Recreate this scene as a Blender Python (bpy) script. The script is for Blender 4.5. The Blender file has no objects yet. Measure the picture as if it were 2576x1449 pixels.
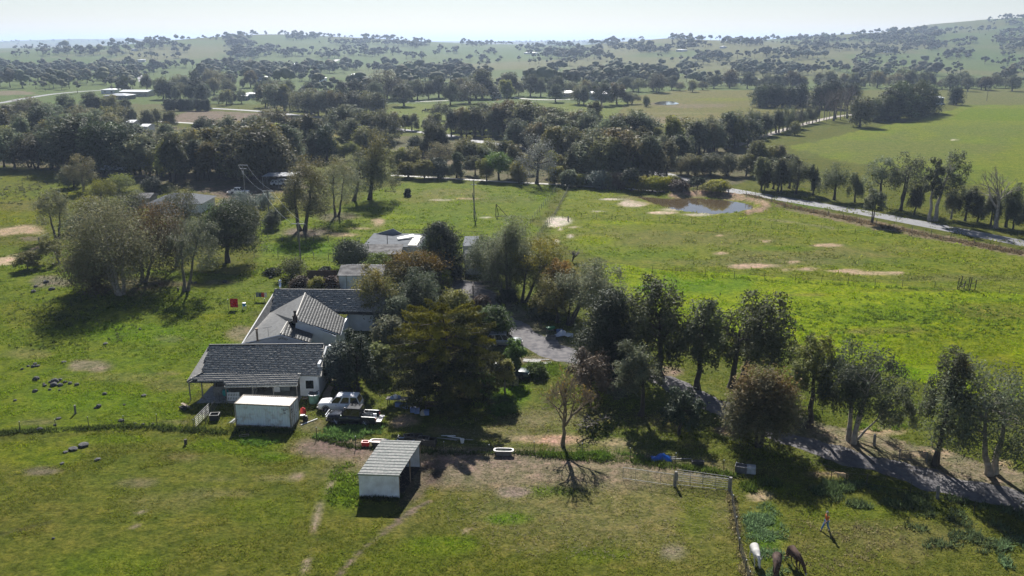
import bpy, bmesh, math, random
import numpy as np
from mathutils import Vector, Matrix, Quaternion

# ------------------------------------------------------------------ camera, sky, sun, exposure
SC = bpy.context.scene
COL = SC.collection
CAM_H = 38.5
FPX = 2200.0                       # focal length in pixels of a 2576 px wide picture
PITCH = math.atan((724.5 - 103.0) / FPX)
cam_d = bpy.data.cameras.new("camera")
cam_d.sensor_width = 36.0
cam_d.lens = 36.0 * FPX / 2576.0
cam_d.clip_start = 0.5
cam_d.clip_end = 60000.0
cam = bpy.data.objects.new("camera", cam_d)
cam.location = (0, 0, CAM_H)
cam.rotation_euler = (math.pi / 2 - PITCH, 0, 0)
COL.objects.link(cam)
SC.camera = cam

SUN_EL, SUN_AZ = math.radians(36.0), math.radians(4.5)   # sun ahead of the camera, a little to the left
world = bpy.data.worlds.new("World")
SC.world = world
world.use_nodes = True
wn = world.node_tree
wn.nodes.clear()
sky = wn.nodes.new("ShaderNodeTexSky")
sky.sky_type = 'NISHITA'
sky.sun_disc = False
sky.sun_elevation = SUN_EL
sky.sun_rotation = -SUN_AZ
sky.altitude = 350
sky.air_density = 1.0
sky.dust_density = 0.15
sky.ozone_density = 1.5
bg = wn.nodes.new("ShaderNodeBackground")
bg.inputs[1].default_value = 0.039
wo = wn.nodes.new("ShaderNodeOutputWorld")
hsv = wn.nodes.new("ShaderNodeHueSaturation")
hsv.inputs["Saturation"].default_value = 0.92
tnt = wn.nodes.new("ShaderNodeMix"); tnt.data_type = 'RGBA'; tnt.blend_type = 'MULTIPLY'; tnt.inputs[0].default_value = 1.0
tnt.inputs[7].default_value = (1.0, 0.985, 1.05, 1)
wn.links.new(sky.outputs[0], hsv.inputs["Color"])
wn.links.new(hsv.outputs[0], tnt.inputs[6])
wn.links.new(tnt.outputs[2], bg.inputs[0])
wn.links.new(bg.outputs[0], wo.inputs[0])

sun_d = bpy.data.lights.new("sun", 'SUN')
sun_d.energy = 5.0
sun_d.angle = math.radians(0.5)
sun_d.color = (1.0, 0.96, 0.90)
sun = bpy.data.objects.new("sun", sun_d)
to_sun = Vector((-math.sin(SUN_AZ) * math.cos(SUN_EL), math.cos(SUN_AZ) * math.cos(SUN_EL), math.sin(SUN_EL)))
sun.rotation_euler = to_sun.to_track_quat('Z', 'Y').to_euler()
sun.location = (-200, 900, 700)
COL.objects.link(sun)

SC.view_settings.view_transform = 'Standard'
SC.view_settings.look = 'None'
SC.view_settings.gamma = 1.0
SC.view_settings.exposure = 1.0
SC.view_settings.use_curve_mapping = False
SC.render.engine = 'CYCLES'
SC.cycles.use_denoising = True
SC.cycles.denoising_prefilter = 'ACCURATE'
SC.cycles.max_bounces = 6
SC.cycles.diffuse_bounces = 3
SC.cycles.glossy_bounces = 2
SC.cycles.transmission_bounces = 4
SC.cycles.transparent_max_bounces = 6
SC.cycles.volume_bounces = 0
SC.cycles.caustics_reflective = False
SC.cycles.caustics_refractive = False

rnd = random.Random(7)
RNG = np.random.default_rng(11)
CP, SP = math.cos(PITCH), math.sin(PITCH)

# ------------------------------------------------------------------ survey helpers (picture pixel -> place on the ground)
def at(px, py, z=0.0):
    x = (px - 1288.0) / FPX
    yc = -(py - 724.5) / FPX
    dy = CP + yc * SP
    dz = -SP + yc * CP
    t = (CAM_H - z) / -dz
    return Vector((x * t, dy * t, z))

def hgt(gy, py):
    """height of a point above ground distance gy that is seen at picture row py"""
    yc = -(py - 724.5) / FPX
    return CAM_H + gy * (-SP + yc * CP) / (CP + yc * SP)

def ppm(gy, z=0.0):
    return FPX / (gy * CP + (CAM_H - z) * SP)

def sstep(a, b, x):
    t = np.clip((x - a) / (b - a), 0, 1)
    return t * t * (3 - 2 * t)

def vnoise(x, y, seed=0):
    xi = np.floor(x).astype(np.int64); yi = np.floor(y).astype(np.int64)
    fx = x - xi; fy = y - yi
    fx = fx * fx * (3 - 2 * fx); fy = fy * fy * (3 - 2 * fy)
    def hsh(a, b):
        n = (a * 374761393 + b * 668265263 + seed * 974711) & 0x7fffffff
        n = ((n ^ (n >> 13)) * 1274126177) & 0x7fffffff
        return ((n ^ (n >> 16)) & 0xffff) / 65535.0
    return (hsh(xi, yi) * (1 - fx) + hsh(xi + 1, yi) * fx) * (1 - fy) + (hsh(xi, yi + 1) * (1 - fx) + hsh(xi + 1, yi + 1) * fx) * fy

def fbm(x, y, seed=0, o=3):
    s = 0; a = 1; tot = 0
    for i in range(o):
        s = s + a * vnoise(x * 2 ** i, y * 2 ** i, seed + i * 17); tot += a; a *= .5
    return s / tot

def seg_dist(x, y, pts):
    d = np.full(np.shape(x), 1e9)
    for (a, b) in zip(pts[:-1], pts[1:]):
        ax, ay = a[0], a[1]; bx, by = b[0], b[1]
        dx, dy = bx - ax, by - ay
        t = np.clip(((x - ax) * dx + (y - ay) * dy) / (dx * dx + dy * dy + 1e-9), 0, 1)
        d = np.minimum(d, np.hypot(x - ax - t * dx, y - ay - t * dy))
    return d

def in_poly(x, y, poly):
    c = np.zeros(np.shape(x), bool)
    n = len(poly)
    for i in range(n):
        x0, y0 = poly[i][0], poly[i][1]; x1, y1 = poly[(i + 1) % n][0], poly[(i + 1) % n][1]
        if y0 == y1:
            continue
        c ^= ((y0 > y) != (y1 > y)) & (x < (x1 - x0) * (y - y0) / (y1 - y0) + x0)
    return c

POND_PX = [(1603, 494), (1630, 505), (1656, 515), (1683, 523), (1715, 530), (1757, 535), (1795, 537.5), (1841, 535), (1875, 530), (1892, 524), (1896, 518), (1880, 513), (1857, 508), (1810, 502), (1757, 498), (1700, 499), (1666, 499), (1630, 496)]
POND = [at(*p) for p in POND_PX]
BERM = [at(*p) for p in [(1690, 491), (1740, 487.5), (1800, 490), (1865, 498), (1912, 508), (1928, 516), (1905, 527), (1868, 534.5)]]

def prof(cols, rows, d):
    return [(c - 1288.0) * d / FPX for c in cols], [CAM_H + (103.0 - r) * d / FPX for r in rows]

HA = prof([-600, 0, 300, 430, 500, 560, 620, 690, 760, 830, 900, 960, 1020, 1100, 1250, 1450, 1700, 2000], [124, 122, 118, 110, 105, 99, 92, 87, 89, 93, 96, 99, 103, 107, 112, 114, 120, 126], 2800)
HB = prof([900, 1250, 1450, 1560, 1640, 1690, 1760, 1900, 2000, 2100, 2200, 2330, 2440, 2490, 2540, 2590, 2700, 2950, 3300], [139, 133, 116, 107, 101, 97, 102, 104, 101, 91, 83, 83, 76, 57, 45, 52, 66, 90, 100], 2300)
HC = prof([-900, 0, 150, 230, 290, 330, 430, 700, 1300, 1500, 1600, 2000, 2600, 3200], [106, 107, 104, 99, 98, 102, 106, 105, 105, 103, 105, 104, 105, 105], 7000)

def smooth_interp(x, P, w):
    return sum(np.interp(x + o * w, P[0], P[1]) for o in (-1, -.5, 0, .5, 1)) / 5.0

def terrain(x, y):
    x = np.asarray(x, float); y = np.asarray(y, float)
    z = np.maximum(smooth_interp(x, HA, 40), 0) * sstep(1150, 2850, y) * (1 - .75 * sstep(2900, 4600, y))
    zb = np.maximum(smooth_interp(x, HB, 14), 0) * sstep(820, 2320, y) * (1 - .7 * sstep(2400, 4200, y))
    z = np.maximum(z, zb)
    zc = np.maximum(smooth_interp(x, HC, 90), 0) * sstep(4200, 7000, y)
    z = np.maximum(z, zc)
    z = z + 70 * np.exp(-((x + 5900) / 260) ** 2 - ((y - 13800) / 500) ** 2) + 62 * np.exp(-((x - 1750) / 420) ** 2 - ((y - 13800) / 500) ** 2)
    z = z + (fbm(x / 260, y / 260, 3) - .5) * 5.0 * sstep(500, 1300, y) + (fbm(x / 90, y / 90, 5) - .5) * 1.6 * sstep(260, 600, y) * (1 - sstep(5000, 9000, y))
    near = (np.abs(x - 46) < 60) & (np.abs(y - 205) < 50)
    if np.any(near):
        d = seg_dist(x, y, BERM)
        zb2 = 0.95 * np.exp(-(d / 2.6) ** 2)
        ins = in_poly(x, y, POND)
        dp = seg_dist(x, y, POND + POND[:1])
        zz = np.where(ins, -0.12 - .5 * np.minimum(dp / 2.0, 1), zb2 * sstep(0.2, 2.5, dp) - .0)
        z = np.where(near, z + zz, z)
    return z

def PT(px, py):
    """points on the terrain seen at picture pixels (vectorised)"""
    px = np.atleast_1d(np.asarray(px, float)); py = np.atleast_1d(np.asarray(py, float))
    x = (px - 1288.0) / FPX; yc = -(py - 724.5) / FPX
    dy = CP + yc * SP; dz = -SP + yc * CP
    ds = np.exp(np.linspace(math.log(40), math.log(27000), 1500))
    out = np.full((len(px), 3), np.nan)
    for i in range(len(px)):
        yy = ds; xx = x[i] / dy[i] * yy; zz = CAM_H + dz[i] / dy[i] * yy
        h = terrain(xx, yy)
        k = np.argmax(zz < h)
        if zz[k] < h[k]:
            a = (zz[k - 1] - h[k - 1]) / ((zz[k - 1] - h[k - 1]) - (zz[k] - h[k]) + 1e-9) if k else 0
            Y = yy[k - 1] + a * (yy[k] - yy[k - 1]) if k else yy[0]
            X = x[i] / dy[i] * Y
            out[i] = (X, Y, float(terrain(X, Y)))
    return out

def pt(px, py):
    r = PT(px, py)[0]
    return Vector(r)

# ------------------------------------------------------------------ tagging, materials, mesh building
def tag(o, label=None, cat=None, group=None, kind=None):
    if label: o['label'] = label
    if cat: o['category'] = cat
    if group: o['group'] = group
    if kind: o['kind'] = kind
    return o

def empty(name, loc, label=None, cat=None, group=None, rz=0.0):
    o = bpy.data.objects.new(name, None)
    o.location = loc
    o.rotation_euler = (0, 0, rz)
    o.empty_display_size = 0.3
    COL.objects.link(o)
    return tag(o, label, cat, group)

def link(name, me, parent=None, loc=None):
    o = bpy.data.objects.new(name, me)
    if parent: o.parent = parent
    if loc is not None: o.location = loc
    COL.objects.link(o)
    return o

def copy_tree(o, parent=None):
    c = o.copy(); COL.objects.link(c)
    if parent: c.parent = parent
    for ch in o.children:
        copy_tree(ch, c)
    return c

MATS = {}
def mat(name, c, rough=.65, metal=0.0, var=.18, scale=3.0, c2=None, bump=0.0, spec=.4, wave=None, tl=0.0, detail=4, ramp=(.35, .65)):
    if name in MATS: return MATS[name]
    m = bpy.data.materials.new(name); MATS[name] = m
    m.use_nodes = True
    nt = m.node_tree; b = nt.nodes["Principled BSDF"]
    tc = nt.nodes.new("ShaderNodeTexCoord")
    no = nt.nodes.new("ShaderNodeTexNoise")
    no.inputs["Scale"].default_value = scale; no.inputs["Detail"].default_value = detail
    nt.links.new(tc.outputs["Object"], no.inputs["Vector"])
    cr = nt.nodes.new("ShaderNodeValToRGB")
    cr.color_ramp.elements[0].position = ramp[0]; cr.color_ramp.elements[1].position = ramp[1]
    lo = [max(0, v * (1 - var)) for v in c]; hi = [min(1, v * (1 + var)) for v in (c2 or c)]
    cr.color_ramp.elements[0].color = (*lo, 1); cr.color_ramp.elements[1].color = (*hi, 1)
    nt.links.new(no.outputs["Fac"], cr.inputs[0])
    src = cr.outputs[0]
    nt.links.new(src, b.inputs["Base Color"])
    b.inputs["Roughness"].default_value = rough
    b.inputs["Metallic"].default_value = metal
    b.inputs["Specular IOR Level"].default_value = spec
    if wave:                                   # ribs of corrugated sheet: (axis, ribs per metre, depth)
        wv = nt.nodes.new("ShaderNodeTexWave"); wv.wave_type = 'BANDS'; wv.bands_direction = wave[0]
        wv.inputs["Scale"].default_value = wave[1] * 0.314
        nt.links.new(tc.outputs["Object"], wv.inputs["Vector"])
        bp = nt.nodes.new("ShaderNodeBump"); bp.inputs["Strength"].default_value = wave[2]; bp.inputs["Distance"].default_value = .03
        nt.links.new(wv.outputs["Fac"], bp.inputs["Height"])
        nt.links.new(bp.outputs[0], b.inputs["Normal"])
    elif bump:
        bp = nt.nodes.new("ShaderNodeBump"); bp.inputs["Strength"].default_value = bump; bp.inputs["Distance"].default_value = .05
        nt.links.new(no.outputs["Fac"], bp.inputs["Height"])
        nt.links.new(bp.outputs[0], b.inputs["Normal"])
    return m

LEAFGAIN = {'grass_blades': 1.0}
def leaf_mat(name, c, tl=.22, rough=.65, spec=.12):
    """foliage: base colour times the tint stored on each leaf, a little different on every plant"""
    if name in MATS: return MATS[name]
    m = bpy.data.materials.new(name); MATS[name] = m
    m.use_nodes = True
    nt = m.node_tree; b = nt.nodes["Principled BSDF"]; out = nt.nodes["Material Output"]
    a = nt.nodes.new("ShaderNodeAttribute"); a.attribute_name = "tint"
    oi = nt.nodes.new("ShaderNodeObjectInfo")
    hs = nt.nodes.new("ShaderNodeHueSaturation")
    mr = nt.nodes.new("ShaderNodeMapRange"); mr.inputs[3].default_value = .62; mr.inputs[4].default_value = 1.55
    nt.links.new(oi.outputs["Random"], mr.inputs[0])
    mu = nt.nodes.new("ShaderNodeMath"); mu.operation = 'MULTIPLY'; mu.inputs[1].default_value = 7.13
    fr = nt.nodes.new("ShaderNodeMath"); fr.operation = 'FRACT'
    nt.links.new(oi.outputs["Random"], mu.inputs[0]); nt.links.new(mu.outputs[0], fr.inputs[0])
    mh = nt.nodes.new("ShaderNodeMapRange"); mh.inputs[3].default_value = .468; mh.inputs[4].default_value = .522
    nt.links.new(fr.outputs[0], mh.inputs[0])
    mx = nt.nodes.new("ShaderNodeMix"); mx.data_type = 'RGBA'; mx.blend_type = 'MULTIPLY'; mx.inputs[0].default_value = 1
    mx.inputs[6].default_value = (*(min(1, v * LEAFGAIN.get(name, 1.28)) for v in c), 1)
    nt.links.new(a.outputs["Color"], mx.inputs[7])
    nt.links.new(mx.outputs[2], hs.inputs["Color"])
    nt.links.new(mr.outputs[0], hs.inputs["Value"]); nt.links.new(mh.outputs[0], hs.inputs["Hue"])
    nt.links.new(hs.outputs[0], b.inputs["Base Color"])
    b.inputs["Roughness"].default_value = rough; b.inputs["Specular IOR Level"].default_value = spec
    tr = nt.nodes.new("ShaderNodeBsdfTranslucent")
    nt.links.new(hs.outputs[0], tr.inputs["Color"])
    ms = nt.nodes.new("ShaderNodeMixShader"); ms.inputs[0].default_value = tl
    nt.links.new(b.outputs[0], ms.inputs[1]); nt.links.new(tr.outputs[0], ms.inputs[2])
    nt.links.new(ms.outputs[0], out.inputs["Surface"])
    return m

def mesh_np(name, V, F, mats=(), tint=None, smooth=False, mi=None):
    """fast mesh from arrays; F is an (n,k) array"""
    V = np.asarray(V, np.float32); F = np.asarray(F, np.int32)
    me = bpy.data.meshes.new(name)
    n, k = F.shape
    me.vertices.add(len(V)); me.vertices.foreach_set("co", V.ravel())
    me.loops.add(n * k); me.loops.foreach_set("vertex_index", F.ravel())
    me.polygons.add(n); me.polygons.foreach_set("loop_start", np.arange(0, n * k, k, dtype=np.int32))
    me.polygons.foreach_set("loop_total", np.full(n, k, np.int32))
    if smooth: me.polygons.foreach_set("use_smooth", np.ones(n, bool))
    for m in mats: me.materials.append(m)
    if mi is not None: me.polygons.foreach_set("material_index", np.asarray(mi, np.int32))
    if tint is not None:
        a = me.attributes.new("tint", 'FLOAT_COLOR', 'POINT')
        t = np.ones((len(V), 4), np.float32); t[:, :3] = tint
        a.data.foreach_set("color", t.ravel())
    me.update(calc_edges=True)
    me.validate()
    return me

class MB:
    """collects boxes, beams, tubes, lathes and polygons into one mesh object"""
    def __init__(s): s.v = []; s.f = []
    def add(s, vs, fs):
        n = len(s.v); s.v += [tuple(v) for v in vs]; s.f += [tuple(i + n for i in f) for f in fs]; return s
    def box(s, c, size, rz=0.0, M=None, top=1.0):
        hx, hy, hz = size[0] / 2, size[1] / 2, size[2] / 2
        vs = [Vector((x * hx * (top if z > 0 else 1), y * hy * (top if z > 0 else 1), z * hz)) for z in (-1, 1) for x, y in ((-1, -1), (1, -1), (1, 1), (-1, 1))]
        R = Matrix.Rotation(rz, 3, 'Z') if M is None else M
        vs = [R @ v + Vector(c) for v in vs]
        return s.add(vs, [(3, 2, 1, 0), (4, 5, 6, 7), (0, 1, 5, 4), (1, 2, 6, 5), (2, 3, 7, 6), (3, 0, 4, 7)])
    def beam(s, a, b, r, n=6, r2=None, cap=True):
        a = Vector(a); b = Vector(b); d = b - a
        if d.length < 1e-6: return s
        q = d.to_track_quat('Z', 'Y'); r2 = r if r2 is None else r2
        vs = []
        for p, rr in ((a, r), (b, r2)):
            for i in range(n):
                t = 2 * math.pi * i / n
                vs.append(p + q @ Vector((math.cos(t) * rr, math.sin(t) * rr, 0)))
        fs = [(i, (i + 1) % n, n + (i + 1) % n, n + i) for i in range(n)]
        if cap: fs += [tuple(range(n - 1, -1, -1)), tuple(range(n, 2 * n))]
        return s.add(vs, fs)
    def path(s, pts, r, n=5):
        for a, b in zip(pts[:-1], pts[1:]): s.beam(a, b, r, n)
        return s
    def lathe(s, c, prof_, n=14, axis='Z', cap=True):
        vs = []; c = Vector(c)
        for r, z in prof_:
            for i in range(n):
                t = 2 * math.pi * i / n
                p = Vector((math.cos(t) * r, math.sin(t) * r, z))
                if axis == 'Y': p = Vector((p.x, p.z, p.y))
                if axis == 'X': p = Vector((p.z, p.x, p.y))
                vs.append(c + p)
        fs = []
        for k in range(len(prof_) - 1):
            for i in range(n):
                j = (i + 1) % n
                fs.append((k * n + i, k * n + j, k * n + n + j, k * n + n + i))
        if cap:
            fs.append(tuple(range(n - 1, -1, -1))); m = (len(prof_) - 1) * n; fs.append(tuple(range(m, m + n)))
        return s.add(vs, fs)
    def poly(s, pts): return s.add(pts, [tuple(range(len(pts)))])
    def slab(s, pts, t, d=None):
        """thick polygon: pts is the upper face, extruded by t along -z (or d)"""
        d = Vector((0, 0, -t)) if d is None else Vector(d)
        n = len(pts); vs = [Vector(p) for p in pts] + [Vector(p) + d for p in pts]
        return s.add(vs, [tuple(range(n)), tuple(range(2 * n - 1, n - 1, -1))] + [(i + n, (i + 1) % n + n, (i + 1) % n, i) for i in range(n)])
    def loft(s, rings, cap=True, close=True):
        n = len(rings[0]); vs = [p for r in rings for p in r]; fs = []
        for k in range(len(rings) - 1):
            for i in range(n if close else n - 1):
                j = (i + 1) % n
                fs.append((k * n + i, k * n + j, k * n + n + j, k * n + n + i))
        if cap:
            fs.append(tuple(range(n - 1, -1, -1))); m = (len(rings) - 1) * n; fs.append(tuple(range(m, m + n)))
        return s.add(vs, fs)
    def mesh(s, name, m, org=None, smooth=False, bevel=0.0):
        me = bpy.data.meshes.new(name)
        o = Vector(org) if org is not None else Vector((0, 0, 0))
        me.from_pydata([tuple(Vector(v) - o) for v in s.v], [], s.f)
        me.materials.append(m)
        bm = bmesh.new(); bm.from_mesh(me)
        bmesh.ops.recalc_face_normals(bm, faces=bm.faces)
        if bevel: bmesh.ops.bevel(bm, geom=list(bm.edges), offset=bevel, segments=1, affect='EDGES', clamp_overlap=True)
        bm.to_mesh(me); bm.free()
        if smooth:
            for p in me.polygons: p.use_smooth = True
        me.update()
        return me
    def build(s, name, m, parent=None, org=None, smooth=False, bevel=0.0, loc=None):
        """vertices are relative to the parent, or to org if given"""
        if org is None and parent is not None and getattr(s, 'world', False): org = parent.location
        return link(name, s.mesh(name, m, org, smooth, bevel), parent, loc)

def WMB():
    b = MB(); b.world = True; return b      # collects world coordinates; the parent's place is taken off on build
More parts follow.
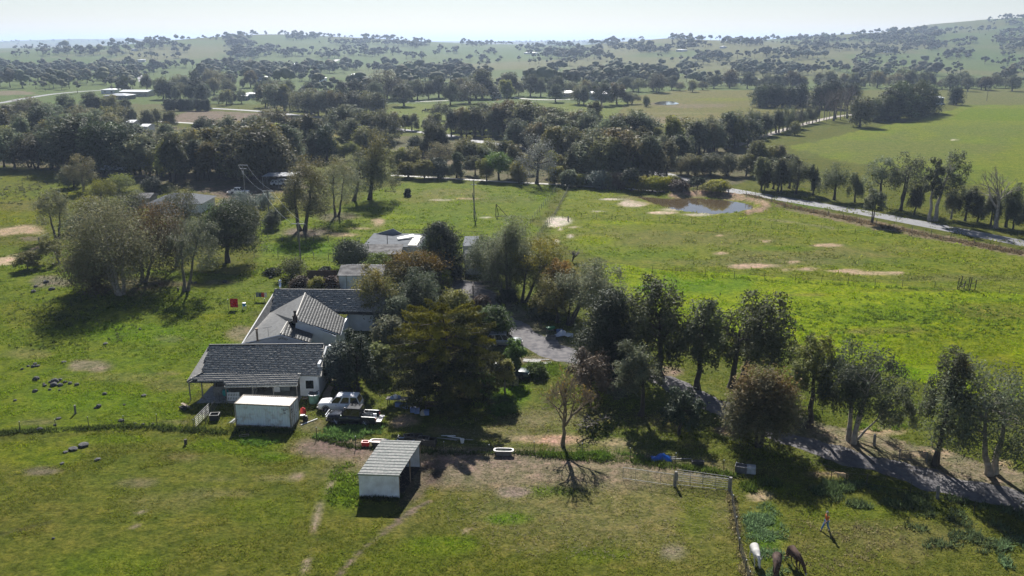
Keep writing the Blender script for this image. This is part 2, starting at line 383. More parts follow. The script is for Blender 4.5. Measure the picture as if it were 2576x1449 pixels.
# ------------------------------------------------------------------ ground
LUSH = (.172, .215, .010); GREEN = (.086, .122, .018); OLIVE = (.094, .102, .026); DRY = (.140, .120, .060); STRAW = (.175, .155, .080)
TAN = (.330, .240, .165); PALE = (.50, .44, .38); DARK = (.062, .048, .036); BROWN = (.125, .100, .070); GREY = (.17, .155, .14)
def ell(cx, cy, rx, ry, c, s=1.0, soft=.5, nz=.5): return ('e', cx, cy, rx, ry, c, s, soft, nz)
def pol(pts, c, s=1.0, nz=3.0): return ('p', pts, c, s, nz)
def lin(pts, w, c, s=1.0): return ('l', pts, w, c, s)
ZONES = [
    # far plain and mid fields
    pol([(-600, 101), (3200, 101), (3200, 262), (-600, 262)], (.105, .135, .052), 1),
    pol([(880, 330), (1000, 262), (1560, 258), (1608, 238), (1512, 325), (1330, 335)], (.125, .148, .040), 1, 2),
    pol([(1510, 326), (1602, 240), (1720, 226), (1915, 228), (2030, 262), (2060, 285), (1900, 318), (1700, 345), (1560, 345)], (.135, .128, .046), 1, 2),
    ell(1640, 300, 90, 9, (.165, .125, .085), .7), ell(1740, 266, 90, 6, (.15, .12, .08), .7), ell(1680, 285, 120, 3, STRAW, .6), ell(1730, 318, 110, 7, (.19, .16, .03), .55), ell(1830, 250, 90, 5, (.15, .165, .03), .7), ell(1850, 295, 120, 8, (.16, .14, .05), .6), ell(1600, 322, 60, 6, (.19, .16, .035), .6), ell(1660, 262, 60, 5, BROWN, .6),
    pol([(1915, 228), (2700, 222), (2700, 275), (2420, 268), (2350, 262), (2100, 280)], (.125, .130, .050), 1, 2),
    pol([(1980, 372), (2150, 330), (2330, 300), (2420, 266), (2700, 262), (2700, 520), (2300, 430), (2150, 410)], (.140, .165, .032), 1, 3),
    pol([(2390, 300), (2430, 272), (2700, 275), (2700, 302), (2500, 303)], (.115, .155, .018), .9, 2),
    ell(2300, 380, 260, 40, (.115, .128, .048), .6), ell(2480, 330, 200, 18, (.105, .130, .040), .5), ell(2400, 440, 200, 22, (.10, .130, .030), .6),
    pol([(-200, 300), (330, 300), (400, 300), (470, 280), (400, 262), (-200, 262)], (.12, .115, .06), .8),
    pol([(395, 306), (480, 277), (640, 284), (800, 299), (880, 312), (860, 318), (560, 313)], (.145, .112, .080), 1, 2),
    pol([(540, 314), (880, 322), (870, 338), (820, 352), (560, 338)], (.165, .140, .040), 1, 2),
    pol([(-100, 242), (110, 238), (60, 228), (-100, 230)], (.17, .135, .095), .8), pol([(-100, 272), (140, 276), (140, 262), (-100, 258)], (.11, .12, .05), .7),
    # bushland floor
    pol([(-200, 410), (-200, 300), (400, 318), (760, 340), (780, 470), (560, 490), (400, 470), (170, 425)], (.11, .095, .062), .9, 6),
    pol([(980, 345), (1290, 345), (1500, 350), (1990, 380), (1830, 470), (1500, 470), (1010, 440)], (.115, .105, .065), .9, 5),
    pol([(1000, 378), (1110, 382), (1290, 400), (1290, 432), (1010, 430)], (.15, .125, .085), .9, 4), ell(1060, 402, 60, 4, PALE, .35), ell(1290, 428, 90, 8, (.12, .12, .06), .5),
    ell(640, 490, 160, 24, (.13, .10, .075), .9), ell(700, 505, 50, 25, (.16, .155, .03), .8), ell(540, 505, 30, 9, (.17, .16, .05), .8), ell(545, 515, 22, 3, PALE, .5),
    # left slope beyond the big gums
    pol([(-300, 428), (170, 428), (240, 470), (190, 500), (100, 560), (-300, 600)], (.115, .125, .020), 1, 5), ell(60, 470, 110, 30, (.098, .112, .028), .7), ell(55, 520, 80, 14, (.12, .11, .045), .6),
    ell(30, 581, 85, 11, TAN, .85, .5, .9), ell(70, 600, 30, 6, BROWN, .8), pol([(-80, 675), (0, 652), (60, 630), (108, 612), (112, 624), (64, 650), (0, 686), (-80, 720)], (.38, .275, .20), 1, 2),
    ell(60, 640, 120, 18, (.098, .135, .020), .5),
    # middle paddock
    pol([(640, 560), (800, 540), (1000, 460), (1420, 465), (1330, 590), (1200, 640), (640, 700)], (.112, .142, .026), 1, 5),
    ell(1130, 485, 130, 10, STRAW, .45), ell(1050, 500, 70, 10, (.15, .145, .05), .55), ell(1250, 500, 90, 12, (.12, .125, .05), .5), ell(1180, 500, 40, 3, TAN, .5), ell(1110, 503, 30, 2, PALE, .5),
    ell(868, 590, 45, 8, TAN, .9, .5, .8), ell(950, 557, 13, 12, TAN, .8, .5, .8), ell(900, 575, 40, 4, TAN, .6), ell(765, 585, 62, 14, (.15, .12, .10), .9), ell(845, 545, 50, 10, (.12, .10, .08), .7), ell(1225, 547, 17, 2.6, PALE, .9), ell(920, 632, 12, 2, PALE, .8), ell(960, 589, 22, 2, PALE, .7),
    ell(760, 625, 90, 20, (.085, .150, .018), .7), ell(1000, 545, 60, 6, LUSH, .6), ell(1080, 570, 80, 8, LUSH, .5),
    pol([(1000, 447), (1420, 468), (1420, 478), (1000, 456)], (.09, .12, .025), .6),
    # big paddock right of the double fence
    pol([(1440, 470), (1620, 480), (1960, 510), (2160, 560), (2400, 606), (2800, 680), (2800, 760), (2500, 738), (2000, 700), (1560, 666), (1370, 600)], (.132, .152, .032), 1, 4),
    pol([(1960, 505), (2160, 548), (2400, 598), (2800, 672), (2800, 690), (2390, 612), (2150, 566), (1960, 522)], (.15, .118, .075), .9, 3),
    ell(1700, 600, 300, 26, (.13, .125, .055), .55), ell(2050, 640, 280, 22, (.135, .125, .06), .6), ell(1600, 640, 160, 14, (.095, .13, .022), .7), ell(2230, 660, 200, 12, (.10, .135, .02), .55), ell(2350, 640, 120, 8, (.12, .145, .015), .6), ell(1960, 625, 90, 8, (.10, .145, .015), .7), ell(1560, 560, 90, 6, LUSH, .6), ell(2010, 520, 70, 9, (.085, .13, .02), .7), ell(1750, 575, 160, 7, (.115, .135, .02), .6), ell(2100, 590, 160, 8, (.12, .14, .02), .6), ell(1500, 605, 60, 14, LUSH, .5), ell(1900, 660, 300, 12, (.12, .115, .06), .5), ell(2450, 700, 200, 10, (.115, .115, .05), .6),
    ell(1410, 558, 27, 13, PALE, .95, .5, .9), ell(1443, 572, 20, 4, (.42, .33, .26), .9, .5, .8), ell(1437, 594, 6, 6, PALE, .8), lin([(1409, 575), (1404, 600), (1394, 622)], 2.2, PALE, .7),
    ell(1540, 501, 36, 2.2, PALE, .9), ell(1600, 513, 38, 7, (.43, .36, .29), .9, .5, .8), ell(1640, 510, 40, 6, (.17, .15, .05), .5), ell(1662, 535, 34, 3.2, (.42, .33, .25), .9, .5, .8), ell(1506, 532, 16, 2, PALE, .5), ell(1760, 540, 40, 3, PALE, .6), ell(1700, 527, 36, 4, PALE, .5), ell(1600, 497, 60, 6, (.15, .14, .07), .7),
    lin(BERM and [(1690, 491), (1740, 487), (1800, 489), (1865, 497), (1914, 507), (1932, 516), (1915, 527), (1880, 533)], 8, (.31, .215, .150), .95), ell(1770, 493, 70, 3.5, (.12, .115, .05), .6),
    ell(2077, 617, 30, 3, TAN, .95, .5, .8), ell(1812, 637, 18, 5, TAN, .9, .5, .8), ell(1890, 669, 60, 4.5, TAN, .95, .5, .9), ell(2028, 677, 44, 7, TAN, 1, .5, .8), ell(2105, 682, 42, 4.5, TAN, .95, .5, .9), ell(2205, 687, 55, 3.5, TAN, .95, .5, .9), ell(1995, 659, 14, 4, TAN, .9), ell(1927, 607, 14, 2.5, TAN, .8), ell(1810, 593, 9, 2, TAN, .7), ell(2400, 351, 9, 1.3, PALE, .9),
    lin([(1900, 549), (2000, 560), (2100, 575)], 3, (.2, .18, .12), .5),
    # lush paddock on the right
    pol([(1500, 664), (1700, 678), (2000, 702), (2200, 712), (2400, 728), (2800, 762), (2800, 1080), (2420, 1000), (2300, 960), (1980, 860), (1720, 820), (1560, 760)], LUSH, .95, 6),
    ell(2300, 790, 300, 30, (.105, .150, .016), .7), ell(1750, 720, 200, 26, (.082, .152, .010), .7), ell(2450, 860, 200, 60, (.105, .128, .022), .6), ell(2480, 780, 130, 22, (.14, .13, .05), .55), ell(2230, 832, 120, 10, (.14, .13, .06), .6), ell(2120, 835, 60, 5, STRAW, .4), ell(1960, 742, 120, 5, (.14, .13, .07), .5), ell(2300, 730, 140, 6, (.13, .12, .06), .5), ell(2540, 930, 120, 40, (.11, .115, .03), .6), ell(2250, 940, 90, 20, (.085, .15, .012), .6), ell(2470, 755, 200, 8, (.10, .14, .015), .5),
    # home yard and drive surrounds
    pol([(640, 700), (1200, 660), (1560, 760), (1800, 860), (2100, 900), (2600, 1060), (2600, 1200), (2300, 1180), (1850, 1180), (1560, 1150), (1060, 1120), (760, 1100), (600, 960)], (.098, .112, .032), .9, 6),
    pol([(1080, 720), (1180, 690), (1260, 740), (1420, 860), (1640, 930), (1560, 1010), (1420, 900), (1200, 800)], GREY, .5, 6),
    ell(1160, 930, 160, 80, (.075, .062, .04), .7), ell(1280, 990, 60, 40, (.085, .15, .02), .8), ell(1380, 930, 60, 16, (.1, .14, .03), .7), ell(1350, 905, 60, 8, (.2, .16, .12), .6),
    ell(1330, 1105, 70, 10, TAN, .6, .5, .9), ell(1400, 1107, 95, 13, (.34, .225, .155), .95, .5, .7), ell(1530, 1113, 60, 8, TAN, .5, .5, .9), ell(1340, 1060, 40, 12, STRAW, .5), ell(1250, 1050, 50, 20, (.105, .12, .04), .6), ell(1420, 1050, 200, 26, (.16, .142, .075), .7), ell(1250, 1085, 160, 22, (.15, .135, .07), .6), ell(1120, 1085, 60, 14, (.14, .12, .07), .6), ell(780, 1070, 40, 20, (.15, .12, .08), .6),
    ell(1012, 1062, 34, 13, (.33, .24, .17), .85, .5, .8), ell(848, 1005, 22, 14, (.26, .20, .14), .7), ell(830, 960, 10, 40, (.27, .21, .15), .8), ell(890, 960, 18, 12, LUSH, .6), ell(905, 1083, 70, 7, (.09, .15, .03), .7), ell(860, 1030, 50, 14, (.12, .12, .05), .5),
    ell(1680, 935, 40, 14, (.21, .155, .12), .8), ell(1640, 1010, 60, 30, (.1, .12, .03), .4), ell(1700, 1060, 90, 24, (.14, .125, .06), .5), ell(1830, 1083, 45, 13, (.23, .15, .115), .85), ell(1740, 1120, 80, 20, (.14, .13, .06), .5),
    pol([(1990, 1040), (2160, 1080), (2350, 1130), (2576, 1190), (2576, 1270), (2380, 1225), (2180, 1165), (1990, 1100)], (.19, .155, .115), .75, 5), ell(2215, 1087, 55, 11, TAN, .8, .5, .8), ell(2335, 1143, 45, 11, TAN, .8, .5, .8), ell(2520, 1165, 30, 8, TAN, .6),
    # slope left of the house
    pol([(-300, 690), (180, 660), (520, 690), (700, 700), (600, 870), (470, 1010), (470, 1080), (-300, 1095)], (.098, .125, .022), 1, 6),
    ell(110, 706, 52, 13, (.15, .13, .10), .8, .5, .9), ell(218, 919, 50, 14, (.17, .135, .10), .9, .5, .8), ell(432, 852, 30, 7, (.17, .14, .10), .9, .5, .8), ell(602, 842, 34, 22, (.18, .145, .10), .8, .5, .8), ell(540, 965, 40, 20, STRAW, .5), ell(420, 940, 30, 5, STRAW, .6), ell(430, 968, 60, 16, (.13, .115, .06), .5), ell(70, 890, 70, 16, STRAW, .45), ell(290, 950, 120, 10, STRAW, .35), ell(100, 1062, 60, 9, (.14, .12, .08), .5), ell(440, 1062, 50, 8, (.14, .12, .08), .5), ell(560, 800, 60, 12, (.125, .14, .02), .6), ell(450, 715, 60, 9, BROWN, .7), ell(560, 710, 40, 5, (.2, .17, .13), .7), ell(640, 730, 90, 30, (.105, .135, .03), .5), ell(320, 840, 160, 26, (.088, .145, .016), .6), ell(560, 880, 60, 30, (.095, .145, .016), .6), ell(200, 1010, 160, 30, (.092, .14, .018), .5), ell(120, 790, 120, 30, (.12, .125, .03), .5), ell(330, 715, 90, 26, (.09, .075, .05), .8),
    # front paddock
    pol([(-400, 1098), (600, 1092), (760, 1108), (900, 1128), (1130, 1142), (1560, 1158), (1850, 1196), (1880, 1500), (-400, 1500)], OLIVE, 1, 4),
    ell(1330, 1183, 540, 50, (.178, .140, .100), .95, .6, .2), ell(1150, 1150, 330, 26, (.17, .135, .10), .8, .6, .2), ell(1480, 1270, 420, 110, (.160, .142, .075), .5, .7, .4), ell(1700, 1350, 260, 110, (.135, .128, .050), .5, .7, .4), ell(1230, 1140, 160, 10, (.17, .14, .1), .6),
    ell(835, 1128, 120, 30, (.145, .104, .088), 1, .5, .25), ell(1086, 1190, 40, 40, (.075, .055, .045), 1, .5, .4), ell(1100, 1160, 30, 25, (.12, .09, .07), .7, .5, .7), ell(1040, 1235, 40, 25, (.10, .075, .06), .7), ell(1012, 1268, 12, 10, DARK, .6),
    ell(870, 1230, 50, 60, (.088, .135, .015), .75), ell(600, 1122, 150, 22, (.095, .150, .014), .4), ell(270, 1105, 160, 14, (.1, .14, .016), .5), ell(80, 1140, 130, 30, (.105, .13, .018), .6), ell(700, 1150, 60, 14, (.09, .145, .02), .6), ell(260, 1420, 160, 50, (.088, .135, .016), .35), ell(640, 1280, 120, 40, (.092, .12, .022), .5), ell(560, 1170, 120, 16, (.10, .115, .03), .5), ell(1280, 1305, 70, 16, (.08, .135, .02), .75), ell(1130, 1370, 90, 26, (.09, .130, .018), .7), ell(1500, 1400, 90, 22, (.09, .125, .02), .55), ell(1750, 1300, 50, 60, (.095, .12, .022), .5), ell(1370, 1235, 90, 14, (.095, .13, .03), .7), ell(980, 1420, 140, 40, (.09, .115, .02), .5), ell(430, 1260, 130, 30, (.13, .115, .05), .5), ell(350, 1215, 70, 14, (.125, .105, .065), .7, .6), ell(450, 1150, 60, 14, (.13, .105, .05), .5), ell(100, 1300, 160, 50, (.095, .095, .028), .5),
    ell(1300, 1238, 46, 11, (.19, .155, .12), .95, .5, .8), ell(748, 1197, 28, 13, (.20, .15, .115), .9, .5, .8), ell(420, 1225, 18, 4, TAN, .8, .5, .8), ell(352, 1292, 14, 4, (.2, .16, .13), .7), ell(690, 1203, 80, 12, STRAW, .5), ell(340, 1322, 12, 6, (.2, .15, .12), .7), ell(1170, 1336, 10, 6, TAN, .6), ell(1690, 1390, 30, 20, (.2, .165, .13), .6), ell(105, 1185, 36, 8, (.12, .10, .07), .9, .5, .7), ell(560, 1205, 60, 10, DRY, .5), ell(580, 1240, 110, 14, (.13, .12, .06), .5),
    lin([(835, 1212), (812, 1262), (797, 1300), (793, 1350), (786, 1395), (745, 1470)], 4.5, (.20, .165, .115), .85), lin([(1075, 1262), (1030, 1290), (958, 1345), (905, 1390), (840, 1460)], 5, (.13, .10, .075), .9), lin([(1545, 1240), (1549, 1320)], 4, STRAW, .5), lin([(0, 1345), (120, 1315)], 3, (.06, .06, .03), .6),
    # donkey paddock at lower right
    pol([(1845, 1200), (2060, 1190), (2350, 1230), (2800, 1330), (2800, 1520), (1885, 1520)], (.098, .105, .030), 1, 4),
    ell(1904, 1248, 26, 12, TAN, .85, .5, .9), ell(1925, 1350, 45, 70, (.085, .14, .03), .8), ell(1910, 1310, 34, 24, (.09, .14, .06), .6), ell(1960, 1225, 60, 12, (.1, .14, .016), .6), ell(2250, 1350, 200, 50, (.125, .110, .05), .6), ell(2060, 1225, 40, 8, (.17, .13, .08), .5), ell(2140, 1400, 160, 30, (.115, .115, .04), .5), ell(2150, 1290, 200, 18, (.10, .125, .022), .5), ell(2070, 1193, 60, 8, (.19, .145, .08), .7),
]

def zone_colour(x, y, z):
    zc = y * CP + (CAM_H - z) * SP
    yu = y * SP - (CAM_H - z) * CP
    u = 1288 + FPX * x / zc; v = 724.5 - FPX * yu / zc
    col = np.empty((len(x), 3)); col[:] = OLIVE
    bare = np.zeros(len(x))
    d = np.hypot(x, y)
    k = 1.0 / np.clip(d / 60, 1, 40)
    n1 = fbm(x * .45 * k ** .6, y * .45 * k ** .6, 21, 4) - .5; n2 = fbm(x * .45 * k ** .6 + 50, y * .45 * k ** .6 + 31, 22, 4) - .5
    # patchwork of far paddocks
    pa = vnoise(x / 330 + .3 * n1, y / 420, 40); pb = vnoise(x / 150, y / 220 + 9, 41)
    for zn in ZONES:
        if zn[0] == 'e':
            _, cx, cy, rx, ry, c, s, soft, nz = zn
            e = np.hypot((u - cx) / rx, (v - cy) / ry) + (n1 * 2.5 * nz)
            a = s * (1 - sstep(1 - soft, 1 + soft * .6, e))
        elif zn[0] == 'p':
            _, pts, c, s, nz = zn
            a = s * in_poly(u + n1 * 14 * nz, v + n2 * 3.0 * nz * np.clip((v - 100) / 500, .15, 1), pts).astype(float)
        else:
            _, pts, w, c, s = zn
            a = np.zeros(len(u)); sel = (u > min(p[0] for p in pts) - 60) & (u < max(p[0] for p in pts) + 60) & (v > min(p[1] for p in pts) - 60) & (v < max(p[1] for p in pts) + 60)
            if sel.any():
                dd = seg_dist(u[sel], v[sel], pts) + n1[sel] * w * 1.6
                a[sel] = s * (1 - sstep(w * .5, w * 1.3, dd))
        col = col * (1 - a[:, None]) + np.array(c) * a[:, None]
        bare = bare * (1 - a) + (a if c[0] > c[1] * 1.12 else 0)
    far = sstep(700, 1100, y)
    m = far * .8 * sstep(.45, .62, pa); col = col * (1 - m[:, None]) + np.array((.15, .145, .075)) * m[:, None]
    m = far * .7 * sstep(.55, .72, pb); col = col * (1 - m[:, None]) + np.array((.085, .125, .04)) * m[:, None]
    lum = col.mean(1, keepdims=True)
    veg = (1 - sstep(.95, 1.25, col[:, 0] / col[:, 1]))[:, None]
    col = col * (1 - veg) + np.clip(lum + (col - lum) * 1.22, .004, 1) * .80 * veg
    return np.clip(col, .004, .8), np.clip(bare, 0, 1)

def build_ground():
    apex = -100.0
    r = [118.0]
    while r[-1] < 360: r.append(r[-1] * 1.0034)
    while r[-1] < 3500: r.append(r[-1] * 1.010)
    while r[-1] < 30000: r.append(r[-1] * 1.03)
    r = np.array(r); t = np.linspace(-.78, .78, 450)
    Rr, Tt = np.meshgrid(r, t, indexing='ij')
    X = (Rr * Tt).ravel(); Y = (Rr + apex).ravel(); Z = terrain(X, Y)
    nr, nc = len(r), len(t)
    i = np.arange((nr - 1) * nc).reshape(nr - 1, nc)[:, :-1].ravel()
    F = np.stack([i, i + 1, i + nc + 1, i + nc], 1)
    col, bare = zone_colour(X, Y, Z)
    m = bpy.data.materials.new("pasture"); m.use_nodes = True
    nt = m.node_tree; b = nt.nodes["Principled BSDF"]
    at_ = nt.nodes.new("ShaderNodeAttribute"); at_.attribute_name = "tint"
    ge = nt.nodes.new("ShaderNodeNewGeometry")
    def noise(sc, det=4, rough=.55):
        n = nt.nodes.new("ShaderNodeTexNoise"); n.inputs["Scale"].default_value = sc; n.inputs["Detail"].default_value = det; n.inputs["Roughness"].default_value = rough
        nt.links.new(ge.outputs["Position"], n.inputs["Vector"]); return n.outputs["Fac"]
    def rng(s, a, b_, c, d):
        n = nt.nodes.new("ShaderNodeMapRange"); nt.links.new(s, n.inputs[0])
        for k, v in zip((1, 2, 3, 4), (a, b_, c, d)): n.inputs[k].default_value = v
        return n.outputs[0]
    def mixc(f, c1, c2, bt='MIX'):
        n = nt.nodes.new("ShaderNodeMix"); n.data_type = 'RGBA'; n.blend_type = bt
        if isinstance(f, float): n.inputs[0].default_value = f
        else: nt.links.new(f, n.inputs[0])
        for s, k in ((c1, 6), (c2, 7)):
            if isinstance(s, tuple): n.inputs[k].default_value = (*s, 1)
            else: nt.links.new(s, n.inputs[k])
        return n.outputs[2]
    n_big = noise(.035, 5, .6); n_mid = noise(.35, 5, .62); n_fine = noise(3.2, 4, .65); n_tus = noise(1.15, 3, .6)
    c = at_.outputs["Color"]
    c = mixc(rng(n_big, .5, .72, 0, .45), c, mixc(1.0, c, (.78, 1.08, .55), 'MULTIPLY'))
    c = mixc(rng(n_mid, .50, .66, 0, .6), c, mixc(1.0, c, (1.45, 1.22, 1.5), 'MULTIPLY'))
    c = mixc(rng(n_mid, .5, .34, 0, .75), c, mixc(1.0, c, (.66, .78, .6), 'MULTIPLY'))
    c = mixc(rng(n_tus, .50, .38, 0, .7), c, mixc(1.0, c, (.55, .62, .5), 'MULTIPLY'))
    c = mixc(rng(n_tus, .52, .66, 0, .6), c, mixc(1.0, c, (1.45, 1.32, 1.4), 'MULTIPLY'))
    c = mixc(rng(n_fine, .5, .36, 0, .8), c, mixc(1.0, c, (.5, .55, .45), 'MULTIPLY'))
    c = mixc(rng(n_fine, .52, .66, 0, .6), c, mixc(1.0, c, (1.5, 1.42, 1.4), 'MULTIPLY'))
    nt.links.new(c, b.inputs["Base Color"])
    b.inputs["Roughness"].default_value = .9; b.inputs["Specular IOR Level"].default_value = .02
    bp = nt.nodes.new("ShaderNodeBump"); bp.inputs["Strength"].default_value = .55; bp.inputs["Distance"].default_value = .22
    ad = nt.nodes.new("ShaderNodeMath"); ad.operation = 'ADD'
    nt.links.new(n_fine, ad.inputs[0]); nt.links.new(n_tus, ad.inputs[1]); nt.links.new(ad.outputs[0], bp.inputs["Height"])
    nt.links.new(bp.outputs[0], b.inputs["Normal"])
    me = mesh_np("ground", np.stack([X, Y, Z], 1), F, [m], col, smooth=True)
    return tag(link("ground", me), kind='structure')
ground = build_ground()

# ------------------------------------------------------------------ roads, drive and tracks (sheets a little above the ground)
def strip(name, px, w, m, lift=.03, wob=0.0, step=1.5, kind='structure', raw=False):
    P = px if raw else [Vector(p) for p in PT([q[0] for q in px], [q[1] for q in px])]
    pts = []
    for k in range(len(P) - 1):            # Catmull-Rom through the surveyed points
        p0 = P[max(k - 1, 0)]; p1 = P[k]; p2 = P[k + 1]; p3 = P[min(k + 2, len(P) - 1)]
        n = max(2, int((p2 - p1).length / step))
        for i in range(n):
            t = i / n
            pts.append(.5 * ((2 * p1) + (p2 - p0) * t + (2 * p0 - 5 * p1 + 4 * p2 - p3) * t * t + (3 * p1 - p0 - 3 * p2 + p3) * t ** 3))
    pts.append(P[-1])
    A = np.array([tuple(p) for p in pts])
    T = np.gradient(A[:, :2], axis=0); T /= np.linalg.norm(T, axis=1)[:, None] + 1e-9
    N = np.stack([-T[:, 1], T[:, 0]], 1)
    s = np.arange(len(A)) * step
    ww = np.interp(np.linspace(0, 1, len(A)), np.linspace(0, 1, len(w)), w) if isinstance(w, (list, tuple)) else np.full(len(A), w)
    nl = 5
    V = []
    for j in range(nl):
        o = (j / (nl - 1) - .5) * ww
        if j in (0, nl - 1): o = o + wob * (fbm(s * .5, s * 0 + j * 9, 77, 3) - .5) * 2
        q = A[:, :2] + N * o[:, None]
        V.append(np.column_stack([q, terrain(q[:, 0], q[:, 1]) + lift - (.02 if j in (0, nl - 1) else 0)]))
    n = len(A); V = np.concatenate(V)
    F = [(j * n + i, j * n + i + 1, (j + 1) * n + i + 1, (j + 1) * n + i) for j in range(nl - 1) for i in range(n - 1)]
    me = mesh_np(name, V, np.array(F), [m])
    return tag(link(name, me), kind=kind)

m_asph = mat("worn_asphalt", (.16, .16, .165), .8, var=.15, scale=.8)
m_gravel = mat("grey_gravel", (.135, .130, .138), .95, var=.25, scale=1.2, c2=(.15, .142, .14), detail=8, spec=.1)
m_dirt = mat("pale_dirt", (.25, .22, .18), .9, var=.2, scale=.4)
m_path = mat("pale_path", (.36, .35, .32), .85, var=.2, scale=.5)
strip("road", [(520, 272), (640, 279), (720, 287), (800, 296), (870, 305), (1000, 325), (1118, 340), (1235, 361), (1480, 398), (1650, 434), (1760, 462), (1833, 478), (2115, 525), (2366, 572), (2620, 621), (2800, 656)], 5.6, m_asph, .05)
strip("road", [(-120, 276), (0, 259), (60, 248), (110, 240), (160, 234), (240, 228), (330, 222)], 5.5, m_asph, .05, step=4)
strip("road", [(357, 206), (351, 190), (345, 178)], 6.0, m_asph, .15, step=10)
strip("track", [(395, 305), (500, 311), (620, 317), (740, 320), (870, 324)], 3.6, m_path, .05, step=3)
strip("track", [(-60, 262), (60, 268), (150, 276), (260, 292), (330, 298)], 3.0, m_path, .05, step=3)
strip("track", [(1850, 366), (1930, 340), (2005, 317), (2100, 294), (2200, 284), (2330, 272)], 4.0, m_dirt, .05, step=3)
strip("track", [(1290, 245), (1340, 250), (1400, 251), (1480, 248), (1560, 247)], 4.5, m_path, .06, step=3)
strip("track", [(1020, 257), (1100, 254), (1180, 251)], 3.5, m_path, .06, step=3)
strip("track", [(812, 165), (830, 158), (850, 150)], 9, m_path, .3, step=12)
strip("path", [(985, 441), (1080, 446), (1200, 453), (1300, 459), (1420, 465), (1540, 473), (1640, 479), (1720, 482)], 2.2, m_path, .04)
strip("driveway", [(1122, 716), (1150, 714), (1180, 728), (1212, 757), (1245, 790), (1300, 828), (1365, 868), (1440, 896), (1560, 922), (1660, 950), (1763, 1003), (1870, 1052), (1964, 1097), (2098, 1138), (2249, 1180), (2383, 1219), (2550, 1255), (2750, 1300)], [4.5, 6, 5, 3.8, 3.6, 4.0, 5.2, 5, 3.4, 3, 2.8, 2.8, 2.9, 3.2, 3.6, 4, 4, 4], m_gravel, .03, wob=.9, step=.5)
strip("footpath", [(806, 930), (822, 935), (846, 946), (838, 965), (822, 990), (818, 1015)], .8, mat("footpath_dirt", (.30, .24, .17), .9), .03, wob=.15, step=.3)

# ------------------------------------------------------------------ pond and far dams
def water(name, pts, z, c, lbl=None):
    b = MB(); n = len(pts); b.poly([(p[0], p[1], z) for p in pts])
    m = mat("water_" + name, c, .04, var=.1, scale=.3, spec=.6)
    o = b.build(name, m); return tag(o, kind='structure')
pw = [Vector((p.x * 1.0, p.y, 0)) for p in POND]
pc = sum(pw, Vector()) / len(pw)
water("pond", [pc + (p - pc) * 1.012 for p in pw], -.06, (.085, .064, .036))
for cx, cy, rx, ry in ((1153, 387, 29, 7.5), (1677, 260, 30, 4.2), (975, 372, 40, 5)):
    pts = []
    for i in range(16):
        a = 2 * math.pi * i / 16
        p = pt(cx + rx * math.cos(a) * (1 + .12 * math.sin(3 * a)), cy + ry * math.sin(a)); pts.append(p)
    zz = max(p.z for p in pts) + .12
    if cx != 975: water("dam", pts, zz, (.10, .10, .09))

# ------------------------------------------------------------------ haze
def haze_box():
    b = MB(); b.box((0, 14800, 62), (60000, 30600, 130))
    m = bpy.data.materials.new("haze"); m.use_nodes = True
    nt = m.node_tree; nt.nodes.clear()
    o = nt.nodes.new("ShaderNodeOutputMaterial"); v = nt.nodes.new("ShaderNodeVolumePrincipled")
    v.inputs["Color"].default_value = (.56, .70, .95, 1); v.inputs["Density"].default_value = .00013; v.inputs["Anisotropy"].default_value = .25
    nt.links.new(v.outputs[0], o.inputs["Volume"])
    m.cycles.homogeneous_volume = True if hasattr(m.cycles, 'homogeneous_volume') else False
    tag(b.build("haze", m), kind='stuff')
haze_box()
# ------------------------------------------------------------------ trees
def tube(V, F, pts, rad, n=5):
    pts = [np.asarray(p, float) for p in pts]
    base = len(V)
    for k, p in enumerate(pts):
        d = pts[min(k + 1, len(pts) - 1)] - pts[max(k - 1, 0)]
        d = d / (np.linalg.norm(d) + 1e-9)
        a = np.cross(d, (0.31, .95, .05)); a /= np.linalg.norm(a) + 1e-9; b = np.cross(d, a)
        for i in range(n):
            t = 2 * math.pi * i / n
            V.append(p + rad[k] * (math.cos(t) * a + math.sin(t) * b))
    for k in range(len(pts) - 1):
        for i in range(n):
            j = (i + 1) % n
            F.append((base + k * n + i, base + k * n + j, base + (k + 1) * n + j, base + (k + 1) * n + i))

def curve(p0, p1, g, rise, n=5, wob=.06):
    p0 = np.asarray(p0, float); p1 = np.asarray(p1, float); L = np.linalg.norm(p1 - p0)
    c = (p0 + p1) / 2 + np.array([0, 0, rise * L]) + g.normal(0, wob * L, 3)
    t = np.linspace(0, 1, n)[:, None]
    q = (1 - t) ** 2 * p0 + 2 * t * (1 - t) * c + t ** 2 * p1
    q[1:-1] += g.normal(0, wob * .35 * L, (n - 2, 3))
    return q

def leaves(C, g, size, asp=.55, droop=.0, up=.35, ax=None, out=.9):
    """one small pointed spray of leaves at every point of C, facing mostly outwards from its branch"""
    n = len(C)
    nr = g.normal(0, .75, (n, 3)); nr[:, 2] += up
    if ax is not None: nr += ax * out
    nr /= np.linalg.norm(nr, axis=1)[:, None] + 1e-9
    a = g.normal(0, 1, (n, 3)); a[:, 2] -= droop
    if ax is not None: a += ax * .5
    a -= nr * np.sum(a * nr, 1)[:, None]; a /= np.linalg.norm(a, axis=1)[:, None] + 1e-9
    b = np.cross(nr, a)
    s = size * g.uniform(.6, 1.35, n)[:, None]
    V = np.stack([C - a * s * .55 + b * s * asp * .5, C - a * s * .45 - b * s * asp * .5, C + a * s * .7], 1)
    return V.reshape(-1, 3), np.arange(n * 3).reshape(n, 3)

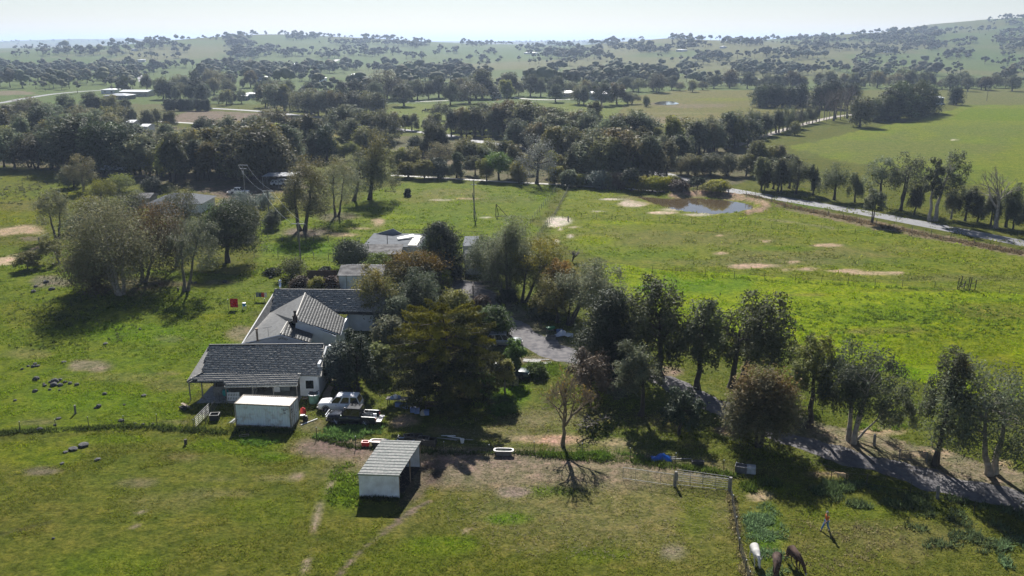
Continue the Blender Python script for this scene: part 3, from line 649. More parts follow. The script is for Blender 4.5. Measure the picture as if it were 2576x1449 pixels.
def grow(kind, h, w, cb, seed, n, leaf, stems=1, lobes=12, lean=0.0, top=None, topamt=.6, open_=.5, twigs=3, sides=5, tr=None, dep=1.0, airy=0.0):
    """tree of height h, crown width w, lowest foliage at cb*h; returns trunk and crown arrays"""
    g = np.random.default_rng(seed)
    V, F = [], []; C = []; AX = []; LT = []
    hc = h * (1 - cb); zc = h * cb + hc * .5
    tr = tr or (.022 * h + .03 * w / 2)
    off = np.array([lean, 0, 0])
    if kind in ('gum', 'round', 'pine', 'casu'):
        L = []
        for i in range(lobes):
            u = (i + .5) / lobes
            if kind == 'gum':
                zz = (1 - 1.55 * u) if u < .8 else g.uniform(-.6, .5)
                rr = math.sqrt(max(0, 1 - zz * zz)) * (1 if zz > -.2 else .9)
                th = i * 2.39996 + g.uniform(-.4, .4)
                k = g.uniform(.62, .80) if not airy or i % 4 else g.uniform(.30, .5)
                c = np.array([math.cos(th) * rr * w / 2 * k, math.sin(th) * rr * w / 2 * k * dep, zc + zz * hc / 2 * k * (1.05 if zz > 0 else .95)])
                q_ = 1 - .36 * airy; r = np.array([w * g.uniform(.19, .28) * q_, w * g.uniform(.19, .28) * dep * q_, min(hc * g.uniform(.15, .23), w * .25) * q_])
            elif kind == 'round':
                zz = 1 - 1.7 * u; rr = math.sqrt(max(0, 1 - zz * zz)); th = i * 2.39996
                c = np.array([math.cos(th) * rr * w / 2 * .62, math.sin(th) * rr * w / 2 * .62 * dep, zc + zz * hc / 2 * .62])
                r = np.array([w * .24, w * .24 * dep, hc * .22]) * g.uniform(.85, 1.2)
            elif kind == 'pine':
                zz = u; rr = (1 - .62 * u ** 1.6) * (.75 + .25 * math.sin(i * 1.7)); th = i * 2.39996 + g.uniform(-.3, .3)
                q = .68 if i < lobes - 2 else .2
                c = np.array([math.cos(th) * rr * w / 2 * q, math.sin(th) * rr * w / 2 * q * dep, h * cb + hc * (.10 + .80 * u)])
                r = np.array([w * .22, w * .22 * dep, hc * .10 + .06 * w]) * g.uniform(.8, 1.2)
            else:
                zz = g.uniform(0, 1); rr = math.sqrt(g.uniform(0, 1)) * (1 - .55 * abs(zz - .35)); th = i * 2.39996
                c = np.array([math.cos(th) * rr * w / 2 * .75, math.sin(th) * rr * w / 2 * .75 * dep, h * cb + hc * (.18 + .68 * zz * (1 - .25 * rr))])
                r = np.array([w * .15, w * .15 * dep, hc * .22]) * g.uniform(.8, 1.2)
            L.append((c + off * (c[2] / h), r))
        # stems
        st = []
        for s in range(stems):
            a = s * 2 * math.pi / stems + g.uniform(0, 1)
            sp = 0 if stems == 1 else w * .16
            topz = h * (cb + (.55 if kind in ('gum', 'round') else .85) * (1 - cb))
            b0 = np.array([math.cos(a) * tr * .8 * (stems > 1), math.sin(a) * tr * .8 * (stems > 1), -.15])
            b1 = np.array([math.cos(a) * sp, math.sin(a) * sp * dep, topz]) + off * (topz / h)
            P = curve(b0, b1, g, .0, 7, .03); rr = np.linspace(tr / math.sqrt(stems) * 1.15, tr * .34 / math.sqrt(stems), 7); rr[0] *= 1.35
            tube(V, F, P, rr, sides + 1); st.append((P, rr))
        for c, r in L:
            P, rr = st[int(np.argmin([np.linalg.norm((s[0][4] - c)[:2]) for s in st]))]
            zt = min(c[2] - .28 * np.linalg.norm((c - P[3])[:2]) - .1 * hc, P[-1][2]); k = int(np.clip(np.searchsorted(P[:, 2], zt), 1, 6))
            k = max(k, 2 if cb < .25 else 3)
            q = curve(P[k], c, g, .10 if kind == 'gum' else -.02, 5, .06)
            r0 = min(rr[k] * .66, tr * (.42 + .12 * airy))
            tube(V, F, q, np.linspace(r0, r0 * .25, 5), max(3, sides - 1))
            for _ in range(twigs):
                d = g.normal(0, 1, 3); d[2] = abs(d[2]) * .8; d /= np.linalg.norm(d)
                tube(V, F, curve(q[3 if g.random() < .6 else 2], c + d * r * .85, g, .04, 3, .05), [r0 * .28, r0 * .18, r0 * .07], 3)
        vol = np.array([np.prod(r) ** .66 for c, r in L]); vol /= vol.sum()
        for (c, r), f in zip(L, vol):
            m = max(4, int(n * f)); ns = max(3, int(7 + 6 * open_))
            d = g.normal(0, 1, (ns, 3)); d /= np.linalg.norm(d, axis=1)[:, None]; d[:, 2] = np.where(d[:, 2] < -.35, -d[:, 2], d[:, 2])
            sc = c + d * r * g.uniform(.55, .95, (ns, 1))
            lt = g.uniform(.78, 1.22); sb = g.uniform(.85, 1.15, ns)
            j = g.integers(0, ns, m)
            sd = r * (.34 - .08 * open_ - .06 * airy) * (1.0 if kind != 'casu' else np.array([.8, .8, 1.5]))
            pp = sc[j] + g.normal(0, 1, (m, 3)) * sd
            if kind == 'gum': pp[:, 2] -= np.abs(g.normal(0, .10, m)) * r[2] * 2
            C.append(pp); LT.append(lt * sb[j] * g.uniform(.8, 1.2, m))
            AX.append(pp - (c - np.array([0, 0, r[2] * (1.5 if kind == 'casu' else .6)])))
    elif kind == 'cedar':
        P = np.array([[0, 0, -.2], [.05, 0, h * .4], [0, .05, h * .84]]); tube(V, F, P, [tr * 1.5, tr, tr * .2], 7)
        lev = 11
        for l in range(lev):
            u = l / (lev - 1); z = h * (.13 + .71 * u); R = w / 2 * (1.0 + .06 * u - .50 * u ** 2.6)
            nb = int(11 - 3 * u)
            for b_ in range(nb):
                a = 2 * math.pi * (b_ + .5 * (l % 2)) / nb + g.uniform(-.22, .22); R2 = R * g.uniform(.8, 1.08)
                tip = np.array([math.cos(a) * R2, math.sin(a) * R2, z + h * (.05 + .03 * u) - R2 * .09])
                q = curve((0, 0, z * .96), tip, g, .08, 6, .02); tube(V, F, q, np.linspace(tr * .26, .015, 6), 3)
                m = int(n / (lev * 9.5))
                t = g.uniform(.22, 1, m) ** .8; base = np.stack([np.interp(t, np.linspace(0, 1, 6), q[:, k]) for k in range(3)], 1)
                side = np.array([-math.sin(a), math.cos(a), 0]); lat = g.normal(0, 1, m) * (.10 + .17 * t) * R2 * .75 * (1.12 - t)
                dr = -np.abs(g.normal(0, .10, m)) * (.4 + t) - np.abs(lat) * .28
                pp = base + side * lat[:, None]; pp[:, 2] += dr + g.normal(0, .05, m)
                C.append(pp); AX.append(np.tile(np.array([math.cos(a), math.sin(a), -.55]), (m, 1)) + side * np.sign(lat)[:, None] * .5)
                LT.append(g.uniform(.8, 1.2) * (0.85 + .3 * t) * g.uniform(.85, 1.15, m))
    elif kind == 'bare':
        def rec(p, d, L, r, lv):
            e = p + d * L
            q = curve(p, e, g, .02, 4, .05); tube(V, F, q, np.linspace(r, r * .68, 4), 6 if lv < 2 else (4 if lv < 3 else 3))
            if lv >= lobes:
                if n and g.random() < (.22 if n == 1 else 1): C.append(e + g.normal(0, .18, (max(1, n), 3))); AX.append(np.tile(d, (max(1, n), 1))); LT.append(g.uniform(.7, 1.3, max(1, n)))
                return
            for i in range(2 if lv else 4) if g.random() < .45 else range(3 if lv else 4):
                dd = d * .85 + g.normal(0, .42, 3) * (1.0 if lv else .75) * np.array([1, dep, .75]); dd[2] += open_ * .38
                dd /= np.linalg.norm(dd)
                rec(e if g.random() < .7 else q[2], dd, L * g.uniform(.66, .86), r * (.66 if lobes > 5 else .60), lv + 1)
        rec(np.array([0, 0, -.15]), np.array([lean / h, 0, 1.0]), h * cb, tr, 0)
        A = np.array(V)
        sx = w / (np.percentile(A[:, 0], 99.5) - np.percentile(A[:, 0], .5) + 1e-6); sz = h / A[:, 2].max()
        up = np.clip(A[:, 2] / (h * cb * 1.2), 0, 1)
        V = [np.array([x * (1 + (sx - 1) * u), y * (1 + (sx - 1) * u), z * sz]) for (x, y, z), u in zip(A, up)]
        if C:
            cc = np.concatenate(C); cc = cc * np.array([sx, sx, sz]); C = [cc]
    if C:
        C = np.concatenate(C); AX = np.concatenate(AX); LT = np.concatenate(LT)
        if kind == 'cedar':
            C[:, 2] *= h / np.percentile(C[:, 2], 98.5); C[:, :2] *= w / (np.percentile(C[:, 0], 98.9) - np.percentile(C[:, 0], 1.1)); C[:, 0] += lean
        if kind in ('gum', 'round', 'pine', 'casu'):
            lo, hi = np.percentile(C[:, 2], 1.5), np.percentile(C[:, 2], 98.5)
            C[:, 2] = h * cb + (np.clip((C[:, 2] - lo) / (hi - lo), -.05, 1.06)) * hc
            wx = np.percentile(C[:, 0], 98.8) - np.percentile(C[:, 0], 1.2)
            mx = (np.percentile(C[:, 0], 97.5) + np.percentile(C[:, 0], 2.5)) / 2
            C[:, 0] = (C[:, 0] - mx) * (w / wx) + lean; C[:, 1] *= min(1.25, w / wx)
        asp, droop, up = dict(gum=(.50, .5, .35), round=(.6, .0, .5), pine=(.40, -.3, .4), casu=(.22, -.6, .3), cedar=(.30, .35, .55), bare=(.8, 0, .3))[kind]
        LV, LF = leaves(C, g, leaf, asp, droop, up, AX / (np.linalg.norm(AX, axis=1)[:, None] + 1e-9))
        T = np.repeat(LT[:, None], 3, 1) * np.array([1, 1, 1])
        hue = g.normal(0, .06, len(C)); T[:, 0] *= 1 + hue; T[:, 2] *= 1 - hue
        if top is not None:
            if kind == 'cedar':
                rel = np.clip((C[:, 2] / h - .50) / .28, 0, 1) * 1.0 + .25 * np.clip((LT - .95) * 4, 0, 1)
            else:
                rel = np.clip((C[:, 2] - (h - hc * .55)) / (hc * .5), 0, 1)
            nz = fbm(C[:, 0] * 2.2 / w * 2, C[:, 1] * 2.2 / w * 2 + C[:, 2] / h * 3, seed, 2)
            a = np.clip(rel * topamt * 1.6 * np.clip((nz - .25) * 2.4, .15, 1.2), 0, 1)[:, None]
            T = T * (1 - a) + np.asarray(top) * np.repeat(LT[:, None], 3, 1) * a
        T = np.repeat(T, 3, 0)
    else:
        LV, LF, T = np.zeros((0, 3)), np.zeros((0, 3), int), np.zeros((0, 3))
    return (np.array(V), np.array(F)), (LV, LF, T)

BARK = dict(tan=mat('twig_bark', (.17, .135, .085), .9, var=.3, scale=3.0), pale=mat("pale_gum_bark", (.30, .27, .235), .8, var=.35, scale=2.0), grey=mat("grey_bark", (.13, .115, .10), .9, var=.35, scale=2.5), dark=mat("dark_bark", (.060, .050, .042), .95, var=.3, scale=3.0))
LEAF = {k: leaf_mat("leaf_" + k, c, t) for k, (c, t) in dict(
    gumgrey=((.092, .106, .060), .36), gumbrown=((.100, .102, .050), .36), olive=((.110, .116, .034), .36), dark=((.034, .046, .024), .18),
    pine=((.054, .068, .028), .22), green=((.075, .120, .022), .28), yellow=((.125, .135, .018), .30), blue=((.085, .105, .088), .16),
    silver=((.150, .155, .130), .16), casu=((.090, .102, .050), .32), brown=((.085, .062, .042), .12), cedar=((.038, .054, .028), .18), gold=((.20, .14, .03), .3)).items()}
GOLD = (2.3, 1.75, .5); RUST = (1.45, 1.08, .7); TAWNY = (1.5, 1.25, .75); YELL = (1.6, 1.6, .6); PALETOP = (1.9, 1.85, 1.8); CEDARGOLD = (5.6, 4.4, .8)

def make_plant(name, label, cat, loc, arr, leafm, bark, group=None, rz=0.0, crown='crown', stem='trunk'):
    (V, F), (LV, LF, T) = arr
    o = empty(name, loc, label, cat, group, rz)
    if len(V): link(stem, mesh_np(stem, V, F, [BARK[bark]], smooth=True), o)
    if len(LV): link(crown, mesh_np(crown, LV, LF, [LEAF[leafm]], T), o)
    return o

def hero(bx, by, x0, x1, yt, kind, leafm, label, seed, cb=.32, name='gum_tree', cat='tree', bark='grey', n=5200, leaf=.30, z=0.0, group=None, **kw):
    """a tree measured in the photograph: foot, crown edges and top"""
    G = at(bx, by, z); h = hgt(G.y, yt); s = ppm(G.y, h * .65)
    w = (x1 - x0) / s
    kw.setdefault('lean', ((x0 + x1) / 2 - bx) / s)
    if kind == 'gum' and 'airy' not in kw: kw['airy'] = .9; kw['lobes'] = int(kw.get('lobes', 12) * 1.6)
    arr = grow(kind, h, w, cb, seed, int(n * (1.5 if kind == 'gum' else 2.5)) if n > 10 else n, leaf * (.88 if n > 10 else 1), **kw)
    return make_plant(name, label, cat, G, arr, leafm, bark, group)

# ---- the big gums and conifers on the left
hero(303, 742, 172, 400, 512, 'gum', 'gumbrown', "huge spreading gum with pale forked trunk, leftmost of the clump on the left slope", 101, .20, n=17000, leaf=.34, stems=4, lobes=26, bark='pale', tr=.5, airy=.2)
hero(360, 708, 300, 482, 524, 'gum', 'gumbrown', "big gum with rusty crown top beside the huge forked gum on the left slope", 102, .22, n=11000, leaf=.34, stems=3, lobes=20, airy=.3, bark='grey', top=RUST, topamt=.8)
hero(467, 732, 436, 560, 556, 'gum', 'gumgrey', "slim grey gum with bent double stem standing near the red blanket", 103, .36, n=5000, stems=2, lobes=12, bark='grey')
hero(573, 660, 498, 662, 512, 'pine', 'pine', "dark green broad pine behind the slim grey gum left of the house", 104, .24, 'pine_tree', bark='dark', n=8500, leaf=.36, lobes=22)
hero(238, 728, 180, 300, 636, 'round', 'brown', "dark dense low tree under the left edge of the huge forked gum", 105, .05, 'scrub_tree', bark='dark', n=5200, lobes=12)
hero(444, 671, 400, 500, 556, 'gum', 'gumgrey', "thin gum with a bare leaning stem behind the big rusty gum", 106, .42, n=2600, lobes=9)
hero(145, 602, 98, 192, 483, 'gum', 'gumbrown', "dark gum standing by the dirt track at the far left", 107, .36, n=4800, lobes=12, bark='dark', stems=2)
hero(149, 663, 100, 160, 598, 'gum', 'olive', "small olive tree between the dirt track and the big gums", 108, .25, 'small_tree', n=2200, lobes=8)
hero(70, 678, 44, 101, 636, 'round', 'olive', "low olive bush beside the dirt track on the left", 109, .2, 'bush', 'bush', n=1600, lobes=7)
hero(468, 590, 414, 512, 470, 'gum', 'gumgrey', "bushy gum with tan crown top hiding the left neighbour's roof", 110, .12, n=4600, lobes=13, top=TAWNY, topamt=.7)
hero(628, 590, 604, 656, 524, 'round', 'olive', "round wattle with bright yellow top beside the broad dark pine", 111, .1, 'wattle', 'shrub', n=2200, lobes=8, top=YELL, topamt=1)
hero(560, 590, 515, 605, 518, 'round', 'green', "green bushy tree behind the broad dark pine", 112, .1, 'bushy_tree', n=3000, lobes=10, top=YELL, topamt=.35)
hero(606, 537, 562, 650, 486, 'round', 'blue', "blue grey spreading shrub in front of the parked white farm ute", 113, .05, 'shrub', 'shrub', n=3200, lobes=10)
hero(658, 520, 636, 690, 486, 'round', 'blue', "smaller blue grey shrub beside the left power pole", 114, .05, 'shrub', 'shrub', n=1500, lobes=7)
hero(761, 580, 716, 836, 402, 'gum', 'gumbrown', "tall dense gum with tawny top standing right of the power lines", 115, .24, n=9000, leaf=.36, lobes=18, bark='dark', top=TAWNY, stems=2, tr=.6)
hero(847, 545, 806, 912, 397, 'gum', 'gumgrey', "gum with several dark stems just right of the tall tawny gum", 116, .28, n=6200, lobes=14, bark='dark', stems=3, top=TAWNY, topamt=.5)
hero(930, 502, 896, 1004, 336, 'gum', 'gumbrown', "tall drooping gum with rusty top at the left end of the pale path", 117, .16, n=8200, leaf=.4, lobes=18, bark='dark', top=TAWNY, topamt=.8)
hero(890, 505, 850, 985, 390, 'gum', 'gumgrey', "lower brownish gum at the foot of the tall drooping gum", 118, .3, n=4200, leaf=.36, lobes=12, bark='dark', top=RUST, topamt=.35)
hero(381, 488, 357, 406, 446, 'round', 'dark', "black green rounded shrub behind the left neighbour's house", 119, .02, 'shrub', 'shrub', n=2200, lobes=9)
hero(211, 482, 170, 250, 393, 'gum', 'gumbrown', "domed tawny gum at the edge of the left paddock", 120, .25, n=4600, leaf=.34, lobes=12, top=TAWNY, topamt=.5)
for k, (bx, by, x0, x1, yt, lf, lb) in enumerate([
    (255, 500, 222, 292, 452, 'yellow', "yellow green wattle between the domed gum and the neighbour's house"), (300, 482, 270, 335, 440, 'olive', "olive bush under the open shelter on the left"),
    (220, 545, 190, 262, 497, 'yellow', "yellow flowering wattle in front of the dark gum by the track"), (270, 545, 236, 310, 500, 'olive', "olive shrub second from the yellow wattle above the big gums"),
    (325, 535, 285, 372, 482, 'gumgrey', "brown grey shrub at the left end of the neighbour's roof"), (205, 585, 165, 240, 540, 'gumgrey', "grey scrub behind the left flank of the huge gum"),
    (700, 545, 676, 726, 512, 'olive', "olive shrub under the power lines left of the tall tawny gum"), (728, 520, 712, 746, 484, 'yellow', "bright yellow green sapling against the tall tawny gum"), (682, 575, 664, 706, 530, 'gumgrey', "scrappy grey bush at the foot of the middle power pole")]):
    hero(bx, by, x0, x1, yt, 'round', lf, lb, 130 + k, .05, 'shrub', 'shrub', n=1900, leaf=.3, lobes=8, group=None, top=YELL if lf in ('yellow', 'olive') else None, topamt=.5)

# ---- garden trees round the house
hero(1132, 694, 1063, 1168, 564, 'pine', 'dark', "very dark dense tree right of the tin sheds", 201, .05, 'evergreen_tree', bark='dark', n=9000, leaf=.32, lobes=24)
hero(888, 676, 842, 926, 608, 'round', 'dark', "dark evergreen tree at the left end of the tin sheds", 202, .05, 'evergreen_tree', bark='dark', n=4200, lobes=12)
hero(952, 690, 918, 992, 641, 'round', 'green', "green bushy tree between the painted roof shed and the tin sheds", 203, .05, 'bushy_tree', n=2800, lobes=9)
hero(1048, 722, 975, 1122, 638, 'round', 'olive', "broad wattle with golden flowering crown in front of the tin sheds", 204, .08, 'wattle', 'tree', n=8000, lobes=16, top=GOLD, topamt=.95)
hero(958, 812, 888, 1004, 678, 'gum', 'olive', "olive tree overhanging the rear roof of the house", 205, .12, 'olive_tree', n=8000, lobes=16, top=TAWNY, topamt=.6)
hero(1042, 806, 994, 1104, 686, 'gum', 'gumgrey', "grey brown gum behind the big cedar, second tree from the house roof", 206, .12, n=7200, lobes=15)
hero(1142, 820, 1098, 1186, 733, 'round', 'olive', "round tawny bush tree between the cedar and the gravel drive", 207, .08, 'bushy_tree', n=3600, lobes=10, top=TAWNY, topamt=.5)
hero(1012, 830, 948, 1050, 752, 'round', 'gumgrey', "low grey brown tree at the corner of the tiled house roof", 208, .1, 'scrub_tree', n=4200, lobes=11)
hero(975, 880, 944, 1016, 800, 'round', 'gumgrey', "small brown crowned tree left of the big cedar", 209, .2, 'small_tree', n=3000, lobes=9)
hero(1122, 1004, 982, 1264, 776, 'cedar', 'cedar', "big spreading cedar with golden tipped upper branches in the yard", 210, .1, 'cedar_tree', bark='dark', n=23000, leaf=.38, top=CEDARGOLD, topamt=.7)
hero(1238, 852, 1192, 1282, 778, 'round', 'green', "bright green bush at the bend of the gravel drive", 211, .02, 'bush', 'bush', n=5200, lobes=13)
hero(862, 968, 812, 910, 868, 'round', 'blue', "grey green shrub against the right end of the house", 212, .05, 'shrub', 'shrub', n=4200, lobes=11)
hero(902, 982, 860, 945, 838, 'gum', 'dark', "dark slender tree between the house and the cedar", 213, .22, 'evergreen_tree', bark='dark', n=4200, lobes=11)
hero(952, 945, 925, 990, 872, 'round', 'olive', "olive shrub under the left branches of the cedar", 214, .05, 'shrub', 'shrub', n=2400, lobes=8)
hero(1294, 948, 1268, 1321, 858, 'gum', 'green', "small leafy green tree beside the dark green parked wagon", 215, .3, 'small_tree', n=2600, lobes=9, leaf=.28)
hero(1271, 1006, 1247, 1292, 908, 'round', 'olive', "little round headed standard tree in front of the blue drum", 216, .55, 'small_tree', n=1700, lobes=7, leaf=.24)
hero(1246, 715, 1180, 1300, 590, 'casu', 'casu', "tall feathery she oak on the inner side of the gravel loop", 217, .15, 'she_oak', bark='grey', n=6000, lobes=20, stems=2, leaf=.42)
hero(1280, 742, 1225, 1345, 556, 'casu', 'casu', "tallest feathery she oak left of the golden wattle by the drive", 218, .16, 'she_oak', bark='grey', n=8000, lobes=24, stems=2, leaf=.42)
hero(1218, 690, 1178, 1262, 600, 'casu', 'casu', "pale she oak in front of the half hidden sheds", 219, .12, 'she_oak', n=3800, lobes=14, leaf=.4)
hero(1318, 760, 1292, 1426, 610, 'gum', 'olive', "drive side wattle with golden yellow crown", 220, .22, 'wattle', bark='dark', n=7200, lobes=15, stems=2, top=GOLD, topamt=.95)
hero(1350, 782, 1348, 1458, 656, 'gum', 'olive', "drive side tree with an orange crown top", 221, .25, 'wattle', bark='dark', n=6400, lobes=14, stems=2, top=(1.9, 1.25, .55), topamt=.6)
hero(1432, 818, 1404, 1568, 666, 'gum', 'gumgrey', "grey leaved wide gum right of the orange topped tree", 222, .24, n=8200, lobes=17, stems=3, bark='dark')
hero(1404, 812, 1340, 1440, 700, 'gum', 'olive', "leaning olive tree with low branches over the wheelbarrow", 223, .25, 'olive_tree', n=4000, lobes=11, bark='dark')
hero(1384, 790, 1336, 1400, 740, 'round', 'yellow', "yellow green bush under the drive side trees", 224, .05, 'bush', 'bush', n=1600, lobes=7)
hero(1526, 940, 1452, 1602, 738, 'pine', 'dark', "black green dense pine leftmost of the pine row by the drive", 225, .03, 'pine_tree', bark='dark', n=9500, leaf=.36, lobes=26)
hero(1662, 950, 1560, 1730, 710, 'gum', 'pine', "large dark pine second in the pine row by the drive", 226, .18, 'pine_tree', bark='dark', n=8000, leaf=.38, lobes=18)
hero(1754, 978, 1698, 1820, 758, 'gum', 'pine', "open limbed pine with a bare dark trunk beside the drive", 227, .30, 'pine_tree', bark='dark', n=5000, leaf=.36, lobes=13)
hero(1848, 975, 1806, 1984, 752, 'gum', 'pine', "widest dark pine with long sideways limbs at the right of the pine row", 228, .26, 'pine_tree', bark='dark', n=8500, leaf=.36, lobes=16, stems=2, tr=.5)
hero(1484, 1010, 1434, 1538, 888, 'gum', 'brown', "dark brownish low tree in front of the black green pine", 229, .2, 'scrub_tree', bark='dark', n=3800, lobes=11)
hero(1612, 1046, 1546, 1652, 868, 'gum', 'gumgrey', "thin grey gum with leaning dark trunk in front of the pine row", 230, .42, n=4200, lobes=12, bark='dark')
hero(1708, 1092, 1664, 1760, 984, 'gum', 'dark', "small dark tree behind the blue tarpaulin", 231, .3, 'small_tree', bark='dark', n=2800, lobes=9)
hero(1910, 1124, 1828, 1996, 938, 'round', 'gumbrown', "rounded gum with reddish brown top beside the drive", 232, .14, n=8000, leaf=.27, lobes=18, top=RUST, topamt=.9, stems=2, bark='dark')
hero(2036, 1076, 1984, 2082, 846, 'gum', 'olive', "slender gum with one straight dark stem behind the drive", 233, .36, n=4600, lobes=12, bark='dark', top=TAWNY, topamt=.4)
hero(2143, 1112, 2052, 2262, 876, 'gum', 'gumgrey', "pale limbed gum with forked white trunk on the far side of the drive", 234, .30, n=9000, leaf=.27, lobes=18, stems=3, bark='pale', tr=.42)
hero(2150, 1108, 2225, 2300, 985, 'gum', 'gumgrey', "low drooping bough of leaves reaching right from the pale limbed gum", 235, .18, n=1800, leaf=.25, lobes=6, bark='pale', tr=.13)
hero(2352, 1168, 2311, 2422, 886, 'gum', 'gumgrey', "two stemmed gum with rusty crown near the right edge", 236, .36, n=4600, leaf=.27, lobes=12, stems=2, bark='dark', top=RUST, topamt=.6)
hero(2494, 1192, 2338, 2590, 934, 'gum', 'gumgrey', "broad low gum with thick pale trunk at the right edge", 237, .26, n=10500, leaf=.27, lobes=20, stems=2, bark='pale', tr=.42)
hero(2720, 1235, 2620, 2830, 1000, 'gum', 'gumgrey', "gum just outside the right edge that shades the corner paddock", 238, .25, n=5000, lobes=14, bark='grey')
hero(2660, 1300, 2590, 2730, 1100, 'round', 'olive', "bushy tree just outside the right edge by the drive", 239, .1, n=2800, lobes=10, name='bushy_tree')
hero(1416, 1122, 1348, 1492, 922, 'bare', 'gold', "bare deciduous tree with a few yellow leaves standing on red soil", 240, .27, 'bare_tree', bark='tan', n=1, leaf=.20, lobes=7, open_=.40, tr=.26)
hero(1490, 1085, 1450, 1540, 1046, 'bare', 'olive', "low twiggy bush right of the bare yellow tree", 241, .22, 'bush', 'bush', n=4, leaf=.22, lobes=4, open_=.1, tr=.08)
hero(2505, 574, 2446, 2546, 411, 'bare', 'dark', "dead leafless grey gum standing by the road", 242, .40, 'dead_tree', bark='pale', n=0, lobes=5, open_=.35, tr=.55)
hero(1440, 660, 1420, 1462, 628, 'bare', 'dark', "small leafless shrub on the paddock edge behind the golden wattle", 243, .15, 'bare_shrub', 'shrub', bark='grey', n=0, lobes=4, open_=.4, tr=.08)
for k, (bx, by, x0, x1, yt, kd, lf, lb) in enumerate([
    (735, 704, 700, 774, 650, 'round', 'olive', "olive bush at the left end of the brown garden fence"), (752, 732, 732, 775, 696, 'round', 'brown', "brown clipped bush beside the silver flue"),
    (795, 732, 776, 818, 698, 'round', 'yellow', "yellow flowering bush behind the house roof"), (836, 732, 814, 854, 696, 'round', 'brown', "dull brown shrub against the white shed wall"),
    (687, 690, 668, 706, 676, 'round', 'dark', "small dark bush on the lawn left of the garden fence"), (818, 690, 806, 832, 672, 'round', 'dark', "tiny dark bush on the brown garden fence"),
    (1210, 985, 1180, 1240, 940, 'round', 'green', "green undergrowth at the right foot of the cedar"), (1262, 1030, 1228, 1300, 1000, 'round', 'green', "green weedy bush right of the crates under the cedar"), (1345, 945, 1322, 1375, 915, 'round', 'green', "low green bush right of the dark green wagon"),
    (930, 925, 905, 955, 880, 'round', 'green', "leafy green shrub in the garden left of the cedar"), (1190, 860, 1160, 1215, 825, 'round', 'olive', "olive bush behind the right shoulder of the cedar"), (1140, 705, 1120, 1166, 668, 'round', 'dark', "dark undergrowth at the foot of the very dark tree"), (1105, 722, 1088, 1135, 682, 'round', 'yellow', "yellow green bush right of the golden wattle"),
    (1208, 770, 1190, 1232, 745, 'round', 'brown', "brown scrub inside the gravel loop"), (1270, 760, 1250, 1300, 730, 'round', 'dark', "dark scrub under the tallest she oak"), (1365, 800, 1330, 1400, 770, 'round', 'dark', "dark scrub beside the drive under the orange tree")]):
    hero(bx, by, x0, x1, yt, kd, lf, lb, 260 + k, .02, 'bush', 'bush', n=1700, leaf=.26, lobes=8, top=YELL if lf == 'yellow' else None)

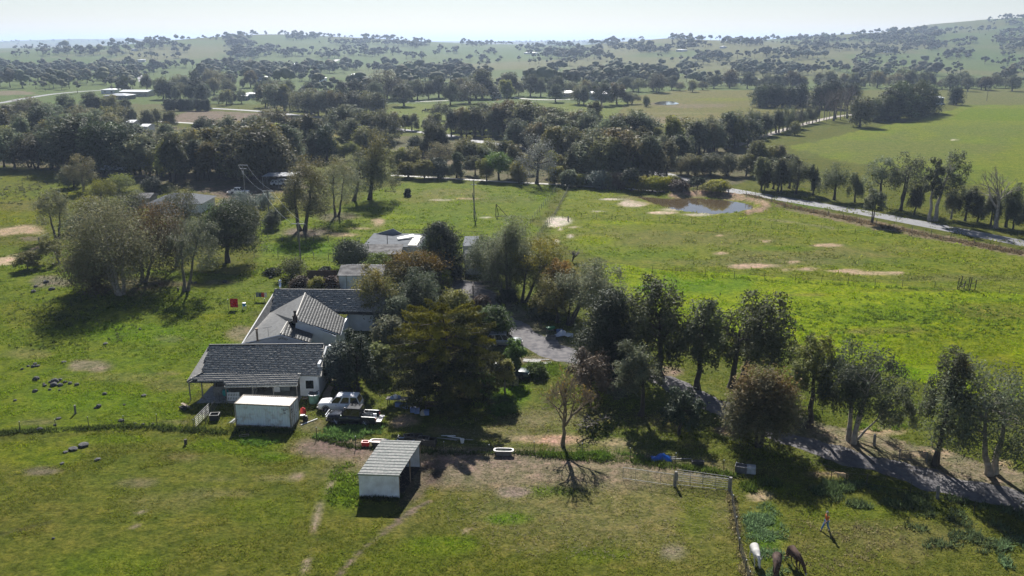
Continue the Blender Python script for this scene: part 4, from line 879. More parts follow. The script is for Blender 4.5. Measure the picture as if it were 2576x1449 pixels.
# ---- the trees along the road on the right
for k, (bx, by, x0, x1, yt, kd, lf, cb, lb) in enumerate([
    (2001, 489, 1976, 2032, 404, 'casu', 'casu', .2, "feathery she oak leftmost on the far side of the road"), (2045, 490, 2033, 2058, 418, 'casu', 'casu', .2, "thin she oak second along the far side of the road"),
    (2098, 503, 2058, 2133, 415, 'casu', 'casu', .22, "broad she oak with short trunk beside the road"), (2150, 509, 2132, 2170, 438, 'casu', 'casu', .2, "narrow she oak between the broad one and the roadside gums"),
    (2212, 517, 2170, 2258, 398, 'gum', 'gumgrey', .35, "grey roadside gum leftmost of the tall four"), (2266, 529, 2236, 2320, 390, 'gum', 'gumgrey', .36, "grey roadside gum with spreading stems, second of the tall four"),
    (2338, 556, 2316, 2356, 402, 'gum', 'gumgrey', .42, "leaning white trunked roadside gum, third of the tall four"), (2352, 556, 2350, 2414, 383, 'gum', 'gumgrey', .40, "tallest white trunked roadside gum with a dead side branch"),
    (2193, 562, 2171, 2217, 480, 'gum', 'gumgrey', .42, "small twin stemmed gum on the near verge of the road"),
    (2300, 540, 2284, 2318, 472, 'casu', 'casu', .3, "small she oak between the second and third tall roadside gums"), (2392, 552, 2374, 2412, 480, 'casu', 'casu', .25, "small she oak right of the white trunked gums"), (2427, 556, 2410, 2460, 472, 'casu', 'casu', .25, "she oak left of the dead grey gum"),
    (2458, 560, 2446, 2476, 496, 'casu', 'casu', .2, "low she oak at the foot of the dead grey gum"), (2492, 568, 2470, 2514, 494, 'casu', 'casu', .25, "she oak behind the dead grey gum"), (2530, 572, 2508, 2556, 466, 'casu', 'casu', .25, "she oak right of the dead grey gum"), (2548, 576, 2532, 2572, 506, 'casu', 'casu', .25, "she oak second from the right edge by the road"), (2580, 585, 2556, 2604, 498, 'casu', 'casu', .25, "she oak on the right edge by the road"),
    (1800, 490, 1766, 1836, 455, 'round', 'olive', .3, "yellow topped wattle on the bank of the brown pond"),
    (1350, 462, 1300, 1404, 345, 'gum', 'silver', .06, "large silver topped gum standing behind the pale path"), (1255, 452, 1220, 1288, 386, 'round', 'green', .35, "round headed green tree left of the large silver gum"),
    (1027, 447, 1000, 1044, 410, 'round', 'yellow', .2, "yellow green tree leftmost along the pale path"), (1068, 450, 1040, 1092, 405, 'round', 'olive', .2, "green topped tree second along the pale path"), (1102, 448, 1076, 1130, 400, 'round', 'dark', .12, "dark tree third along the pale path"), (1148, 448, 1130, 1168, 386, 'pine', 'pine', .1, "narrow conical conifer beside the pale path"),
    (1196, 440, 1168, 1218, 394, 'gum', 'gumgrey', .35, "thin open gum between the conifer and the round green tree"), (1225, 454, 1200, 1240, 402, 'casu', 'olive', .15, "slim olive sapling beside the round green tree"), (1305, 460, 1280, 1325, 408, 'casu', 'olive', .1, "olive sapling at the left foot of the silver gum"), (1395, 462, 1380, 1415, 420, 'casu', 'olive', .1, "slim olive sapling at the right foot of the silver gum"),
    (1112, 428, 1072, 1142, 360, 'gum', 'gumbrown', .3, "brown grey gum in front of the small mirror like dam"), (1430, 470, 1410, 1450, 430, 'round', 'gumgrey', .1, "grey shrub at the end of the double fence"), (1453, 470, 1440, 1470, 440, 'round', 'olive', .15, "small bush right of the double fence end"),
    (1505, 473, 1478, 1530, 432, 'round', 'blue', .02, "rounded grey shrub leftmost of three on the path"), (1532, 474, 1510, 1552, 436, 'round', 'gumgrey', .02, "rounded dark shrub, middle of three on the path"), (1557, 475, 1535, 1576, 437, 'round', 'brown', .05, "rounded dark shrub rightmost of three on the path"), (1588, 480, 1565, 1612, 425, 'pine', 'dark', .25, "dark conical sapling left of the yellow green hedge"),
    (1606, 481, 1580, 1632, 446, 'round', 'yellow', .2, "tallest yellow green bush at the left of the pond hedge"), (1640, 483, 1618, 1668, 446, 'round', 'yellow', .15, "yellow green bush, second in the pond hedge"), (1668, 483, 1648, 1690, 448, 'round', 'yellow', .15, "yellow green bush, third in the pond hedge"), (1688, 481, 1670, 1712, 445, 'round', 'olive', .2, "olive bush, last in the pond hedge"), (1706, 488, 1686, 1730, 455, 'round', 'brown', .02, "ball shaped grey brown shrub by the timber yards"), (1755, 480, 1730, 1776, 448, 'gum', 'dark', .3, "dark tree over the timber yards"), (1024, 494, 1018, 1032, 476, 'pine', 'dark', .02, "tiny conifer alone in the middle paddock")]):
    hero(bx, by, x0, x1, yt, kd, lf, lb, 300 + k, cb, dict(casu='she_oak', gum='gum_tree', round='bush', pine='conifer')[kd], 'tree' if kd != 'round' else 'bush', n=2900 if kd != 'casu' else 2300, leaf=.42 if kd != 'casu' else .55, lobes=12 if kd != 'casu' else 12,
         bark='pale' if 'white trunked' in lb else 'dark', twigs=2, stems=2 if 'twin' in lb or 'spreading' in lb else 1, top={'silver': PALETOP, 'yellow': YELL, 'olive': YELL}.get(lf), topamt=.7)

# ---- woodland trees: a few grown kinds, each standing tree a copy of one
KIND = []
def proto(kind, leafm, bark, seed, w, cb, n=4200, **kw):
    (V, F), (LV, LF, T) = grow(kind, 10.0, w, cb, seed, n, kw.pop('leaf', .58), twigs=1, sides=4, **kw)
    KIND.append((kind, mesh_np("trunk", V, F, [BARK[bark]], smooth=True), mesh_np("crown", LV, LF, [LEAF[leafm]], T), w))
    return len(KIND) - 1
K_GUM = [proto('gum', 'gumgrey', 'grey', 401, 8.6, .20, lobes=11), proto('gum', 'gumbrown', 'dark', 402, 9.8, .18, lobes=12, stems=2), proto('gum', 'gumgrey', 'grey', 403, 7.2, .22, lobes=10), proto('gum', 'gumbrown', 'dark', 404, 8.0, .16, lobes=11, top=TAWNY, topamt=.5)]
K_TALL = [proto('gum', 'gumgrey', 'dark', 405, 5.2, .28, lobes=9, stems=1), proto('gum', 'olive', 'dark', 406, 5.0, .30, lobes=9, top=TAWNY, topamt=.4), proto('gum', 'gumbrown', 'dark', 407, 5.8, .26, lobes=10)]
K_PINE = [proto('pine', 'pine', 'dark', 408, 8.2, .06, lobes=16), proto('pine', 'dark', 'dark', 409, 7.8, .06, lobes=16), proto('pine', 'blue', 'dark', 410, 8.0, .06, lobes=16)]
K_OLIVE = [proto('gum', 'olive', 'dark', 411, 7.4, .14, lobes=10, top=YELL, topamt=.3), proto('round', 'olive', 'dark', 412, 9.0, .10, lobes=10), proto('round', 'casu', 'dark', 413, 8.5, .08, lobes=10)]
K_CASU = [proto('casu', 'casu', 'dark', 414, 5.5, .22, lobes=14), proto('casu', 'casu', 'dark', 415, 4.4, .25, lobes=12)]
K_BARE = [proto('bare', 'dark', 'grey', 416, 4.5, .22, n=0, lobes=5, open_=.9, tr=.10), proto('casu', 'brown', 'grey', 417, 3.6, .12, n=320, lobes=12)]
K_CYP = [proto('pine', 'dark', 'dark', 418, 6.5, .04, lobes=14)]
MIX = K_GUM + K_GUM + K_TALL + K_PINE[:2] + K_OLIVE
NAME = {}
for ks, nm in ((K_GUM, 'gum_tree'), (K_TALL, 'slender_gum'), (K_PINE, 'pine_tree'), (K_OLIVE, 'bushy_tree'), (K_CASU, 'she_oak'), (K_BARE, 'bare_tree'), (K_CYP, 'cypress')):
    for q in ks: NAME[q] = nm

def plant(P, h, k, label, group, wf=1.0, name=None, cat='tree'):
    kind, tm, cm, w = KIND[k]
    o = empty(name or NAME[k], P, label, cat, group, rnd.uniform(0, 6.28))
    s = h / 10.0; o.scale = (s * wf, s * wf, s)
    if len(tm.vertices): link('trunk', tm, o)
    if len(cm.vertices): link('crown', cm, o)
    return o

ORD = "first second third fourth fifth sixth seventh eighth ninth tenth eleventh twelfth thirteenth fourteenth fifteenth sixteenth seventeenth eighteenth nineteenth twentieth".split()
def ordw(i): return ORD[i] if i < 20 else "twenty " + ORD[i - 20]
DESC = {}
for ks, ds in ((K_GUM, ("grey gum", "wide brown gum", "small grey gum", "tawny topped gum")), (K_TALL, ("slim grey gum", "slim olive gum", "slim brown gum")), (K_PINE, ("dark pine", "blackish pine", "blue green pine")), (K_OLIVE, ("olive tree", "rounded olive tree", "rounded grey tree")), (K_CASU, ("she oak", "thin she oak")), (K_BARE, ("leafless poplar", "twiggy poplar")), (K_CYP, ("clipped cypress",))):
    for q, d_ in zip(ks, ds): DESC[q] = d_
ROWN = ("front", "second", "third", "fourth", "fifth", "sixth", "seventh", "eighth", "ninth", "tenth", "eleventh", "twelfth", "thirteenth", "fourteenth")

def wood(place, group, rows):
    """trees whose feet follow lines seen in the photograph: (x0,y0,x1,y1,count,hmin,hmax,kinds,spread)"""
    order = sorted(range(len(rows)), key=lambda r: -(rows[r][1] + rows[r][3]))
    for r, (x0, y0, x1, y1, n, h0, h1, ks, jy) in enumerate(rows):
        xs = [x0 + (x1 - x0) * (i + .5) / n + rnd.uniform(-.35, .35) * abs(x1 - x0) / n for i in range(n)]
        ys = [y0 + (y1 - y0) * (x - x0) / (x1 - x0 + 1e-6) + rnd.uniform(-jy, jy) for x in xs]
        skipped = 0
        row = '' if len(rows) == 1 else ROWN[order.index(r)] + ' row of '
        for i, P in enumerate(PT(xs, ys)):
            if np.isnan(P[0]): continue
            k = rnd.choice(ks)
            if n > 6 and ks not in (K_CYP, K_BARE) and rnd.random() < .12: skipped += 1; continue
            i -= skipped
            lab = DESC[k] + (", " + ordw(i) + " from left" if n > 1 else "") + ", " + row + place
            if n == 1: lab = DESC[k] + " alone in the " + row + place
            if len(lab.replace(',', ' ').split()) > 16: lab = lab.replace(' from left', '')
            if len(lab.replace(',', ' ').split()) > 16: lab = lab.replace('rounded ', '').replace('small ', '').replace('wide ', '').replace(' topped', '')
            plant(Vector(P), rnd.uniform(h0, h1) * (1 if n < 3 or ks in (K_CYP, K_BARE) else rnd.choice((.62, .8, .92, 1.0, 1.0, 1.08, 1.18))), k, lab, group, rnd.uniform(.9, 1.3))

wood("the bush edging the left paddock", "trees of the dense left bush, front row", [(0, 424, 175, 424, 6, 10, 13, K_GUM, 4), (150, 424, 330, 440, 6, 13, 16.5, K_PINE, 5), (325, 442, 425, 442, 5, 10, 13, K_OLIVE + K_GUM, 4), (175, 470, 196, 470, 1, 5, 6, K_OLIVE, 1)])
wood("the deep bush left of the brown field", "trees of the dense left bush, middle rows", [(-20, 388, 330, 384, 12, 10, 13, MIX, 6), (-20, 360, 330, 352, 13, 10, 12, MIX, 6), (330, 400, 720, 392, 14, 9, 12, MIX, 8), (340, 365, 720, 356, 11, 8, 10.5, MIX, 6)])
wood("the stand behind the left neighbour's house", "slender gums behind the left neighbour's house", [(425, 458, 735, 446, 19, 10, 13.5, K_TALL, 6), (430, 436, 740, 424, 17, 11, 14, K_TALL + K_GUM, 5), (590, 455, 680, 455, 5, 15, 17, [K_GUM[1], K_GUM[3]], 4)])
wood("the belt by the left road", "trees beside the left road", [(5, 330, 440, 318, 15, 9, 12, MIX, 5), (-20, 304, 120, 300, 4, 8, 11, MIX, 4), (160, 300, 330, 288, 6, 10, 13, K_GUM, 4)])
wood("the trees below the brown field", "trees below the brown field", [(652, 345, 715, 345, 3, 9, 12, K_GUM + K_PINE[:1], 3), (740, 378, 760, 378, 2, 11, 12, K_PINE[:1], 2), (770, 392, 800, 392, 2, 12, 14, K_TALL, 2), (812, 402, 830, 402, 1, 11, 11.5, K_PINE[1:2], 1), (815, 322, 850, 320, 2, 5, 6, K_GUM, 1), (862, 345, 985, 352, 8, 9, 12, MIX, 5), (740, 402, 900, 405, 6, 6, 9, K_OLIVE, 6), (870, 372, 985, 385, 6, 7, 9, MIX, 5)])
wood("the dark clump above the cypress hedge", "dark clump above the cypress hedge", [(388, 250, 530, 254, 9, 9, 12, K_GUM + K_PINE[:2], 3)])
wood("the hedge along the far road", "cypress hedge along the far road", [(418, 278, 526, 279, 12, 6, 6.5, K_CYP, .3)])
wood("the scattered gums beyond the far road", "scattered gums beyond the far road", [(545, 262, 612, 262, 4, 7, 9, K_GUM, 3), (485, 222, 640, 218, 8, 11, 14, K_GUM, 5), (530, 240, 610, 232, 3, 9, 11, K_GUM, 3), (360, 232, 480, 225, 5, 10, 13, K_GUM, 4)])
wood("the wood left of the horse paddock", "thick wood beyond the far road", [(655, 272, 800, 283, 9, 10, 13, MIX, 4), (760, 290, 965, 290, 11, 11, 14, K_GUM, 5), (640, 250, 965, 262, 15, 11, 14, K_GUM + K_PINE[:2], 5)])
wood("the tree line behind the horse paddock", "long tree line behind the horse paddock", [(955, 250, 1500, 242, 24, 12, 16, K_GUM, 4), (1500, 236, 1900, 222, 16, 10, 15, K_GUM, 5)])
wood("single trees in the horse paddock", "single gums in the horse paddock", [(1012, 267, 1020, 267, 1, 12, 13, K_GUM[:2], 0), (1128, 264, 1136, 264, 1, 13, 14, K_GUM[:2], 0), (1178, 260, 1186, 260, 1, 13, 14, K_GUM, 0), (1274, 257, 1280, 257, 1, 13, 14, K_TALL, 0), (1393, 257, 1399, 257, 1, 11, 12, K_GUM, 0), (1450, 263, 1472, 263, 2, 11, 13, K_GUM, 1), (1510, 266, 1516, 266, 1, 13, 14, K_GUM[:2], 0), (1550, 263, 1556, 263, 1, 12, 13, K_GUM, 0), (1108, 302, 1114, 302, 1, 8, 8.6, K_GUM[1:2], 0), (1575, 262, 1595, 262, 2, 6, 7, K_GUM, 0), (1622, 268, 1630, 268, 1, 6, 6.5, K_OLIVE, 0)])
wood("the wood below the horse paddock", "dark wood between road and horse paddock", [(1130, 346, 1490, 342, 19, 10, 13, MIX, 4), (1135, 330, 1440, 330, 14, 9, 11, K_GUM + K_CASU, 4), (1280, 372, 1500, 372, 11, 9, 12, MIX, 6), (985, 328, 1110, 332, 8, 6, 8, K_GUM + K_TALL, 4), (1035, 392, 1125, 394, 6, 9, 12, K_PINE[:2] + K_CASU, 4), (1480, 320, 1500, 320, 1, 11, 12, K_TALL, 0)])
wood("the wood behind the brown pond", "thick wood behind the brown pond", [(1225, 415, 1500, 412, 13, 8, 11, MIX, 7), (1480, 452, 1690, 447, 12, 10, 13, K_GUM + K_TALL, 8), (1490, 420, 1730, 410, 14, 10, 13, MIX, 7), (1490, 385, 1860, 372, 18, 9, 12, MIX, 6), (1905, 474, 1990, 480, 6, 8, 10, K_TALL + K_CASU, 6), (1700, 440, 1840, 440, 7, 5, 6, K_GUM + K_OLIVE, 3), (1870, 440, 1985, 446, 7, 7, 8.5, K_GUM + K_TALL, 6), (1000, 425, 1060, 432, 3, 5, 7, K_OLIVE, 3), (1290, 440, 1480, 452, 8, 6, 9, K_OLIVE + K_TALL, 5), (1160, 412, 1240, 418, 4, 5, 7, K_OLIVE, 3)])
wood("the avenue along the sandy lane", "slim trees along the sandy lane", [(1735, 392, 1850, 372, 12, 9, 12, K_CASU + K_TALL, 3), (1800, 362, 1870, 355, 6, 9, 12, K_CASU + K_GUM, 3), (1850, 372, 1900, 368, 2, 10, 12, K_GUM, 2), (1870, 352, 2010, 322, 15, 8, 10.5, K_CASU, 2), (1995, 340, 2000, 340, 1, 5, 5.5, K_OLIVE, 0), (2005, 318, 2060, 306, 6, 7, 9, K_CASU, 2)])
wood("the grey clump on the sandy lane", "leafless poplars on the sandy lane", [(2058, 308, 2135, 298, 9, 14, 17, K_BARE, 4)])
wood("the pines ending the sandy lane", "dark pines at the end of the sandy lane", [(2150, 319, 2170, 319, 1, 13, 14, K_OLIVE[2:], 0), (2192, 308, 2338, 284, 14, 13, 15.5, K_PINE[:2], 2)])
wood("the clump in the yellow field", "isolated pine clump in the yellow field", [(1908, 270, 2028, 268, 9, 11, 13, K_PINE[:2], 2)])
wood("the tall pines by the poplars", "pair of tall pines by the poplars", [(2052, 273, 2096, 273, 4, 14, 16, K_PINE[:2], 1), (2125, 262, 2150, 262, 2, 12, 13, K_PINE[:2], 1)])
wood("the pair by the far green shed", "tree by the far green shed", [(2395, 264, 2412, 264, 2, 10, 11, K_PINE[:2], 1)])
wood("the belt above the right pastures", "tree belt above the right pastures", [(1900, 226, 2130, 218, 12, 9, 13, K_GUM, 4), (2130, 220, 2600, 226, 22, 10, 14, K_GUM, 6)])
# ---- far tree cover: nobody could count it
def far_cover():
    g = np.random.default_rng(5)
    reg = [(-30, 208, 338, 238, 60, 12, .1), (650, 224, 965, 236, 26, 13, .1), (960, 220, 1500, 231, 40, 14, .1), (2150, 200, 2600, 212, 24, 11, .2),  # pixel polygon box, count, height, clumpiness
        (0, 166, 345, 205, 520, 11, .12), (345, 168, 1000, 206, 420, 12, .35), (380, 176, 1000, 182, 70, 11, .1), (1000, 182, 1700, 214, 450, 13, .25), (1480, 190, 1900, 218, 120, 11, .3), (1620, 176, 2050, 200, 130, 12, .3),
        (0, 104, 450, 118, 200, 14, .3), (0, 118, 480, 136, 120, 13, .6), (0, 136, 480, 150, 60, 13, .6), (480, 120, 1000, 152, 260, 13, .62), (560, 88, 1000, 122, 300, 14, .45), (1000, 104, 1560, 120, 330, 13, .35), (1000, 118, 1640, 150, 260, 13, .6), (1100, 104, 1600, 110, 160, 14, .1), (1560, 98, 2100, 118, 330, 12, .3), (1600, 116, 2150, 150, 260, 12, .45), (1700, 148, 2200, 186, 90, 12, .6), (2050, 78, 2620, 118, 560, 12, .3), (2100, 116, 2620, 150, 260, 11, .45), (2150, 150, 2620, 205, 150, 11, .5), (1640, 92, 1745, 100, 46, 11, 0), (460, 96, 560, 106, 14, 12, .2), (630, 85, 720, 90, 40, 13, 0), (720, 86, 1000, 102, 50, 13, .2), (2480, 46, 2590, 66, 60, 11, .1), (2200, 80, 2330, 86, 40, 11, 0), (2330, 76, 2490, 88, 40, 11, .1), (1000, 150, 1700, 186, 60, 12, .7)]
    pts = []; hs = []
    for x0, y0, x1, y1, n, h, cl in reg:
        x = g.uniform(x0, x1, n * 3); y = g.uniform(y0, y1, n * 3)
        nz = fbm(x / 75, y / 7, 91, 2)
        keep = nz > np.quantile(nz, min(.66, cl + .27)); x, y = x[keep][:n], y[keep][:n]
        P = PT(x, y); ok = ~np.isnan(P[:, 0])
        pts.append(P[ok]); hs.append(h * g.uniform(.42, 1.0, ok.sum()) * g.choice([.8, 1.0, 1.2, 1.45], ok.sum()))
    for crest, xs in ((HA, np.linspace(-950, -250, 46)), (HB, np.linspace(420, 1400, 80))):
        xs = xs + g.normal(0, 12, len(xs)); yy = np.full(len(xs), 2830. if crest is HA else 2315.) + g.uniform(-60, 30, len(xs))
        pts.append(np.column_stack([xs, yy, terrain(xs, yy)])); hs.append(g.uniform(7, 15, len(xs)))
    P = np.concatenate(pts); Hh = np.concatenate(hs)
    tv = []
    bm = bmesh.new(); bmesh.ops.create_icosphere(bm, subdivisions=1, radius=1.0); bm.verts.ensure_lookup_table()
    iv = np.array([v.co[:] for v in bm.verts]); fi = np.array([[v.index for v in f.verts] for f in bm.faces]); bm.free()
    for s in range(10):                      # each crown: a few ragged leafy lumps on a stem
        w, cb = (9, 8, 10.5, 7.5, 9.5, 12, 7, 6.5, 11, 8)[s], (.25, .3, .18, .28, .2, .22, .06, .04, .2, .12)[s]
        VV, FF, TT = [], [], []; nv = 0
        for k in range(3 if s % 2 else 4):
            a = k * 2.4 + g.uniform(-.5, .5); rr = w * (.0 if k == 0 else g.uniform(.20, .30)); r = w * g.uniform(.20, .29)
            c = np.array([math.cos(a) * rr, math.sin(a) * rr, 10 * (cb + (1 - cb) * ((.72 if k == 0 else g.uniform(.3, .66))))])
            v = iv * g.uniform(.72, 1.25, (len(iv), 1)) * np.array([r, r, r * g.uniform(.7, .95)]) + c
            VV.append(v); FF.append(fi + nv); nv += len(iv); TT.append(np.full((len(iv), 3), g.uniform(.75, 1.2)))
        tk = np.array([[-.3, 0, 0], [.3, 0, 0], [0, .1, 5.5]]); VV.append(tk); FF.append(np.array([[nv, nv + 1, nv + 2]])); TT.append(np.full((3, 3), .7))
        tv.append((np.concatenate(VV), np.concatenate(FF), np.concatenate(TT)))
    VV, FF, TT = [], [], []; nv = 0
    for p, h in zip(P, Hh):
        v, f, T = tv[g.integers(0, 10)]
        a = g.uniform(0, 6.28); c, s = math.cos(a), math.sin(a); k = h / 10
        v = v * k * np.array([g.uniform(.9, 1.4), 1, 1])
        v = np.column_stack([v[:, 0] * c - v[:, 1] * s, v[:, 0] * s + v[:, 1] * c, v[:, 2]]) + p
        VV.append(v); FF.append(f + nv); nv += len(v); TT.append(T * g.uniform(.7, 1.25) * np.array([g.uniform(.85, 1.15), 1, g.uniform(.8, 1.1)]))
    me = mesh_np("woodland", np.concatenate(VV), np.concatenate(FF), [leaf_mat("far_foliage", (.060, .066, .040), .08, .8, .05)], np.concatenate(TT))
    tag(link("woodland", me), kind='stuff')
far_cover()
# ------------------------------------------------------------------ buildings
M = dict(
    tile=mat("weathered_roof_tile", (.22, .205, .18), .55, var=.35, scale=5, c2=(.31, .295, .26), spec=.2, detail=6),
    slate=mat("smooth_grey_tile", (.066, .067, .064), .55, var=.35, scale=2.2, bump=.3, detail=8),
    under=mat("roof_underlay", (.05, .05, .05), .8), white=mat("white_paint", (.72, .73, .74), .5, var=.08, scale=1.2), render=mat("white_render", (.66, .67, .68), .8, var=.10, scale=1.5),
    cream=mat("cream_fascia", (.55, .52, .46), .6), grey=mat("grey_timber", (.20, .19, .175), .85, var=.3), dkwood=mat("dark_timber", (.075, .062, .05), .85, var=.3), wood=mat("raw_timber", (.30, .23, .16), .8, var=.3),
    glass=mat("dark_glass", (.012, .014, .016), .06, spec=.8, var=.05), zinc=mat("zinc_sheet", (.15, .16, .17), .9, .0, spec=.04, var=.15, scale=.8, wave=('X', 5, .6)), zinc2=mat("old_zinc_sheet", (.17, .165, .16), .9, .0, spec=.04, var=.35, scale=1.1, wave=('X', 5, .5)),
    whtin=mat("white_tin_wall", (.66, .68, .70), .5, var=.10, scale=1.1, c2=(.76, .80, .84), wave=('X', 6, .35)), tinroof=mat("weathered_tin_roof", (.17, .20, .185), .75, var=.25, scale=5, c2=(.215, .21, .20), detail=8, spec=.2),
    steel=mat("galvanised_pipe", (.22, .22, .22), .55, .2, var=.12), black=mat("black_plastic", (.018, .018, .019), .5), rubber=mat("tyre_rubber", (.016, .016, .017), .85), chrome=mat("bright_metal", (.75, .76, .78), .18, 1.0, var=.05),
    red=mat("red_plastic", (.50, .025, .02), .45), brick=mat("dark_brick", (.06, .045, .04), .9, var=.4, scale=8), slab=mat("concrete", (.30, .29, .27), .9), whroof=mat("white_metal_roof", (.52, .54, .56), .5, var=.05), bluegrey=mat("blue_grey_wall", (.20, .23, .27), .6, var=.1), tan=mat("tan_wall", (.42, .36, .28), .8), greenshed=mat("dark_green_shed", (.06, .085, .08), .5), dark=mat("dark_matt_lining", (.05, .048, .045), .9))  # last entry: even near-black colour for walls, doors, bath and trough shells

TILE_ME = {}
def tile_mesh(w, l, m):
    """one interlocking roof tile: raised roll on the left, shallow pan, thick lower nose"""
    key = (round(w, 2), round(l, 2), m.name)
    if key in TILE_ME: return TILE_ME[key]
    pr = [(-.5, .035), (-.36, .06), (-.2, .038), (.1, .028), (.34, .042), (.5, .036)]
    V, F = [], []
    for v, dz in ((-.56, .04), (.5, .0)):
        for x, z in pr: V.append((x * w, v * l, z + dz))
    for x, z in pr: V.append((x * w, -.54 * l, -.02))
    n = len(pr)
    for i in range(n - 1):
        F.append((i, i + 1, n + i + 1, n + i)); F.append((2 * n + i, 2 * n + i + 1, i + 1, i))
    me = mesh_np("tile", V, np.array(F), [m]); TILE_ME[key] = me
    return me

def tile_slope(roof, org, poly, eave, m, w=.30, l=.34, single=0, stuffname='tile_field'):
    """lay tiles on a sloping polygon; eave = index pair of its lower edge. The first 'single' tiles (lowest courses first) are parts of their own."""
    P = [Vector(p) for p in poly]
    a, b = P[eave[0]], P[eave[1]]
    X = (b - a).normalized(); n = None
    N = Vector((0, 0, 0))
    for i in range(len(P)):
        N += P[i].cross(P[(i + 1) % len(P)])
    N.normalize()
    if N.z < 0: N = -N
    X = (X - N * X.dot(N)).normalized()
    Y = N.cross(X)
    if Y.z < 0: Y = -Y
    X = Y.cross(N)
    p2 = [((p - a).dot(X), (p - a).dot(Y)) for p in P]
    x0, x1 = min(p[0] for p in p2), max(p[0] for p in p2); y0, y1 = min(p[1] for p in p2), max(p[1] for p in p2)
    R = Matrix((X, Y, N)).transposed()
    me = tile_mesh(w, l, m)
    vv = np.array([v.co[:] for v in me.vertices]); ff = np.array([p.vertices[:] for p in me.polygons])
    A = np.array(R)
    BV, BF = [], []; k = 0; nv = 0
    for r in range(int((y1 - y0) / l) + 1):
        for c in range(int((x1 - x0) / w) + 1):
            px = x0 + (c + .5) * w; py = y0 + (r + .5) * l
            if not bool(in_poly(np.array([px]), np.array([py]), p2)[0]): continue
            pos = a + X * px + Y * py + N * (.02 + rnd.uniform(-.006, .012))
            if k < single:
                o = link("tile", me, roof, pos - Vector(org)); o.rotation_mode = 'QUATERNION'
                o.rotation_quaternion = (Matrix.Rotation(rnd.gauss(0, .012), 3, N) @ R).to_quaternion(); k += 1
            else:
                BV.append(vv @ A.T + np.array(pos - Vector(org)) + RNG.normal(0, .006, 3)); BF.append(ff + nv); nv += len(vv)
    if BV:
        tag(link(stuffname, mesh_np(stuffname, np.concatenate(BV), np.concatenate(BF), [m]), roof), kind='stuff')

